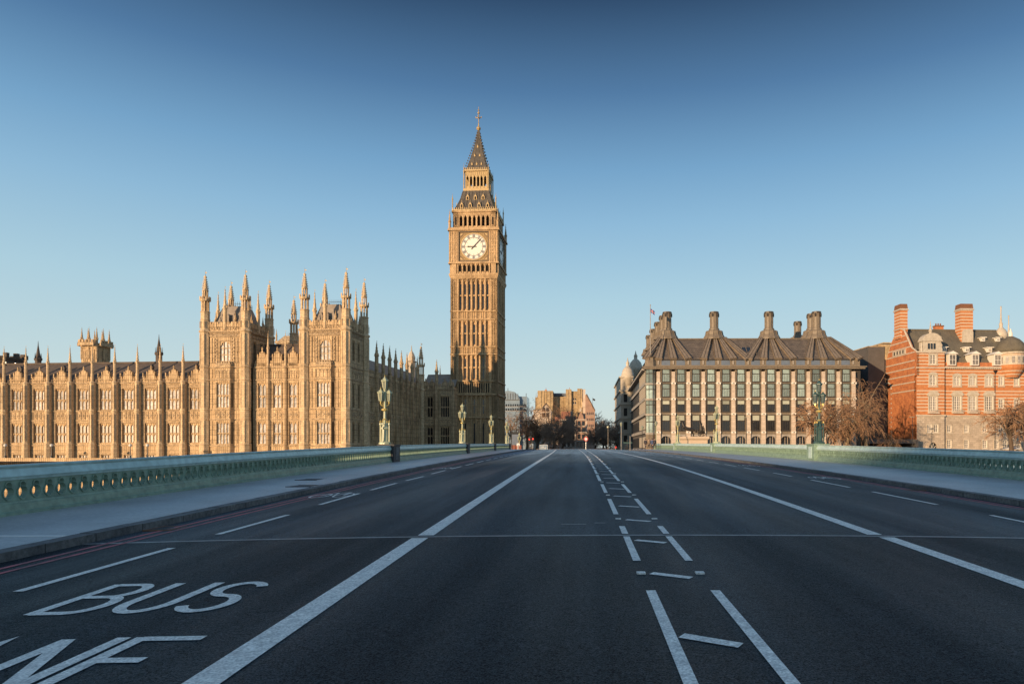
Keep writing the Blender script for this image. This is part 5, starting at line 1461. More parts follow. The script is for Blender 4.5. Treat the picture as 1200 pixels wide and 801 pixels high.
st_ = MB(F)
for i in range(n - 5):
    for z in (1.6, 6.1, 10.2, 13.8, 17.3): xx = 1.2 + p * (i + .5); st_.quad((xx - 1.3, .3, z), (xx + 1.3, .3, z), (xx + 1.3, .3, z + 2.6), (xx - 1.3, .3, z + 2.6))
o = st_.build("far_windows", "street_glass", PB); o["kind"] = "stuff"
# flagpole with flag on the corner
t = thing("flagpole", "thin flagpole with a small red and blue flag above the columned block's left corner", "flagpole", (15.9, 160.8, 20.6))
b = MB(); b.tube([(0, 0, 0), (0, 0, 14.5)], [.13, .07], 8); b.ball((0, 0, 14.6), .14); b.build("pole", "gutter_stone", t)
def flag(t, wd, ht, z):
    b = MB(); P = []; n = 8
    for i in range(n + 1):
        x = wd * i / n; y = .12 * math.sin(i * 1.1) * i / n; dr = -.55 * x
        P += [(x * .8, y, z + dr - ht * .1), (x * .8, y, z + dr + ht * .9)]
    b.add(P, [(2 * i, 2 * i + 2, 2 * i + 3, 2 * i + 1) for i in range(n)]); o = b.build("flag", "flag_blue", t)
    for w_, m_, e_ in ((.28, "flag_white", .012), (.16, "flag_red", .02)):
        b = MB(); P = []
        for sy in (-1, 1):
            q = []
            for i in range(n + 1):
                x = wd * i / n; y = .12 * math.sin(i * 1.1) * i / n + sy * e_; dr = -.55 * x
                q += [(x * .8, y, z + dr + ht * (.4 - w_ / 2)), (x * .8, y, z + dr + ht * (.4 + w_ / 2))]
            b.add(q, [(2 * i, 2 * i + 2, 2 * i + 3, 2 * i + 1) for i in range(n)])
            xm = n // 2; x0, x1 = wd * (xm - w_ * 2.2) / n, wd * (xm + w_ * 2.2) / n
            b.add([(x0 * .8, sy * (e_ + .12), z - .55 * x0 - ht * .1), (x1 * .8, sy * (e_ + .12), z - .55 * x1 - ht * .1), (x1 * .8, sy * (e_ + .12), z - .55 * x1 + ht * .9), (x0 * .8, sy * (e_ + .12), z - .55 * x0 + ht * .9)], [(0, 1, 2, 3)])
        b.build("cross", m_, o)
flag(t, 1.3, .9, 13.0)
# masonry neighbour down the street with domed corner turret
t = thing("domed_building", "pale carved stone building with small domed turrets, beyond the left side of the columned block", "building", (12.4, 224, 0), R(0))
b = MB(); wall(b, 0, 4, -1, 24.5, [(1.0, 2.2, z, z + 2.6) for z in (3, 7.5, 12, 16.5)], .5)
b.box(.02, 4, .6, 40, -1, 24.5); b.T = fr(0, 40, -PI / 2); wall(b, 0, 40, -1, 24.5, [(2 + 4 * i, 3.6 + 4 * i, z, z + 2.8) for i in range(9) for z in (3, 7.5, 12, 16.5, 20.5)], .4); b.T = None
b.build("wall", "white_stone", t)
for i in range(9):
    for z in (3, 7.5, 12, 16.5, 20.5):
        q = MB(); q.T = fr(0, 40, -PI / 2); q.quad((2 + 4 * i, .35, z), (3.6 + 4 * i, .35, z), (3.6 + 4 * i, .35, z + 2.8), (2 + 4 * i, .35, z + 2.8)); q.build("window", "street_glass", t)
for z in (3, 7.5, 12, 16.5): q = MB(); q.quad((1, .45, z), (2.2, .45, z), (2.2, .45, z + 2.6), (1, .45, z + 2.6)); q.build("window", "street_glass", t)
b = MB()
for z in (6.3, 11, 15.6, 20, 24.5): b.box(-.5, 4.2, -.4, .2, z, z + .5); b.box(-.5, -.01, .2, 40, z, z + .5)
b.build("cornice", "white_stone", t)
for i, (x_, y) in enumerate(((2.4, 1.5), (6.0, 14))):
    b = MB(); b.lathe([(2.2, 24.9), (2.2, 27.2), (2.5, 27.4), (2.4, 28.6), (1.9, 30.2), (.9, 31.3), (.6, 31.4), (.6, 32.4), (.7, 32.5), (.3, 33.2), (.04, 34.4)], 12, x_, y); b.v = [(x_ + (p[0] - x_) * (1 if i else .9), y + (p[1] - y) * (1 if i else .9), p[2] + (1.0 if i else -3.0)) for p in b.v]; b.build("dome", "white_stone", t, True)
# ------------------------------------------------------------------ striped brick building
NB = thing("striped_brick_building", "red brick building with white stone stripes, gables, dormers and tall striped chimneys", "building", (80.2, 165, 0), R(3.0))
GZN = -1.4
NW = {}
def nwin(F, x, z, w_, h, kind='sq', par=None, stone=True, grid=(2, 3)):
    key = (w_, h, kind, grid)
    if key not in NW:
        f = MB(); hw = w_ / 2; t = .13
        f.box(-hw, -hw + t, -.1, .1, 0, h); f.box(hw - t, hw, -.1, .1, 0, h); f.box(-hw, hw, -.1, .1, 0, t); f.box(-hw, hw, -.1, .1, h - t, h)
        for i in range(1, grid[0]): x_ = -hw + w_ * i / grid[0]; f.box(x_ - .06, x_ + .06, -.09, .06, t, h - t)
        for i in range(1, grid[1] * 2): z_ = h * i / (grid[1] * 2); f.box(-hw + t, hw - t, -.07 if i % 2 == 0 else -.05, .05, z_ - (.05 if i % 2 == 0 else .03), z_ + (.05 if i % 2 == 0 else .03))
        for i in range(grid[0]): x_ = -hw + w_ * (i + .5) / grid[0]; f.box(x_ - .03, x_ + .03, -.05, .05, t, h - t)
        g = MB(); g.quad((-hw, .04, 0), (hw, .04, 0), (hw, .04, h), (-hw, .04, h))
        s = MB(); e = .32 if w_ > 1.2 else .16
        s.box(-hw - e, -hw, -.28, .1, -.1, h + .1); s.box(hw, hw + e, -.28, .1, -.1, h + .1); s.box(-hw - e - .1, hw + e + .1, -.36, .1, -.35, -.1); s.box(-hw - e, hw + e, -.28, .1, h, h + e)
        if kind == 'arch':
            n = 8
            for k in range(n):
                a0, a1 = PI * k / n, PI * (k + 1) / n
                for sg in (1,):
                    s.prism([(hw * math.cos(a0), h - hw + hw * math.sin(a0)), (hw * math.cos(a1), h - hw + hw * math.sin(a1)), (hw * math.cos(a1), h + .02), (hw * math.cos(a0), h + .02)], -.24, .0)
                s.prism([(0, h), ((hw + e) * math.cos(a0), h + .1 + .55 * math.sin(a0)), ((hw + e) * math.cos(a1), h + .1 + .55 * math.sin(a1))], -.30, .1)
        if kind == 'ped':
            n = 8
            for k in range(n):
                a0, a1 = PI * k / n, PI * (k + 1) / n
                s.prism([(0, h + .35), (1.5 * math.cos(a0), h + .35 + .95 * math.sin(a0)), (1.5 * math.cos(a1), h + .35 + .95 * math.sin(a1))], -.5, .1)
            s.box(-1.5, 1.5, -.4, .1, h + .1, h + .36); s.box(-1.25, 1.25, -1.0, .1, -.5, -.3)
            s.box(-1.2, 1.2, -1.0, -.94, .35, .42)
            for k in range(9): s.box(-1.2 + .3 * k - .02, -1.2 + .3 * k + .02, -1, -.95, -.3, .38)
        NW[key] = (f.mesh("window", "white_wood"), g.mesh("pane", "dim_pane"), s.mesh("surround", "white_stone"))
    a, p_, s = NW[key]
    o = obj("window", a, par or NB, F @ Vector((x, 0, z)), F.to_euler().z); obj("pane", p_, o)
    if stone: obj("surround", s, o)
# walls
st = MB(); base = MB(); plain = MB()
F = fr(0, 0, 0)
# projecting corner bay x 0..6.9, y -.9
BX = 6.9
FB = fr(0, -.9, 0)
wall(base, 0, BX, GZN, 9.4, [(2.6, 3.7, 5.3, 7.2), (4.2, 5.3, 5.3, 7.2), (2.9, 5.0, .9, 3.0), (2.9, 5.0, -1.3, .3)], .35, -.9)
wall(st, 0, BX, 9.4, 24.6, [(3.1, 4.9, 10.3, 14.0), (3.2, 4.8, 16.5, 19.2), (3.2, 4.8, 21.7, 24.0)], .3, -.9)
nwin(fr(0, -.75, 0), 4.0, 10.3, 1.8, 3.7, 'ped', grid=(2, 3)); nwin(fr(0, -.75, 0), 4.0, 16.5, 1.6, 2.7, 'arch', grid=(2, 3)); nwin(fr(0, -.75, 0), 4.0, 21.7, 1.6, 2.3, 'sq', grid=(2, 2))
for x in (3.15, 4.75): nwin(fr(0, -.75, 0), x, 5.3, 1.1, 1.9, 'sq', grid=(1, 2))
base.box(BX - .02, BX, -.9, .1, GZN, 9.4); st.box(BX - .02, BX, -.9, .1, 9.4, 24.6)
# arched fanlight and door
d = MB()
for k in range(8):
    a0, a1 = PI * k / 8, PI * (k + 1) / 8
    d.prism([(3.95 + 1.05 * math.cos(a0), 1.5 + 1.4 * math.sin(a0)), (3.95 + 1.05 * math.cos(a1), 1.5 + 1.4 * math.sin(a1)), (3.95 + 1.5 * math.cos(a1), 1.5 + 1.9 * math.sin(a1)), (3.95 + 1.5 * math.cos(a0), 1.5 + 1.9 * math.sin(a0))], -1.15, -.85)
for s in (-1, 1): d.box(3.95 + s * 1.3 - .2, 3.95 + s * 1.3 + .2, -1.15, -.85, GZN, 1.5)
d.box(2.9, 5.0, -1.1, -.8, .35, .8)
o = d.build("arched_doorway", "grey_stone", NB); g = MB(); g.quad((2.9, -.6, .9), (5, -.6, .9), (5, -.6, 3), (2.9, -.6, 3)); g.build("fanlight", "dark_glass", o); g = MB(); g.quad((2.9, -.6, -1.4), (5, -.6, -1.4), (5, -.6, .4), (2.9, -.6, .4)); g.build("door", "black_iron", o)
g = MB()
for k in range(1, 5): a = PI * k / 5; g.tube([(3.95, -.65, 1.0), (3.95 + 1.1 * math.cos(a), -.65, 1.0 + 1.8 * math.sin(a))], .05, 4)
g.build("glazing_bars", "white_wood", o)
# main front x BX..35
XE = 38
low = [(8.6, 5.3), (12.9, 5.3), (17.5, 5.3), (21.6, 5.3), (8.6, 1.5), (12.9, 1.5), (17.5, 1.5), (20.4, 1.5), (22.6, 1.5), (26, 5.3), (26, 1.5), (29.2, 5.3), (29.2, 1.5)]
wall(base, BX, XE, GZN, 9.4, [(x - .55, x + .55, z, z + (2.0 if z < 3 else 1.7)) for x, z in low] + [(12, 14, -1.3, .2), (17, 19, -1.3, .2)], .35, 0)
for x, z in low: nwin(fr(0, .15, 0), x, z, 1.1, 2.0 if z < 3 else 1.7, 'sq', grid=(1, 2))
for x in (13, 18): nwin(fr(0, .15, 0), x, -1.3, 2.0, 1.5, 'arch', grid=(2, 1))
t_ = [10.5, 14.4, 18.5]
wall(st, BX, XE, 9.4, 21.2, [(x - .95, x + .95, 10.4, 14.1) for x in t_] + [(x - .8, x + .8, 16.6, 19.0) for x in t_] + [(x - .6, x + .6, z, z + 2.2) for x in (21.6, 25.5, 28.5) for z in (11.2, 16.7)], .3, 0)
for x in t_:
    nwin(fr(0, .12, 0), x, 10.4, 1.9, 3.7, 'ped', grid=(2, 3)); nwin(fr(0, .12, 0), x, 16.6, 1.6, 2.4, 'arch', grid=(2, 3))
for x in (21.6, 25.5, 28.5):
    for z in (11.2, 16.7): nwin(fr(0, .12, 0), x, z, 1.2, 2.2, 'sq', grid=(1, 3))
cn = MB()
cn.box(BX, XE, -.55, .3, 20.9, 21.25); 
for i in range(60): cn.box(BX + .2 + i * .5, BX + .42 + i * .5, -.5, 0, 20.65, 20.9)
cn.box(-.1, BX + .15, -1.15, -.7, 9.2, 9.55); cn.box(BX, XE, -.2, .1, 9.25, 9.5); cn.box(-.15, BX + .15, -1.15, -.7, 24.4, 24.8); cn.box(-.1, BX + .1, -1.1, -.7, 20.7, 21.0)
cn.build("cornice", "white_stone", NB)
pr = MB(); pr.box(BX, 24, .1, .5, 21.25, 22.3); pr.build("parapet", "brick_red", NB)
# corner bay segmental gable top
g = MB(); g.box(1.6, 6.0, -.95, 1.0, 24.8, 27.3); n = 12
for k in range(n):
    a0, a1 = PI * k / n, PI * (k + 1) / n; g.prism([(3.8, 27.3), (3.8 + 2.4 * math.cos(a0), 27.3 + 1.9 * math.sin(a0)), (3.8 + 2.4 * math.cos(a1), 27.3 + 1.9 * math.sin(a1))], -1.1, 1.0)
g.box(1.3, 6.3, -1.15, 1, 27.2, 27.5)
for x in (1.3, 6.2): g.lathe([(.25, 24.8), (.3, 25.3), (.15, 25.8), (.3, 26.2), (.05, 26.9)], 8, x, -.7)
g.lathe([(.4, 29.1), (.3, 29.5), (.5, 29.8), (.25, 30.2), (.12, 31.2), (.03, 32.2)], 8, 3.8, -.2); gb = g.build("segmental_gable", "white_stone", NB)
for x in (2.9, 3.6, 4.3): q = MB(); q.quad((x - .2, -.98, 25.3), (x + .35, -.98, 25.3), (x + .35, -.98, 26.7), (x - .2, -.98, 26.7)); q.build("window", "dark_glass", gb)
# side (gable end) wall: local frame facing left
D = 15.0
FS = fr(0, D, -PI / 2); plain.T = FS
wall(plain, 3.9, D, GZN, 19.0); plain.quad((3.9, 0, GZN), (3.9, 2.2, GZN), (3.9, 2.2, 19), (3.9, 0, 19)); plain.box(0, 3.9, 2.2, 2.6, GZN, 19)
for k in range(8):
    a0, a1 = PI * k / 8, PI * (k + 1) / 8
    plain.prism([(1.95 + 1.7 * math.cos(a0), 16.6 + 1.7 * math.sin(a0)), (1.95 + 1.7 * math.cos(a1), 16.6 + 1.7 * math.sin(a1)), (1.95 + 1.95 * math.cos(a1), 19), (1.95 + 1.95 * math.cos(a0), 19)], 0, 2.2)
for z in (1.5, 5.5, 9.5, 13.2): q = MB(FS); q.quad((1.2, 2.15, z), (3.2, 2.15, z), (3.2, 2.15, z + 2.6), (1.2, 2.15, z + 2.6)); q.build("window", "blue_glass", NB)
plain.build("side_wall", "brick_red", NB)
st.T = FS
for z in (20.3, 22.0, 23.8): pass
gp = [(0, 19), (D + .9, 19), (D + .9, 24.6), (D - 1.6, 26.0), (D - 3.9, 29.2), (D - 5.2, 30.9), (6.0, 30.9), (3.8, 28.6), (1.6, 25.2), (0, 23.2)]
gm2 = MB(FS); gm2.add([(x, 0, z) for x, z in gp] + [(x, .6, z) for x, z in gp], [tuple(range(10)), tuple(range(19, 9, -1))] + [(i, i + 10, (i + 1) % 10 + 10, (i + 1) % 10) for i in range(10)])
gm2.build("gable", "brick_red", NB)
tr = MB(FS)
for a, c in zip(gp[2:], gp[3:] + gp[:1]):
    if a[1] < 19.5 or c[1] < 19.5: continue
    tr.tube([(a[0], .2, a[1]), (c[0], .2, c[1])], .22, 6)
for z, x0, x1 in ((19.2, 0, D), (20.9, 0, D), (22.6, 0, D), (24.6, 1.4, D), (26.2, 2.3, 13.1), (27.8, 3.3, 12), (29.3, 4.6, 10.9), (17.4, 3.9, D), (15.4, 3.9, D)): tr.box(x0, x1, -.05, .1, z, z + .28)
tr.box(4.6, 11, -.12, .1, 24.9, 26.1)
for k in range(12):
    a0, a1 = PI * k / 12, PI * (k + 1) / 12; tr.prism([(1.95 + 1.7 * math.cos(a0), 16.6 + 1.7 * math.sin(a0)), (1.95 + 1.7 * math.cos(a1), 16.6 + 1.7 * math.sin(a1)), (1.95 + 2.1 * math.cos(a1), 16.6 + 2.1 * math.sin(a1)), (1.95 + 2.1 * math.cos(a0), 16.6 + 2.1 * math.sin(a0))], -.1, .05)
for k in range(12): tr.box(3.6, 3.95, -.05, .1, 2 + 1.2 * k, 2.4 + 1.2 * k)
tr.build("gable_bands", "white_stone", NB)
for x in (5.6, 7, 8.4, 9.8): q = MB(FS); q.quad((x - .28, -.14, 25.1), (x + .28, -.14, 25.1), (x + .28, -.14, 25.95), (x - .28, -.14, 25.95)); q.build("window", "dark_glass", NB)
st.T = None; st.build("striped_wall", "striped_brick", NB); base.build("stone_base", "grey_stone", NB)
b = MB(); b.box(.3, XE, .5, D - .3, GZN, 21); b.build("core", "brick_red", NB)
# roof
b = MB(); yr = 8.5
b.add([(.2, .1, 21.3), (31, .1, 21.3), (26, yr, 31.5), (.6, yr, 31.5), (31, 16.5, 21.3), (.2, 16.5, 21.3), (XE, .1, 21.3), (XE, 5, 25), (26, 5, 25), (XE, 10, 21.3)], [(0, 1, 2, 3), (3, 2, 4, 5), (0, 3, 5), (1, 4, 2), (1, 6, 7, 8), (8, 7, 9)])
b.box(.4, 26.1, yr - .15, yr + .15, 31.4, 31.75)
b.add([(1.6, -.9, 24.8), (6, -.9, 24.8), (6.2, 4.5, 26.4), (1.4, 4.5, 26.4), (3.8, -.9, 28.5), (3.8, 6.0, 28.5)], [(0, 3, 5, 4), (1, 4, 5, 2)])
b.build("roof", "norman_roof", NB)
b = MB(); b.T = None; b.add([(19.5, 6.0, 28), (36, 6.0, 28), (36, 10, 31), (19.5, 10, 31)], []); 
def roof_y(z): return .1 + (z - 21.3) / 10.2 * (yr - .1)
def dormer(x, z, w_, h, kind):
    y = roof_y(z) - (1.0 if kind == 2 else .5); t = thing_part("dormer", x, y, z)
    b = MB(); b.box(-w_ / 2, w_ / 2, 0, 2.6, 0, h); 
    if kind == 2: b.prism([(-w_ * .75, h), (w_ * .75, h), (0, h + .75)], -.3, 2.8)
    else: b.box(-w_ * .8, w_ * .8, -.3, 2.4, h, h + .18)
    o = obj("dormer", b.mesh("dormer", "white_wood"), NB, (x, y, z))
    n = 2; g = MB()
    for i in range(n):
        for j in range(2 if kind == 2 else 1):
            ww = (w_ - .5) / n; hh = (h - .5) / (2 if kind == 2 else 1)
            xa = -w_ / 2 + .2 + i * (ww + .1); za = .2 + j * (hh + .1); g.quad((xa, -.01, za), (xa + ww, -.01, za), (xa + ww, -.01, za + hh), (xa, -.01, za + hh))
    obj("window", g.mesh("window", "dim_pane"), o)
def thing_part(*a): return None
for x in (9.0, 14.7, 20.3): dormer(x, 21.5, 1.8, 2.7, 2)
for x in (9.1, 14.9, 20.7): dormer(x, 25.2, 1.1, 1.1, 1)
for x in (8.9, 14.7 + 6, 20.6 + 4): dormer(x, 28.3, .9, .9, 1)
def chimney(x, y, z0, z1, wx, wy, arch=False):
    b = MB(); b.box(x - wx / 2, x + wx / 2, y - wy / 2, y + wy / 2, z0, z1 - 1.6)
    o = b.build("chimney", "striped_brick", NB)
    b = MB(); b.frus((x - wx / 2 - .25, x + wx / 2 + .25, y - wy / 2 - .25, y + wy / 2 + .25), (x - wx / 2 - .1, x + wx / 2 + .1, y - wy / 2 - .1, y + wy / 2 + .1), z1 - 1.6, z1 - 1.2); b.box(x - wx / 2 - .15, x + wx / 2 + .15, y - wy / 2 - .15, y + wy / 2 + .15, z1 - 6.4, z1 - 6.1) if not arch else None
    b.build("chimney_moulding", "white_stone", o)
    b = MB(); b.frus((x - wx / 2 - .05, x + wx / 2 + .05, y - wy / 2 - .05, y + wy / 2 + .05), (x - wx / 2 + .05, x + wx / 2 - .05, y - wy / 2 + .1, y + wy / 2 - .1), z1 - 1.2, z1); b.build("chimney_top", "brick_brown", o)
    if arch:
        b = MB(); b.box(x - 1.35, x + 1.35, y - wy / 2 - .5, y, 28.0, 30.5); n = 10
        for k in range(n): a0, a1 = PI * k / n, PI * (k + 1) / n; b.prism([(x, 30.5), (x + 1.35 * math.cos(a0), 30.5 + .9 * math.sin(a0)), (x + 1.35 * math.cos(a1), 30.5 + .9 * math.sin(a1))], y - wy / 2 - .5, y)
        b.build("arched_niche", "white_stone", o)
chimney(.5, 7.4, 29, 37.6, 1.9, 3.0); chimney(16.7, 7.0, 27.5, 37.8, 3.2, 2.4, True)
b = MB(); b.box(10.6, 12.7, 9.2, 10.4, 30, 32.6); o = b.build("chimney", "brick_red", NB); b = MB(); b.box(10.5, 12.8, 9.1, 10.5, 32.6, 32.9)
for k in range(3): b.lathe([(.18, 32.9), (.15, 33.5)], 6, 11 + k * .6, 9.8)
b.build("chimney_pots", "brick_brown", o)
# round corner turret with dome, right
b = MB(); b.lathe([(1.6, 18.6), (3.0, 20.9), (3.0, 24.2), (3.3, 24.4), (3.3, 24.8), (2.9, 24.9)], 20, 24.2, .3); b.build("round_turret", "striped_brick", NB, False)
b = MB(); b.lathe([(3.05, 21.6), (3.05, 23.9)], 20, 24.2, .3); b.lathe([(3.35, 24.3), (3.35, 24.75)], 20, 24.2, .3); q = b.build("turret_frieze", "white_stone", NB)
for k in range(7): a = -PI / 2 + (k - 3) * .42; g = MB(); g.T = fr(24.2 + 3.07 * math.cos(a), .3 + 3.07 * math.sin(a), a + PI / 2); g.quad((-.32, 0, 22.0), (.32, 0, 22.0), (.32, 0, 23.5), (-.32, 0, 23.5)); g.build("window", "dim_pane", q)
b = MB(); b.lathe([(3.5, 24.7), (3.35, 25.6), (2.8, 26.9), (1.9, 27.9), (.9, 28.5), (.35, 28.8)], 20, 24.2, .3); b.build("dome", "norman_roof", NB, True)
b = MB(); b.lathe([(.5, 28.6), (.45, 29.6), (.3, 29.8), (.1, 30.6)], 8, 24.2, .3); b.build("dome_finial", "white_wood", NB)
for x, y, z, s in ((27.4, 8.5, 26.6, 1.15), (29.8, 9.0, 24.4, .95)):
    b = MB(); b.lathe([(1.1 * s, z), (1.1 * s, z + 3.0), (1.4 * s, z + 3.3), (1.35 * s, z + 4.0), (1.0 * s, z + 5.0), (.5 * s, z + 5.6), (.35 * s, z + 5.9), (.4 * s, z + 6.6), (.22 * s, z + 7.2), (.12 * s, z + 9.5), (.16 * s, z + 11.2)], 12, x, y); b.build("obelisk_cupola", "white_stone", NB, True)
b = MB(); b.tube([(7.05, -.15, 0), (7.05, -.15, 20.5)], .09, 6); b.tube([(20.0, -.12, 0), (20.0, -.12, 20.3)], .09, 6); b.lathe([(.1, 19.6), (.5, 20.4)], 8, 20.0, -.25); b.build("downpipe", "black_iron", NB)
# --- shaded recess range and dark block to its left
t = thing("dark_office_block", "dark grey shaded block between the columned block and the red gable", "building", (74.4, 178, 0), R(4))
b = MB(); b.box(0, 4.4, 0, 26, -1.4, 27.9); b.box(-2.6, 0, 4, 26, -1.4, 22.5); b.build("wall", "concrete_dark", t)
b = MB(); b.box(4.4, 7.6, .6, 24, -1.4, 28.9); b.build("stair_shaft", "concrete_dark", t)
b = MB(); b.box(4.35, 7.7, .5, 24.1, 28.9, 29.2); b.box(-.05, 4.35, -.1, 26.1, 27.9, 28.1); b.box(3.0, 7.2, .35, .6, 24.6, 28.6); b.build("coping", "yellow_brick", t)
b = MB()
for k in range(5): b.box(-2.5, -.2, 3.9, 4, 2 + 4 * k, 3.6 + 4 * k)
b.build("window_strips", "street_glass", t)
t = thing("entrance_canopy", "low dark covered gateway between the bare trees and the red gable", "gateway", (66, 160, 0), R(3))
b = MB(); b.box(0, 13, 0, 8, 2.6, 3.6); b.box(0, .6, 0, 8, -1.4, 2.6); b.box(12.4, 13, 0, 8, -1.4, 2.6); b.box(6, 6.4, 0, .5, -1.4, 2.6); b.build("frame", "concrete_dark", t)
b = MB(); b.box(.5, 12.5, 6, 6.2, -1.4, 2.6); b.build("rear_wall", "dark_void", t)
# ------------------------------------------------------------------ far side of the square
def P(u, Y): return (u - 683) / 800 * Y
def Z(v, Y): return EYE + (524 - v) / 800 * Y
def simple_windows(t, x0, x1, y, zs, n, w_, h, m="dark_glass"):
    for z in zs:
        for i in range(n):
            x = x0 + (x1 - x0) * (i + .5) / n; b = MB(); b.box(x - w_ / 2 - .15, x + w_ / 2 + .15, y - .12, y, z - .15, z); 
            q = MB(); q.quad((x - w_ / 2, y - .02, z), (x + w_ / 2, y - .02, z), (x + w_ / 2, y - .02, z + h), (x - w_ / 2, y - .02, z + h)); o = q.build("window", m, t); b.build("sill", "pale_render", o)
Y = 330
t = thing("yellow_brick_block", "tall windowless yellow brick block with stepped top, in the far distance at the street's end", "building", (0, Y, 0))
b = MB(); x = lambda u: P(u, Y); z = lambda v: Z(v, Y)
b.box(x(627), x(632), 1, 24, -1, z(465)); b.box(x(630), x(640.5), 0, 22, -1, z(457.5)); b.box(x(641), x(648), -1.2, 22, -1, z(458)); b.box(x(648), x(664), 3, 22, -1, z(464)); b.box(x(663), x(669.5), -.5, 22, -1, z(456)); b.box(x(669.5), x(676.5), .8, 22, -1, z(458)); b.box(x(676.5), x(682.3), -1, 22, -1, z(455.3))
b.build("wall", "yellow_brick", t)
b = MB(); b.box(x(682.3), x(686), -.6, 20, -1, z(456)); b.box(x(682.3), x(688.2), -1.2, 0, z(477), z(471)); b.build("flank_wall", "pale_render", t)
b = MB(); b.box(x(646), x(664), 5, 20, z(464), z(459.5)); b.box(x(648), x(663), 4, 5, z(462), z(460.8)); b.build("penthouse", "sign_blue", t)
b = MB(); b.box(x(638), x(640.5), 2, 4, z(457.5), z(456)); b.tube([(x(639), 6, z(457)), (x(639), 6, z(453))], .1, 4); b.tube([(x(667), 6, z(457)), (x(667), 6, z(452.5))], .1, 4); b.build("roof_plant", "brick_red", t)
simple_windows(t, x(671), x(675.5), .8, (z(473), z(468.5)), 2, .6, 1.0)
b = MB()
for u_, y_, v_ in ((634, 0, 458), (637.5, 0, 458), (645, -1.2, 459), (651, 3, 465), (655, 3, 465), (660, 3, 465), (666, -.5, 457), (679.5, -1, 456)): b.box(x(u_) - .12, x(u_) + .12, y_ - .25, y_, -1, z(v_))
b.build('pilaster', 'yellow_brick', t)
Y = 318
t = thing("brown_slope_roof_block", "brown building stepping down to the right of the yellow brick block", "building", (0, Y, 0))
x = lambda u: P(u, Y); z = lambda v: Z(v, Y)
b = MB(); b.prism([(x(686), -1), (x(697), -1), (x(697), z(481)), (x(694), z(476)), (x(688), z(462)), (x(686), z(462))], 0, 18); b.build("wall", "pink_brick", t)
b = MB(); b.prism([(x(687), z(463)), (x(697.5), z(481.5)), (x(697.5), z(480)), (x(687.5), z(460.8))], -.6, 18); b.build("roof", "slate_roof", t)
simple_windows(t, x(687), x(696), 0, (z(507), z(500), z(493), z(486)), 4, .45, 1.3)
Y = 360
t = thing("flagpole", "distant dark flag on a thin pole above the brown building at the street's end", "flagpole", (P(694.5, 315), 315, Z(478, 315)))
b = MB(); b.tube([(0, 0, 0), (0, 0, 5)], .06, 5); b.build("pole", "black_iron", t); b = MB(); b.prism([(0, 4.6), (1.2, 4.1), (1.1, 3.3), (0, 3.7)], -.02, .02); b.build("flag", "bronze_statue", t)
t = thing("glass_roof_block", "blue grey modern building with curved glass roof, just right of the clock tower shaft", "building", (0, 380, 0)); Y = 380
x = lambda u: P(u, Y); z = lambda v: Z(v, Y)
b = MB(); b.box(x(590), x(609), 0, 20, -1, z(468)); b.box(x(608), x(617), 2, 20, -1, z(464)); b.build("wall", "blue_glass", t)
b = MB(); b.prism([(x(592), z(468)), (x(609), z(468)), (x(607), z(462.5)), (x(603), z(459)), (x(596), z(457.5)), (x(592), z(458))], 0, 18); b.build("glass_roof", "blue_glass", t)
b = MB()
for k in range(6): b.box(x(592 + k * 3) - .1, x(592 + k * 3) + .1, -.2, 0, z(468), z(460.5))
b.box(x(590), x(609), -.3, 0, z(468.6), z(468)); b.tube([(x(594.5), 3, z(458)), (x(594.5), 3, z(454))], .15, 4); b.tube([(x(616), 3, z(464)), (x(616), 3, z(460))], .15, 4); b.build("ribs", "concrete_dark", t)
simple_windows(t, x(592), x(616), 0, (z(481), z(476)), 9, .9, 1.3)
Y = 300
t = thing("pale_gabled_house", "pale rendered house with steep gable among the bare trees, below the yellow brick block", "building", (0, Y, 0))
x = lambda u: P(u, Y); z = lambda v: Z(v, Y)
b = MB(); b.prism([(x(633), -1), (x(646), -1), (x(646), z(481)), (x(643.5), z(478)), (x(640), z(473)), (x(636), z(477)), (x(633), z(481))], 0, 12); b.box(x(625), x(633), 1, 12, -1, z(480)); b.build("wall", "pale_render", t)
b = MB(); b.prism([(x(636), z(477.3)), (x(640), z(473)), (x(646.5), z(481)), (x(646.5), z(480)), (x(640), z(471.8)), (x(635.5), z(477))], -.4, 12.2); b.box(x(624.5), x(633), .6, 12, z(480), z(479.2)); b.build("roof", "slate_roof", t)
simple_windows(t, x(635), x(644), 0, (z(482), z(488)), 2, 1.4, 1.7)
Y = 250
t = thing("gabled_brick_hall", "ornate pink and cream brick building with a stepped gable at the street's end", "building", (0, Y, 0))
x = lambda u: P(u, Y); z = lambda v: Z(v, Y)
b = MB(); wall(b, x(655), x(675), -1, z(492), [], .3, 1.5); b.box(x(655), x(675), 1.8, 14, -1, z(492))
b.add([(x(674), 0, -1), (x(687), 0, -1), (x(687), 0, z(494)), (x(684.5), 0, z(492)), (x(683), 0, z(486.5)), (x(680.5), 0, z(482)), (x(678.3), 0, z(486.5)), (x(676.5), 0, z(492)), (x(674), 0, z(494))] + [(x(674), 12, -1), (x(687), 12, -1), (x(687), 12, z(494)), (x(684.5), 12, z(492)), (x(683), 12, z(486.5)), (x(680.5), 12, z(482)), (x(678.3), 12, z(486.5)), (x(676.5), 12, z(492)), (x(674), 12, z(494))], [tuple(range(9)), tuple(range(17, 8, -1))] + [(i, i + 9, (i + 1) % 9 + 9, (i + 1) % 9) for i in range(9)])
b.build("wall", "pink_brick", t)
b = MB()
for u in (659, 664, 669, 674.2, 687): b.box(x(u) - .28, x(u) + .28, -.3 if u > 674 else 1.2, 1.6, -1, z(492) if u < 675 else z(493))
for v in (525, 517, 507, 499.5, 492): b.box(x(655), x(674), 1.2, 1.6, z(v), z(v) + .35); b.box(x(674), x(687), -.25, .1, z(v), z(v) + .35)
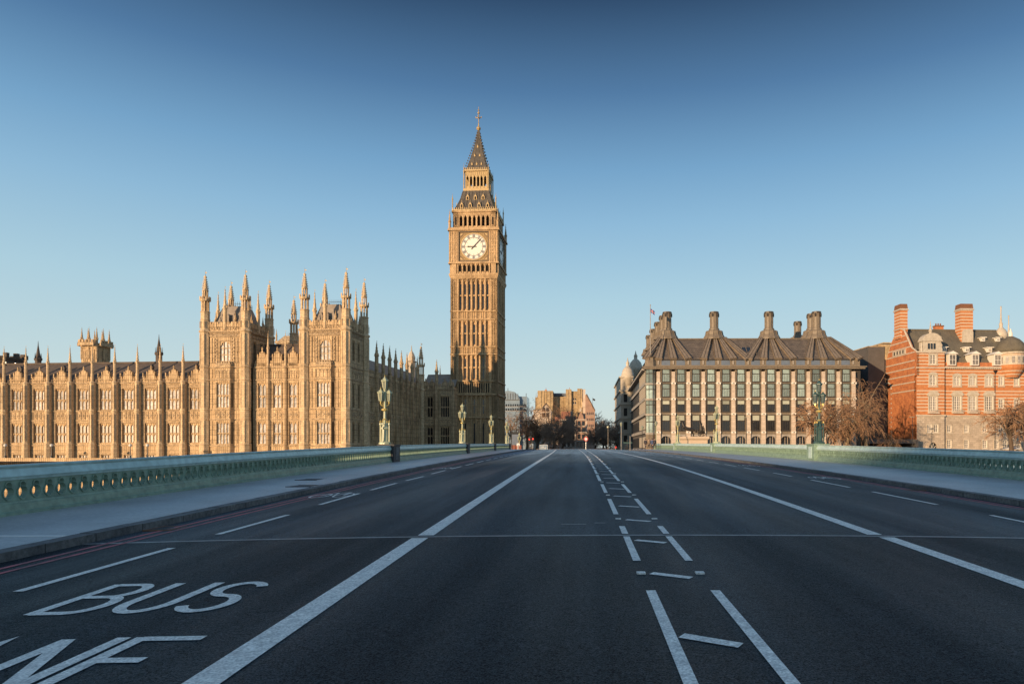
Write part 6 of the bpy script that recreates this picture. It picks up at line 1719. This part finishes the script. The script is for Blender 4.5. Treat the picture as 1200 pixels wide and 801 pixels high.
b.lathe([(.5, z(482)), (.3, z(479)), (.05, z(476.5))], 6, x(680.5), .3); b.box(x(668.5), x(670.5), 2, 3, z(492), z(481)); b.build("stone_dressings", "pale_render", t)
b = MB(); b.prism([(x(650), z(492)), (x(676), z(492)), (x(676), z(487.5)), (x(650), z(488))], 2, 14); b.box(x(657), x(668), 6, 12, z(488), z(481)); b.build("roof", "roof_tile", t)
simple_windows(t, x(659), x(674), 1.4, (z(523), z(514), z(505.5)), 3, 1.0, 1.9); simple_windows(t, x(676), x(686), -.1, (z(523), z(514), z(506), z(498.5)), 2, 1.0, 1.7); simple_windows(t, x(662), x(667), 2, (z(490.5),), 1, 1.4, .9)
t = thing("striped_pale_house", "dim pinkish building with white banding, left of the gabled brick hall behind dark trees", "building", (0, 262, 0)); Y = 262
x = lambda u: P(u, Y); z = lambda v: Z(v, Y)
b = MB(); b.box(x(640), x(656), 0, 10, -1, z(500)); b.build("wall", "pink_brick", t); b = MB()
for k in range(6): b.box(x(640), x(656), -.15, 0, z(523 - k * 4), z(523 - k * 4) + .4)
for u in (643, 648, 653): b.box(x(u) - .3, x(u) + .3, -.2, 0, -1, z(500))
b.build("stone_bands", "pale_render", t); simple_windows(t, x(641), x(656), 0, (z(516), z(508)), 3, .9, 1.6)
# the buildings on the near bank, behind the camera: they throw the long morning shade over the bridge
t = thing("river_bank_offices", "long grey stone office range on the river bank behind the camera, outside the picture", "building", (-112, -132, -1), 0)
b = MB(); b.box(-22, 56, 0, 16, 0, 24.2); b.build("wall", "grey_stone", t)
b = MB(); b.prism([(0, 24.2), (16, 24.2), (12, 26.4), (4, 26.4)], -22, 56, 'x'); b.build("roof", "slate_roof", t)
for k in range(34): q = MB(); q.box(-20 + 4.4 * (k % 17), -18.2 + 4.4 * (k % 17), 15.9, 16.05, 4 + 7 * (k // 17), 7 + 7 * (k // 17)); q.build("window", "dark_glass", t)
# ------------------------------------------------------------------ bare winter trees
def bare_tree(seed, ht, spread, droop=.0, twig_m="twig", bark_m="bark", levels=5, twr=.035, lean=0, density=1.0, base=.28):
    rnd = random.Random(seed); tr = MB(); tw = MB()
    def seg(b, p, q, r0, r1, n):
        b.tube([p, q], [r0, r1], n, cap=False)
    def grow(p, d, L, r, lv):
        n = 3 if lv < 3 else 2; pts = [p]; dd = d.copy()
        for i in range(n):
            dd = (dd + Vector((rnd.gauss(0, .16), rnd.gauss(0, .16), rnd.gauss(0, .10) + (.10 if lv < 2 else -.02 - droop * lv * .22)))).normalized()
            pts.append(pts[-1] + dd * (L / n))
        r1 = r * .58
        b = tr if lv <= 2 else tw
        rr = [r + (r1 - r) * i / n for i in range(n + 1)]
        rr = [max(x, twr * .6) for x in rr]
        b.tube(pts, rr, 6 if lv == 0 else 4 if lv <= 2 else 3, cap=False)
        if lv >= levels: return
        kids = {0: 6, 1: 5, 2: 5, 3: 5, 4: 4, 5: 4}[lv]
        kids = max(2, int(round(kids * (density if lv >= 2 else 1))))
        for k in range(kids):
            t = (.45 + .55 * (k + rnd.random()) / kids) if lv == 0 else (.2 + .8 * (k + rnd.random() * .8) / kids)
            t = min(t, .999); i = int(t * n); f = t * n - i; q = pts[i].lerp(pts[i + 1], f)
            az = rnd.uniform(0, 2 * PI) if lv else (2 * PI * k / kids + rnd.uniform(-.5, .5))
            perp = dd.orthogonal().normalized(); perp = Matrix.Rotation(az, 3, dd) @ perp
            ang = rnd.uniform(.45, .95) if lv else rnd.uniform(.35, .85)
            nd = (dd * math.cos(ang) + perp * math.sin(ang) * spread).normalized()
            grow(q, nd, L * rnd.uniform(.52, .74), max(r * (.30 + .25 * (1 - t)), twr), lv + 1)
        if lv > 0: grow(pts[-1], dd, L * .62, r1, lv + 1)
    H0 = ht * base
    grow(Vector((0, 0, 0)), Vector((lean, 0, 1)).normalized(), ht * .42, ht * .026, 0)
    zmax = max(v[2] for v in tw.v); s = ht / zmax
    for b in (tr, tw): b.v = [(x * s, y * s, z * s) for x, y, z in b.v]
    return tr.mesh("trunk", bark_m), tw.mesh("crown", twig_m)
def plant(label, meshes, loc, rz=0, sc=1, group=None, name="bare_tree"):
    t = thing(name, label, "tree", loc, rz, group); t.scale = (sc, sc, sc) if not isinstance(sc, tuple) else sc
    obj("trunk", meshes[0], t); obj("crown", meshes[1], t); return t
TA = bare_tree(11, 16.5, 1.05, .38, "twig", "bark_pale", 5, .030, density=.5)
TB = bare_tree(5, 17.0, 1.0, .25, "twig", "bark_pale", 5, .032, density=.5)
TC = bare_tree(23, 18.0, .95, .1, "twig_grey", "bark", 5, .055, density=.75)
TD = bare_tree(37, 15.0, 1.1, .2, "twig", "bark", 4, .05)
plant("big russet bare tree at the right end of the columned block, before the dark block", TA, (61.5, 147, -1.2), .3, (1.08, 1.0, 1.24))
plant("russet bare tree with open crown before the right half of the columned block", TB, (54.0, 142, -1.2), 1.4, (.98, 1, 1.0))
plant("smaller russet bare tree before the columned block, right behind the dark lamp", TD, (48.0, 140, -1.2), 2.2, .92)
plant("small rounded bare tree low beside the dark gateway and the red gable's foot", TA, (66.5, 150, -1.2), 2.6, (.55, .55, .5))
plant("pale bare tree spreading across the right edge before the striped brick building", TD, (91.5, 146, -1.4), .8, (1.15, 1.1, .98))
plant("bare tree just outside the right edge, its twigs reaching before the stone base", TB, (98.5, 147, -1.4), 2.0, (1.1, 1.1, 1.0))
CL = ["bare russet tree right beside the clock tower shaft at the street's left side", "bare russet tree second right of the clock tower, below the glass roofed block", "tall bare tree before the pale gabled house", "bare russet tree behind the traffic lights, left of the sign board", "bare tree before the left part of the yellow brick block", "dark bare tree right before the dim pink banded building", "dark bare tree between the banded building and the gabled brick hall"]
for i, (u, Y, vt, m) in enumerate(((604, 235, 477, TA), (617, 262, 470, TB), (632, 285, 469, TB), (629, 215, 485, TD), (648, 270, 476, TA), (645, 205, 492, TC), (657, 215, 487, TC))):
    h = (Z(vt, Y) + 1) * 1.12; plant(CL[i], m, (P(u, Y), Y, -1.0), i * 1.3, (h / 16.5 * 1.05, h / 16.5 * 1.05, h / 16.5), "bare trees at the street's end")
CL = ["dark bare tree right of the gabled brick hall, behind the round red sign", "dark bare tree in the middle of the shaded gap left of the domed building", "tall pale tipped bare tree far back in the gap beside the domed building", "dark bare tree beside the street, close to the domed building's foot"]
for i, (u, Y, vt, m) in enumerate(((694, 240, 494, TC), (707, 250, 492, TC), (713, 330, 483, TC), (722, 235, 493, TC))):
    h = (Z(vt, Y) + 1) * 1.08; plant(CL[i], m, (P(u, Y), Y, -1.0), i * 1.7 + .4, (h / 16.5, h / 16.5, h / 18), "dark bare trees in the gap")
# distant tree mass closing the street
t = thing("tree_belt", "dark brown far tree mass closing the end of the street", "tree belt", (P(700, 345), 345, -1)); t["kind"] = "stuff"
tw = MB(); rnd = random.Random(99)
for k in range(3600):
    x = rnd.uniform(-36, 24); y = rnd.uniform(0, 14); z = rnd.random() ** .8 * (12.5 + 2.2 * math.sin(x * .5) + 1.5 * math.sin(x * 1.3))
    d = Vector((rnd.gauss(0, .7), rnd.gauss(0, .5), rnd.uniform(.3, 1.3))); p_ = Vector((x, y, z)); tw.tube([p_, p_ + d * 1.1], [.10, .04], 3, cap=False)
o = tw.build("twigs", "twig_grey", t)
tr = MB()
for k in range(16): x = -34 + 3.7 * k; tr.tube([(x, 5, 0), (x + .3, 5, 9)], [.35, .15], 6)
tr.build("trunks", "bark", t)
# ------------------------------------------------------------------ statue, street furniture, people
t = thing("chariot_statue", "dark bronze statue of two rearing horses drawing a chariot on a pale pedestal", "statue", (P(811, 128), 128, -1.0), 0)
b = MB(); b.box(-2.6, 2.6, -1.6, 1.6, 0, 4.0); b.frus((-2.6, 2.6, -1.6, 1.6), (-2.85, 2.85, -1.85, 1.85), 4.0, 4.3); b.box(-2.9, 2.9, -1.9, 1.9, 4.3, 4.7); b.box(-2.8, 2.8, -1.8, 1.8, 0, .5); b.build("pedestal", "pedestal_stone", t)
def horse(x, y, z, s):
    b = MB()
    b.tube([(1.3, 0, 1.15), (1.0, 0, 1.35), (.4, 0, 1.45), (-.2, 0, 1.6), (-.6, 0, 1.9), (-.85, 0, 2.35), (-.95, 0, 2.75), (-1.1, 0, 2.95)], [.22, .36, .36, .34, .30, .20, .15, .14], 10)   # body and neck
    b.tube([(-.98, 0, 2.95), (-1.25, 0, 2.85), (-1.5, 0, 2.6)], [.15, .12, .07], 8)       # head
    for sy in (-.06, .06): b.tube([(-.98, sy, 3.0), (-.98, sy * 1.5, 3.2)], [.04, .01], 4)
    for sy, ph in ((-.2, 0), (.2, .25)):
        b.tube([(1.1, sy, 1.3), (.95, sy, .85), (1.25, sy, .5), (1.1 + ph, sy, .0)], [.22, .14, .08, .07], 7)        # hind legs with hock
        b.tube([(-.5, sy, 1.8), (-1.0 - ph * .4, sy, 1.75 + ph), (-1.15, sy, 1.3 + ph), (-.95, sy, 1.1 + ph)], [.15, .10, .07, .06], 7)
    b.tube([(1.4, 0, 1.35), (1.75, 0, 1.3), (1.9, 0, .75)], [.08, .10, .02], 6)
    for k in range(6): b.tube([(-.55 - .08 * k, 0, 2.1 + .16 * k), (-.3 - .08 * k, 0, 2.15 + .17 * k)], [.07, .02], 4)
    b.v = [(x + a * s, y + c * s, z + d * s) for a, c, d in b.v]
    return b
horse(-1.0, -.75, 4.7, .95).build("horse", "bronze_statue", t, True); horse(-.8, .75, 4.7, .95).build("horse", "bronze_statue", t, True)
b = MB(); b.tube([(.5, 0, 5.6), (1.6, 0, 5.4)], .06, 5); b.box(1.2, 2.3, -.6, .6, 5.2, 5.35)
n = 8
for k in range(n):
    a0, a1 = PI * .5 + PI * k / n, PI * .5 + PI * (k + 1) / n
    b.add([(1.7 + .5 * math.cos(a0), .6 * math.sin(a0), 5.3), (1.7 + .5 * math.cos(a1), .6 * math.sin(a1), 5.3), (1.7 + .55 * math.cos(a1), .65 * math.sin(a1), 6.1), (1.7 + .55 * math.cos(a0), .65 * math.sin(a0), 6.1)], [(0, 1, 2, 3)])
for sy in (-.75, .75):
    P_ = [(1.8 + .55 * math.cos(2 * PI * k / 12), sy, 5.25 + .55 * math.sin(2 * PI * k / 12)) for k in range(13)]; b.tube(P_, .06, 5)
    for k in range(4): a = PI * k / 4; b.tube([(1.8 - .52 * math.cos(a), sy, 5.25 - .52 * math.sin(a)), (1.8 + .52 * math.cos(a), sy, 5.25 + .52 * math.sin(a))], .03, 4)
b.build("chariot", "bronze_statue", t)
b = MB(); b.tube([(1.7, 0, 5.3), (1.7, 0, 6.2), (1.68, 0, 6.6), (1.66, 0, 7.1), (1.65, 0, 7.35)], [.36, .26, .20, .25, .09], 10); b.ball((1.62, 0, 7.52), .15, 8, 6, (1, .9, 1.15))
b.tube([(1.66, -.2, 7.1), (1.55, -.5, 7.4), (1.45, -.55, 7.9)], [.08, .06, .05], 6); b.tube([(1.66, .2, 7.1), (1.4, .5, 7.3), (1.3, .55, 7.7)], [.08, .06, .05], 6); b.tube([(1.5, -.56, 6.3), (1.42, -.56, 8.9)], .03, 5)
b.build("standing_figure", "bronze_statue", t, True)
for sy in (-.4, .4): b = MB(); b.tube([(2.1, sy, 5.3), (2.1, sy, 6.0), (2.08, sy, 6.4)], [.26, .2, .16], 8); b.ball((2.05, sy, 6.58), .13, 8, 6, (1, .9, 1.15)); b.build("crouching_figure", "bronze_statue", t, True)
# green kiosk
t = thing("market_kiosk", "green rounded souvenir kiosk with a small sign, left of the statue pedestal", "kiosk", (P(782, 122), 122, .2), 0)
b = MB(); b.prism([(-1.4, -1.2), (1.4, -1.2), (1.4, 1.3), (1.0, 1.55), (-1.0, 1.55), (-1.4, 1.3)], -.8, .8); b.build("body", "green_paint", t)
b = MB(); b.box(-1.45, 1.45, -.85, .85, 1.5, 1.62); b.build("roof", "green_iron", t); b = MB(); b.box(1.02, 1.4, -.84, -.81, .9, 1.2); b.build("sign", "sign_white", t)
# traffic lights
def traffic_light(loc, label, lit=True, heads=1, yellow=False, h=3.2):
    t = thing("traffic_light", label, "traffic light", loc)
    b = MB(); b.tube([(0, 0, 0), (0, 0, h)], .06, 8); b.build("post", "black_iron", t)
    b = MB(); b.box(-.2, .2, -.28, -.08, h - .95, h + .1); 
    for k in range(3): b.lathe([(.15, h - .78 + k * .31), (.15, h - .66 + k * .31)], 8, 0, -.26)
    hd = b.build("signal_head", "black_iron", t)
    for k, m in ((0, "dark_glass"), (1, "dark_glass"), (2, "red_light" if lit else "dark_glass")):
        q = MB(); n = 12; z0 = h - .78 + k * .31 + .02; q.add([(0, -.42, z0)] + [(.13 * math.cos(2 * PI * i / n), -.42, z0 + .13 * math.sin(2 * PI * i / n)) for i in range(n)], [(0, 1 + i, 1 + (i + 1) % n) for i in range(n)]); q.build("lens", m, hd)
    if yellow:
        q = MB(); q.box(-.1, .1, -.1, .1, 0, 1.1); q.build("base_box", "lamp_gold", t)
    return t
traffic_light((P(620.5, 121), 121, .05), "traffic light with a red lamp, left one of the pair at the far left kerb", yellow=True)
traffic_light((P(624.6, 119), 119, .10), "traffic light with a red lamp, right one of the pair at the far left kerb")
traffic_light((P(684.0, 128), 128, -.1), "black traffic signal beside the round red sign in mid street", lit=False, h=2.5)
t = thing("road_sign", "round red and white road sign on a yellow based post in mid road", "road sign", (P(686.6, 127), 127, -.1))
b = MB(); b.tube([(0, 0, 0), (0, 0, 3.3)], .05, 8); b.build("post", "steel", t)
for m, r_, y in (("red_sign", .42, -.08), ("sign_white", .26, -.11)):
    q = MB(); n = 20; q.prism([(r_ * math.cos(2 * PI * i / n), 3.35 + r_ * math.sin(2 * PI * i / n)) for i in range(n)], y, y + .025); q.build("sign_disc", m, t)
b = MB(); b.box(-.14, .14, -.14, .14, 0, 1.2); b.build("illuminated_base", "lamp_gold", t)
# island sign board
t = thing("sign_board", "pale blue rectangular road sign board on two posts, left of the far centre", "sign board", (P(637, 130), 130, -.4))
b = MB(); b.box(-.75, .75, -.05, .05, 1.4, 2.6); bd = b.build("board", "sign_white", t); b = MB(); b.box(-.68, .68, -.07, -.055, 1.46, 2.54); b.build("sign_face", "blue_glass", bd)
b = MB(); b.box(-.45, .1, -.09, -.075, 2.15, 2.25); b.box(-.5, .4, -.09, -.075, 1.85, 1.92); b.tube([(.35, -.085, 1.6), (.35, -.085, 2.4)], .03, 4); b.build("sign_bars", "sign_white", bd)
for x in (-.55, .55): b = MB(); b.tube([(x, .08, 0), (x, .08, 2.5)], .045, 6); b.build("post", "steel", t)
# hoarding and screen at the left bridge foot
t = thing("works_hoarding", "red brown site hoarding with a white panel at the far left bridge end", "hoarding", (P(605.5, 135), 135, -.2))
b = MB(); b.box(-1.0, 1.0, 0, .15, 0, 2.35); b.build("panel", "hoarding_red", t); b = MB(); b.box(.15, .42, -.04, 0, .2, 2.2); b.box(0, .6, -.03, .0, 2.2, 2.7); b.build("notice", "sign_white", t)
for x in (-.9, -.3, .3, .9): b = MB(); b.box(x - .05, x + .05, -.06, 0, 0, 2.4); b.build("batten", "brick_dark", t)
t = thing("advert_screen", "large dark blue grey screen standing between two lanterns beside the clock tower's foot", "screen", (P(603.8, 143), 143, -1.0))
b = MB(); b.box(-.85, .85, 0, .4, 1.0, 5.9); b.build("screen_frame", "black_iron", t); b = MB(); b.box(-.7, .7, -.03, 0, 1.9, 5.4); b.build("screen_face", "sign_blue", t); b = MB(); b.box(-.2, .2, .1, .3, 0, 1.0); b.build("stand", "black_iron", t)
t = thing("low_wall", "low grey stone wall ending the left parapet beside the hoarding", "wall", (P(606, 131), 131, -.9))
b = MB(); b.box(-1.6, 3.6, 0, .5, 0, 2.0); b.box(-1.7, 3.7, -.06, .56, 2.0, 2.15); b.build("masonry", "kerb_stone", t)
t = thing("pedestrian_railing", "long dark railing closing the far end of the road", "railing", (0, 160, -1.0))
b = MB()
x0, x1 = P(640, 160), P(719, 160)
for k in range(3): b.tube([(x0, 0, .3 + .55 * k), (x1, 0, .3 + .55 * k)], .04, 4)
n = 70
for k in range(n + 1): x = x0 + (x1 - x0) * k / n; b.tube([(x, 0, .1), (x, 0, 1.4)], .025, 4)
b.build("rails", "black_iron", t)
for k in range(8): x = x0 + (x1 - x0) * k / 7; b = MB(); b.box(x - .06, x + .06, -.06, .06, 0, 1.5); b.build("post", "black_iron", t)
t = thing("garden_wall", "low dark hedge topped wall across the square behind the railing", "wall", (0, 178, -1.0))
b = MB(); b.box(P(628, 178), P(722, 178), 0, .8, 0, 1.5); b.build("masonry", "concrete_dark", t); b = MB(); rnd = random.Random(4)
for k in range(2200):
    x = rnd.uniform(P(628, 178), P(722, 178)); y = rnd.uniform(0, .8); z = rnd.uniform(1.4, 2.3); d = Vector((rnd.gauss(0, 1), rnd.gauss(0, 1), rnd.gauss(0, 1))).normalized() * .14; e_ = d.orthogonal().normalized() * .1; c = Vector((x, y, z)); b.quad(c - d, c - e_, c + d, c + e_)
b.build("hedge", "twig_grey", t)
# vehicles
def car(loc, label, m="car_black", rz=0):
    t = thing("parked_car", label, "car", loc, rz)
    b = MB(); b.prism([(-.9, .25), (.9, .25), (.92, .75), (.84, .95), (-.84, .95), (-.92, .75)], -2.1, 2.1); b.build("body", m, t)
    b = MB(); b.frus((-.82, .82, -1.2, 1.6), (-.64, .64, -.6, 1.2), .95, 1.48); b.build("cabin", "dark_glass", t); b = MB(); b.box(-.63, .63, -.58, 1.18, 1.48, 1.53); b.build("roof", m, t)
    for x in (-.8, .8):
        for y in (-1.35, 1.35):
            w_ = MB(); w_.T = Matrix.Translation((x, y, .33)) @ Matrix.Rotation(PI / 2, 4, 'Y'); w_.lathe([(.32, -.1), (.32, .1)], 14); o = w_.build("wheel", "rubber", t)
            w_ = MB(); w_.T = Matrix.Translation((x, y, .33)) @ Matrix.Rotation(PI / 2, 4, 'Y'); w_.lathe([(.19, -.12), (.19, .12)], 10); w_.build("rim", "steel", o)
    for x in (-.65, .65): b = MB(); b.box(x - .16, x + .16, -2.13, -2.08, .62, .78); b.build("headlight", "lamp_glass", t)
    for x in (-.7, .7): b = MB(); b.box(x - .12, x + .12, 2.08, 2.13, .65, .82); b.build("tail_light", "red_sign", t)
car((P(631, 138), 138, -.95), "dark car standing beyond the left traffic lights")
def motorbike(loc, label, rz):
    t = thing("motorbike", label, "motorbike", loc, rz)
    for y in (-.7, .7):
        P_ = [(0, y + .3 * math.cos(2 * PI * k / 14), .3 + .3 * math.sin(2 * PI * k / 14)) for k in range(15)]; b = MB(); b.tube(P_, .06, 6); o = b.build("wheel", "rubber", t); b = MB(); b.T = Matrix.Translation((0, y, .3)) @ Matrix.Rotation(PI / 2, 4, 'Y'); b.lathe([(.1, -.06), (.1, .06)], 8); b.build("hub", "steel", o)
    b = MB(); b.tube([(0, -.65, .35), (0, -.5, .75), (0, -.35, 1.0)], .05, 6); b.tube([(0, .7, .3), (0, .2, .45), (0, -.3, .5), (0, -.45, .8)], .08, 6); b.build("frame", "steel", t)
    b = MB(); b.tube([(0, -.45, .85), (0, -.1, .92), (0, .15, .8)], [.12, .17, .1], 8); b.build("tank", "car_black", t)
    b = MB(); b.tube([(0, .1, .82), (0, .5, .85), (0, .8, .95)], [.12, .13, .08], 8); b.build("seat", "rubber", t); b = MB(); b.tube([(-.35, -.35, 1.05), (0, -.42, 1.0), (.35, -.35, 1.05)], .025, 5); b.build("handlebar", "steel", t)
    b = MB(); b.ball((0, -.6, .9), .11); b.build("headlight", "lamp_glass", t); b = MB(); b.box(-.17, .17, -.25, .15, .3, .62); b.build("engine", "steel", t)
motorbike((P(724, 118), 118, .22), "black motorbike nearer of the two, left of the columned block's foot", .5)
motorbike((P(729, 126), 126, -.1), "black motorbike farther of the two, beside the pale post", .8)
# posts and street lamps on the right approach
def post(loc, h, label, m="gutter_stone", top=None, name="bollard", cat="bollard", group=None, r=.07):
    t = thing(name, label, cat, loc, 0, group); b = MB(); b.lathe([(r * 1.6, 0), (r * 1.6, .15), (r, .25), (r * .8, h)], 8); b.build("post", m, t)
    if top: b = MB(); top(b, h); b.build("lamp_head", "lamp_glass", t)
    else: b = MB(); b.ball((0, 0, h + r), r * 1.3, 8, 5); b.build("cap", m, t)
    return t
gl = lambda b, h: b.lathe([(.12, h), (.28, h + .5), (.3, h + .55), (.05, h + .85)], 8)
post((P(728, 125), 125, -.1), 5.6, "thin pale street lamp at the left corner of the domed building", "gutter_stone", gl, "street_lamp", "street lamp")
post((P(712.5, 190), 190, -1), 8.0, "white topped street lamp standing against the dark trees in the gap", "gutter_stone", lambda b, h: b.ball((0, 0, h + .35), .42), "street_lamp", "street lamp")
post((P(738.3, 118), 118, .2), 3.3, "bare pale post left of the columned block's corner", "gutter_stone", None, "post", "post")
post((P(752.5, 124), 124, -.1), 4.9, "tall thin lamp post before the columned block's left corner bay", "black_iron", gl, "street_lamp", "street lamp")
post((P(768.8, 118), 118, .2), 5.2, "pale green single lamp standing left of the green kiosk", "lamp_green", gl, "street_lamp", "street lamp")
post((P(874.8, 136), 136, -1), 8.6, "thin dark street lamp before the arches right of the statue", "black_iron", lambda b, h: b.box(-.5, .5, -.08, .08, h, h + .1), "street_lamp", "street lamp")
post((P(1069.3, 150), 150, -1.2), 9.5, "slim dark lamp post with short arms before the red gable wall", "black_iron", lambda b, h: b.box(-.7, .5, -.1, .1, h, h + .12), "street_lamp", "street lamp")
BL = ["short pale bollard, first from the left, before the columned block's shaded side", "short pale bollard, second from the left, before the shaded side", "short pale bollard, third from the left, by the corner bay", "short pale bollard, fourth from the left, next to the walking people", "short pale bollard, fifth from the left, next to the walking people", "short pale bollard, rightmost, by the parapet's far end"]
for i, u in enumerate((742.5, 746, 749.5, 754.5, 758.5, 762)): post((P(u, 122), 122, .05), 1.15, BL[i], group="bollards at the right bridge end", r=.10)
t = thing("street_sign", "dark horizontal direction sign on a post beside the motorbikes", "road sign", (P(735, 124), 124, -.1))
b = MB(); b.tube([(0, 0, 0), (0, 0, 3.2)], .05, 6); b.build("post", "black_iron", t); b = MB(); b.box(-.7, .9, -.1, -.05, 2.5, 2.75); b.build("board", "lamp_green_dark", t); b = MB(); b.box(-.4, .2, -.1, -.04, 1.1, 2.0); b.build("notice", "black_iron", t)
t = thing("road_sign", "small red road sign beside the motorbikes at the right", "road sign", (P(721.5, 140), 140, -.8)); b = MB(); b.tube([(0, 0, 0), (0, 0, 2.4)], .04, 6); b.build("post", "steel", t); b = MB(); n = 14; b.prism([(.22 * math.cos(2 * PI * i / n), 2.5 + .22 * math.sin(2 * PI * i / n)) for i in range(n)], -.09, -.05); b.build("sign_disc", "red_sign", t)
for i, (u, Y, lab) in enumerate(((1022, 138, "white parked van seen low through the bare trees"), )):
    t = thing("parked_van", lab, "van", (P(u, Y), Y, -1.2), PI / 2 * .96)
    b = MB(); b.prism([(-2.4, .35), (2.3, .35), (2.4, 1.0), (1.7, 1.25), (1.2, 2.0), (-2.35, 2.05)], -.9, .9, 'x'); b.build("body", "sign_white", t)
    b = MB(); b.prism([(1.25, 1.3), (1.62, 1.3), (1.22, 1.9), (.5, 1.9), (.5, 1.3)], -.92, .92, 'x'); b.build("cab_window", "dark_glass", t)
    for y in (-1.5, 1.5):
        for x in (-.82, .82): w_ = MB(); w_.T = Matrix.Translation((x, y, .35)) @ Matrix.Rotation(PI / 2, 4, 'Y'); w_.lathe([(.35, -.12), (.35, .12)], 14); w_.build("wheel", "rubber", t)
t = thing("cafe_parasol", "flat white parasol before the stone base at the right edge", "parasol", (P(1186, 150), 150, -1.3))
b = MB(); b.tube([(0, 0, 0), (0, 0, 2.9)], .05, 6); b.build("pole", "steel", t); b = MB(); b.lathe([(1.9, 2.6), (1.9, 2.65), (.1, 3.2)], 8); b.build("canopy", "sign_white", t)
# people: one skinned body each, with clothes as children
def person(loc, label, rz, stride, coat, trousers="cloth_dark", arm=.25, hair="black_iron"):
    root = thing("person", label, "person", loc, rz, "people walking at the right bridge end")
    J = {}; V = []; E = []; Rr = []
    def v(p, r, par=None):
        V.append(p); Rr.append(r)
        if par is not None: E.append((par, len(V) - 1))
        return len(V) - 1
    pel = v((0, 0, .95), .14); ch = v((0, -.01, 1.25), .15, pel); sh = v((0, 0, 1.42), .13, ch); nk = v((0, -.01, 1.53), .055, sh); hd = v((0, -.03, 1.64), .095, nk); tp = v((0, -.02, 1.73), .07, hd); v((0, -.13, 1.645), .018, hd)
    for s in (-1, 1):
        ty = s * stride
        h_ = v((s * .09, 0, .90), .10, pel); k_ = v((s * .10, -ty * .45 - .04, .50), .065, h_); a_ = v((s * .10, -ty + (.05 if ty < 0 else 0), .09), .04, k_); v((s * .11, -ty - .15, .04), .035, a_)
        s_ = v((s * .19, 0, 1.40), .065, sh); e_ = v((s * .24, ty * .3 + .03, 1.12), .045, s_); w_ = v((s * .24, ty * .6 - .08, .88), .032, e_)
        for f in range(4): v((s * (.215 + .018 * f), ty * .6 - .12 - .01 * f, .80 - .01 * (1.5 - abs(f - 1.5))), .009, w_)
        v((s * .21, ty * .6 - .15, .84), .010, w_)
    me = bpy.data.meshes.new("body"); me.from_pydata(V, E, []); me.materials.append(M["skin"])
    o = bpy.data.objects.new("body", me); COL.objects.link(o); o.parent = root
    sk = o.modifiers.new("skin", 'SKIN'); sl_ = me.skin_vertices[0].data
    for i, r_ in enumerate(Rr): sl_[i].radius = (r_, r_)
    sl_[0].use_root = True
    ss = o.modifiers.new("subsurf", 'SUBSURF'); ss.levels = 1; ss.render_levels = 1
    b = MB(); b.lathe([(.22, .72), (.20, .95), (.19, 1.2), (.22, 1.40), (.12, 1.50)], 12); b.v = [(x, y * .72, z) for x, y, z in b.v]
    for s in (-1, 1): ty = s * stride; b.tube([(s * .19, 0, 1.42), (s * .245, ty * .3 + .03, 1.12), (s * .245, ty * .58 - .06, .92)], [.09, .07, .055], 8)
    b.build("coat", coat, root, True)
    b = MB()
    for s in (-1, 1): ty = s * stride; b.tube([(s * .09, 0, .92), (s * .10, -ty * .45 - .04, .50), (s * .10, -ty + (.05 if ty < 0 else 0), .12)], [.125, .085, .065], 8)
    b.build("trousers", trousers, root, True)
    b = MB(); b.ball((0, .0, 1.69), .115, 10, 6, (1, 1.05, .9)); b.build("hair", hair, root, True)
PPL = [(756.5, 119, "person in a dark coat walking, leftmost of the group by the bollards", 2.6, .22, "cloth_dark"), (760.5, 116, "person in a tan coat walking beside the bollards", .4, .18, "cloth_tan"), (764.3, 118, "person in a blue jacket walking, between the tan coat and the lamp", 3.0, .25, "cloth_blue"), (767.0, 115, "person in black standing right beside the pale green lamp", .2, .08, "cloth_dark")]
for u, Y, lab, rz, st_2, coat in PPL: person((P(u, Y), Y, prof(Y) + .14), lab, rz, st_2, coat)
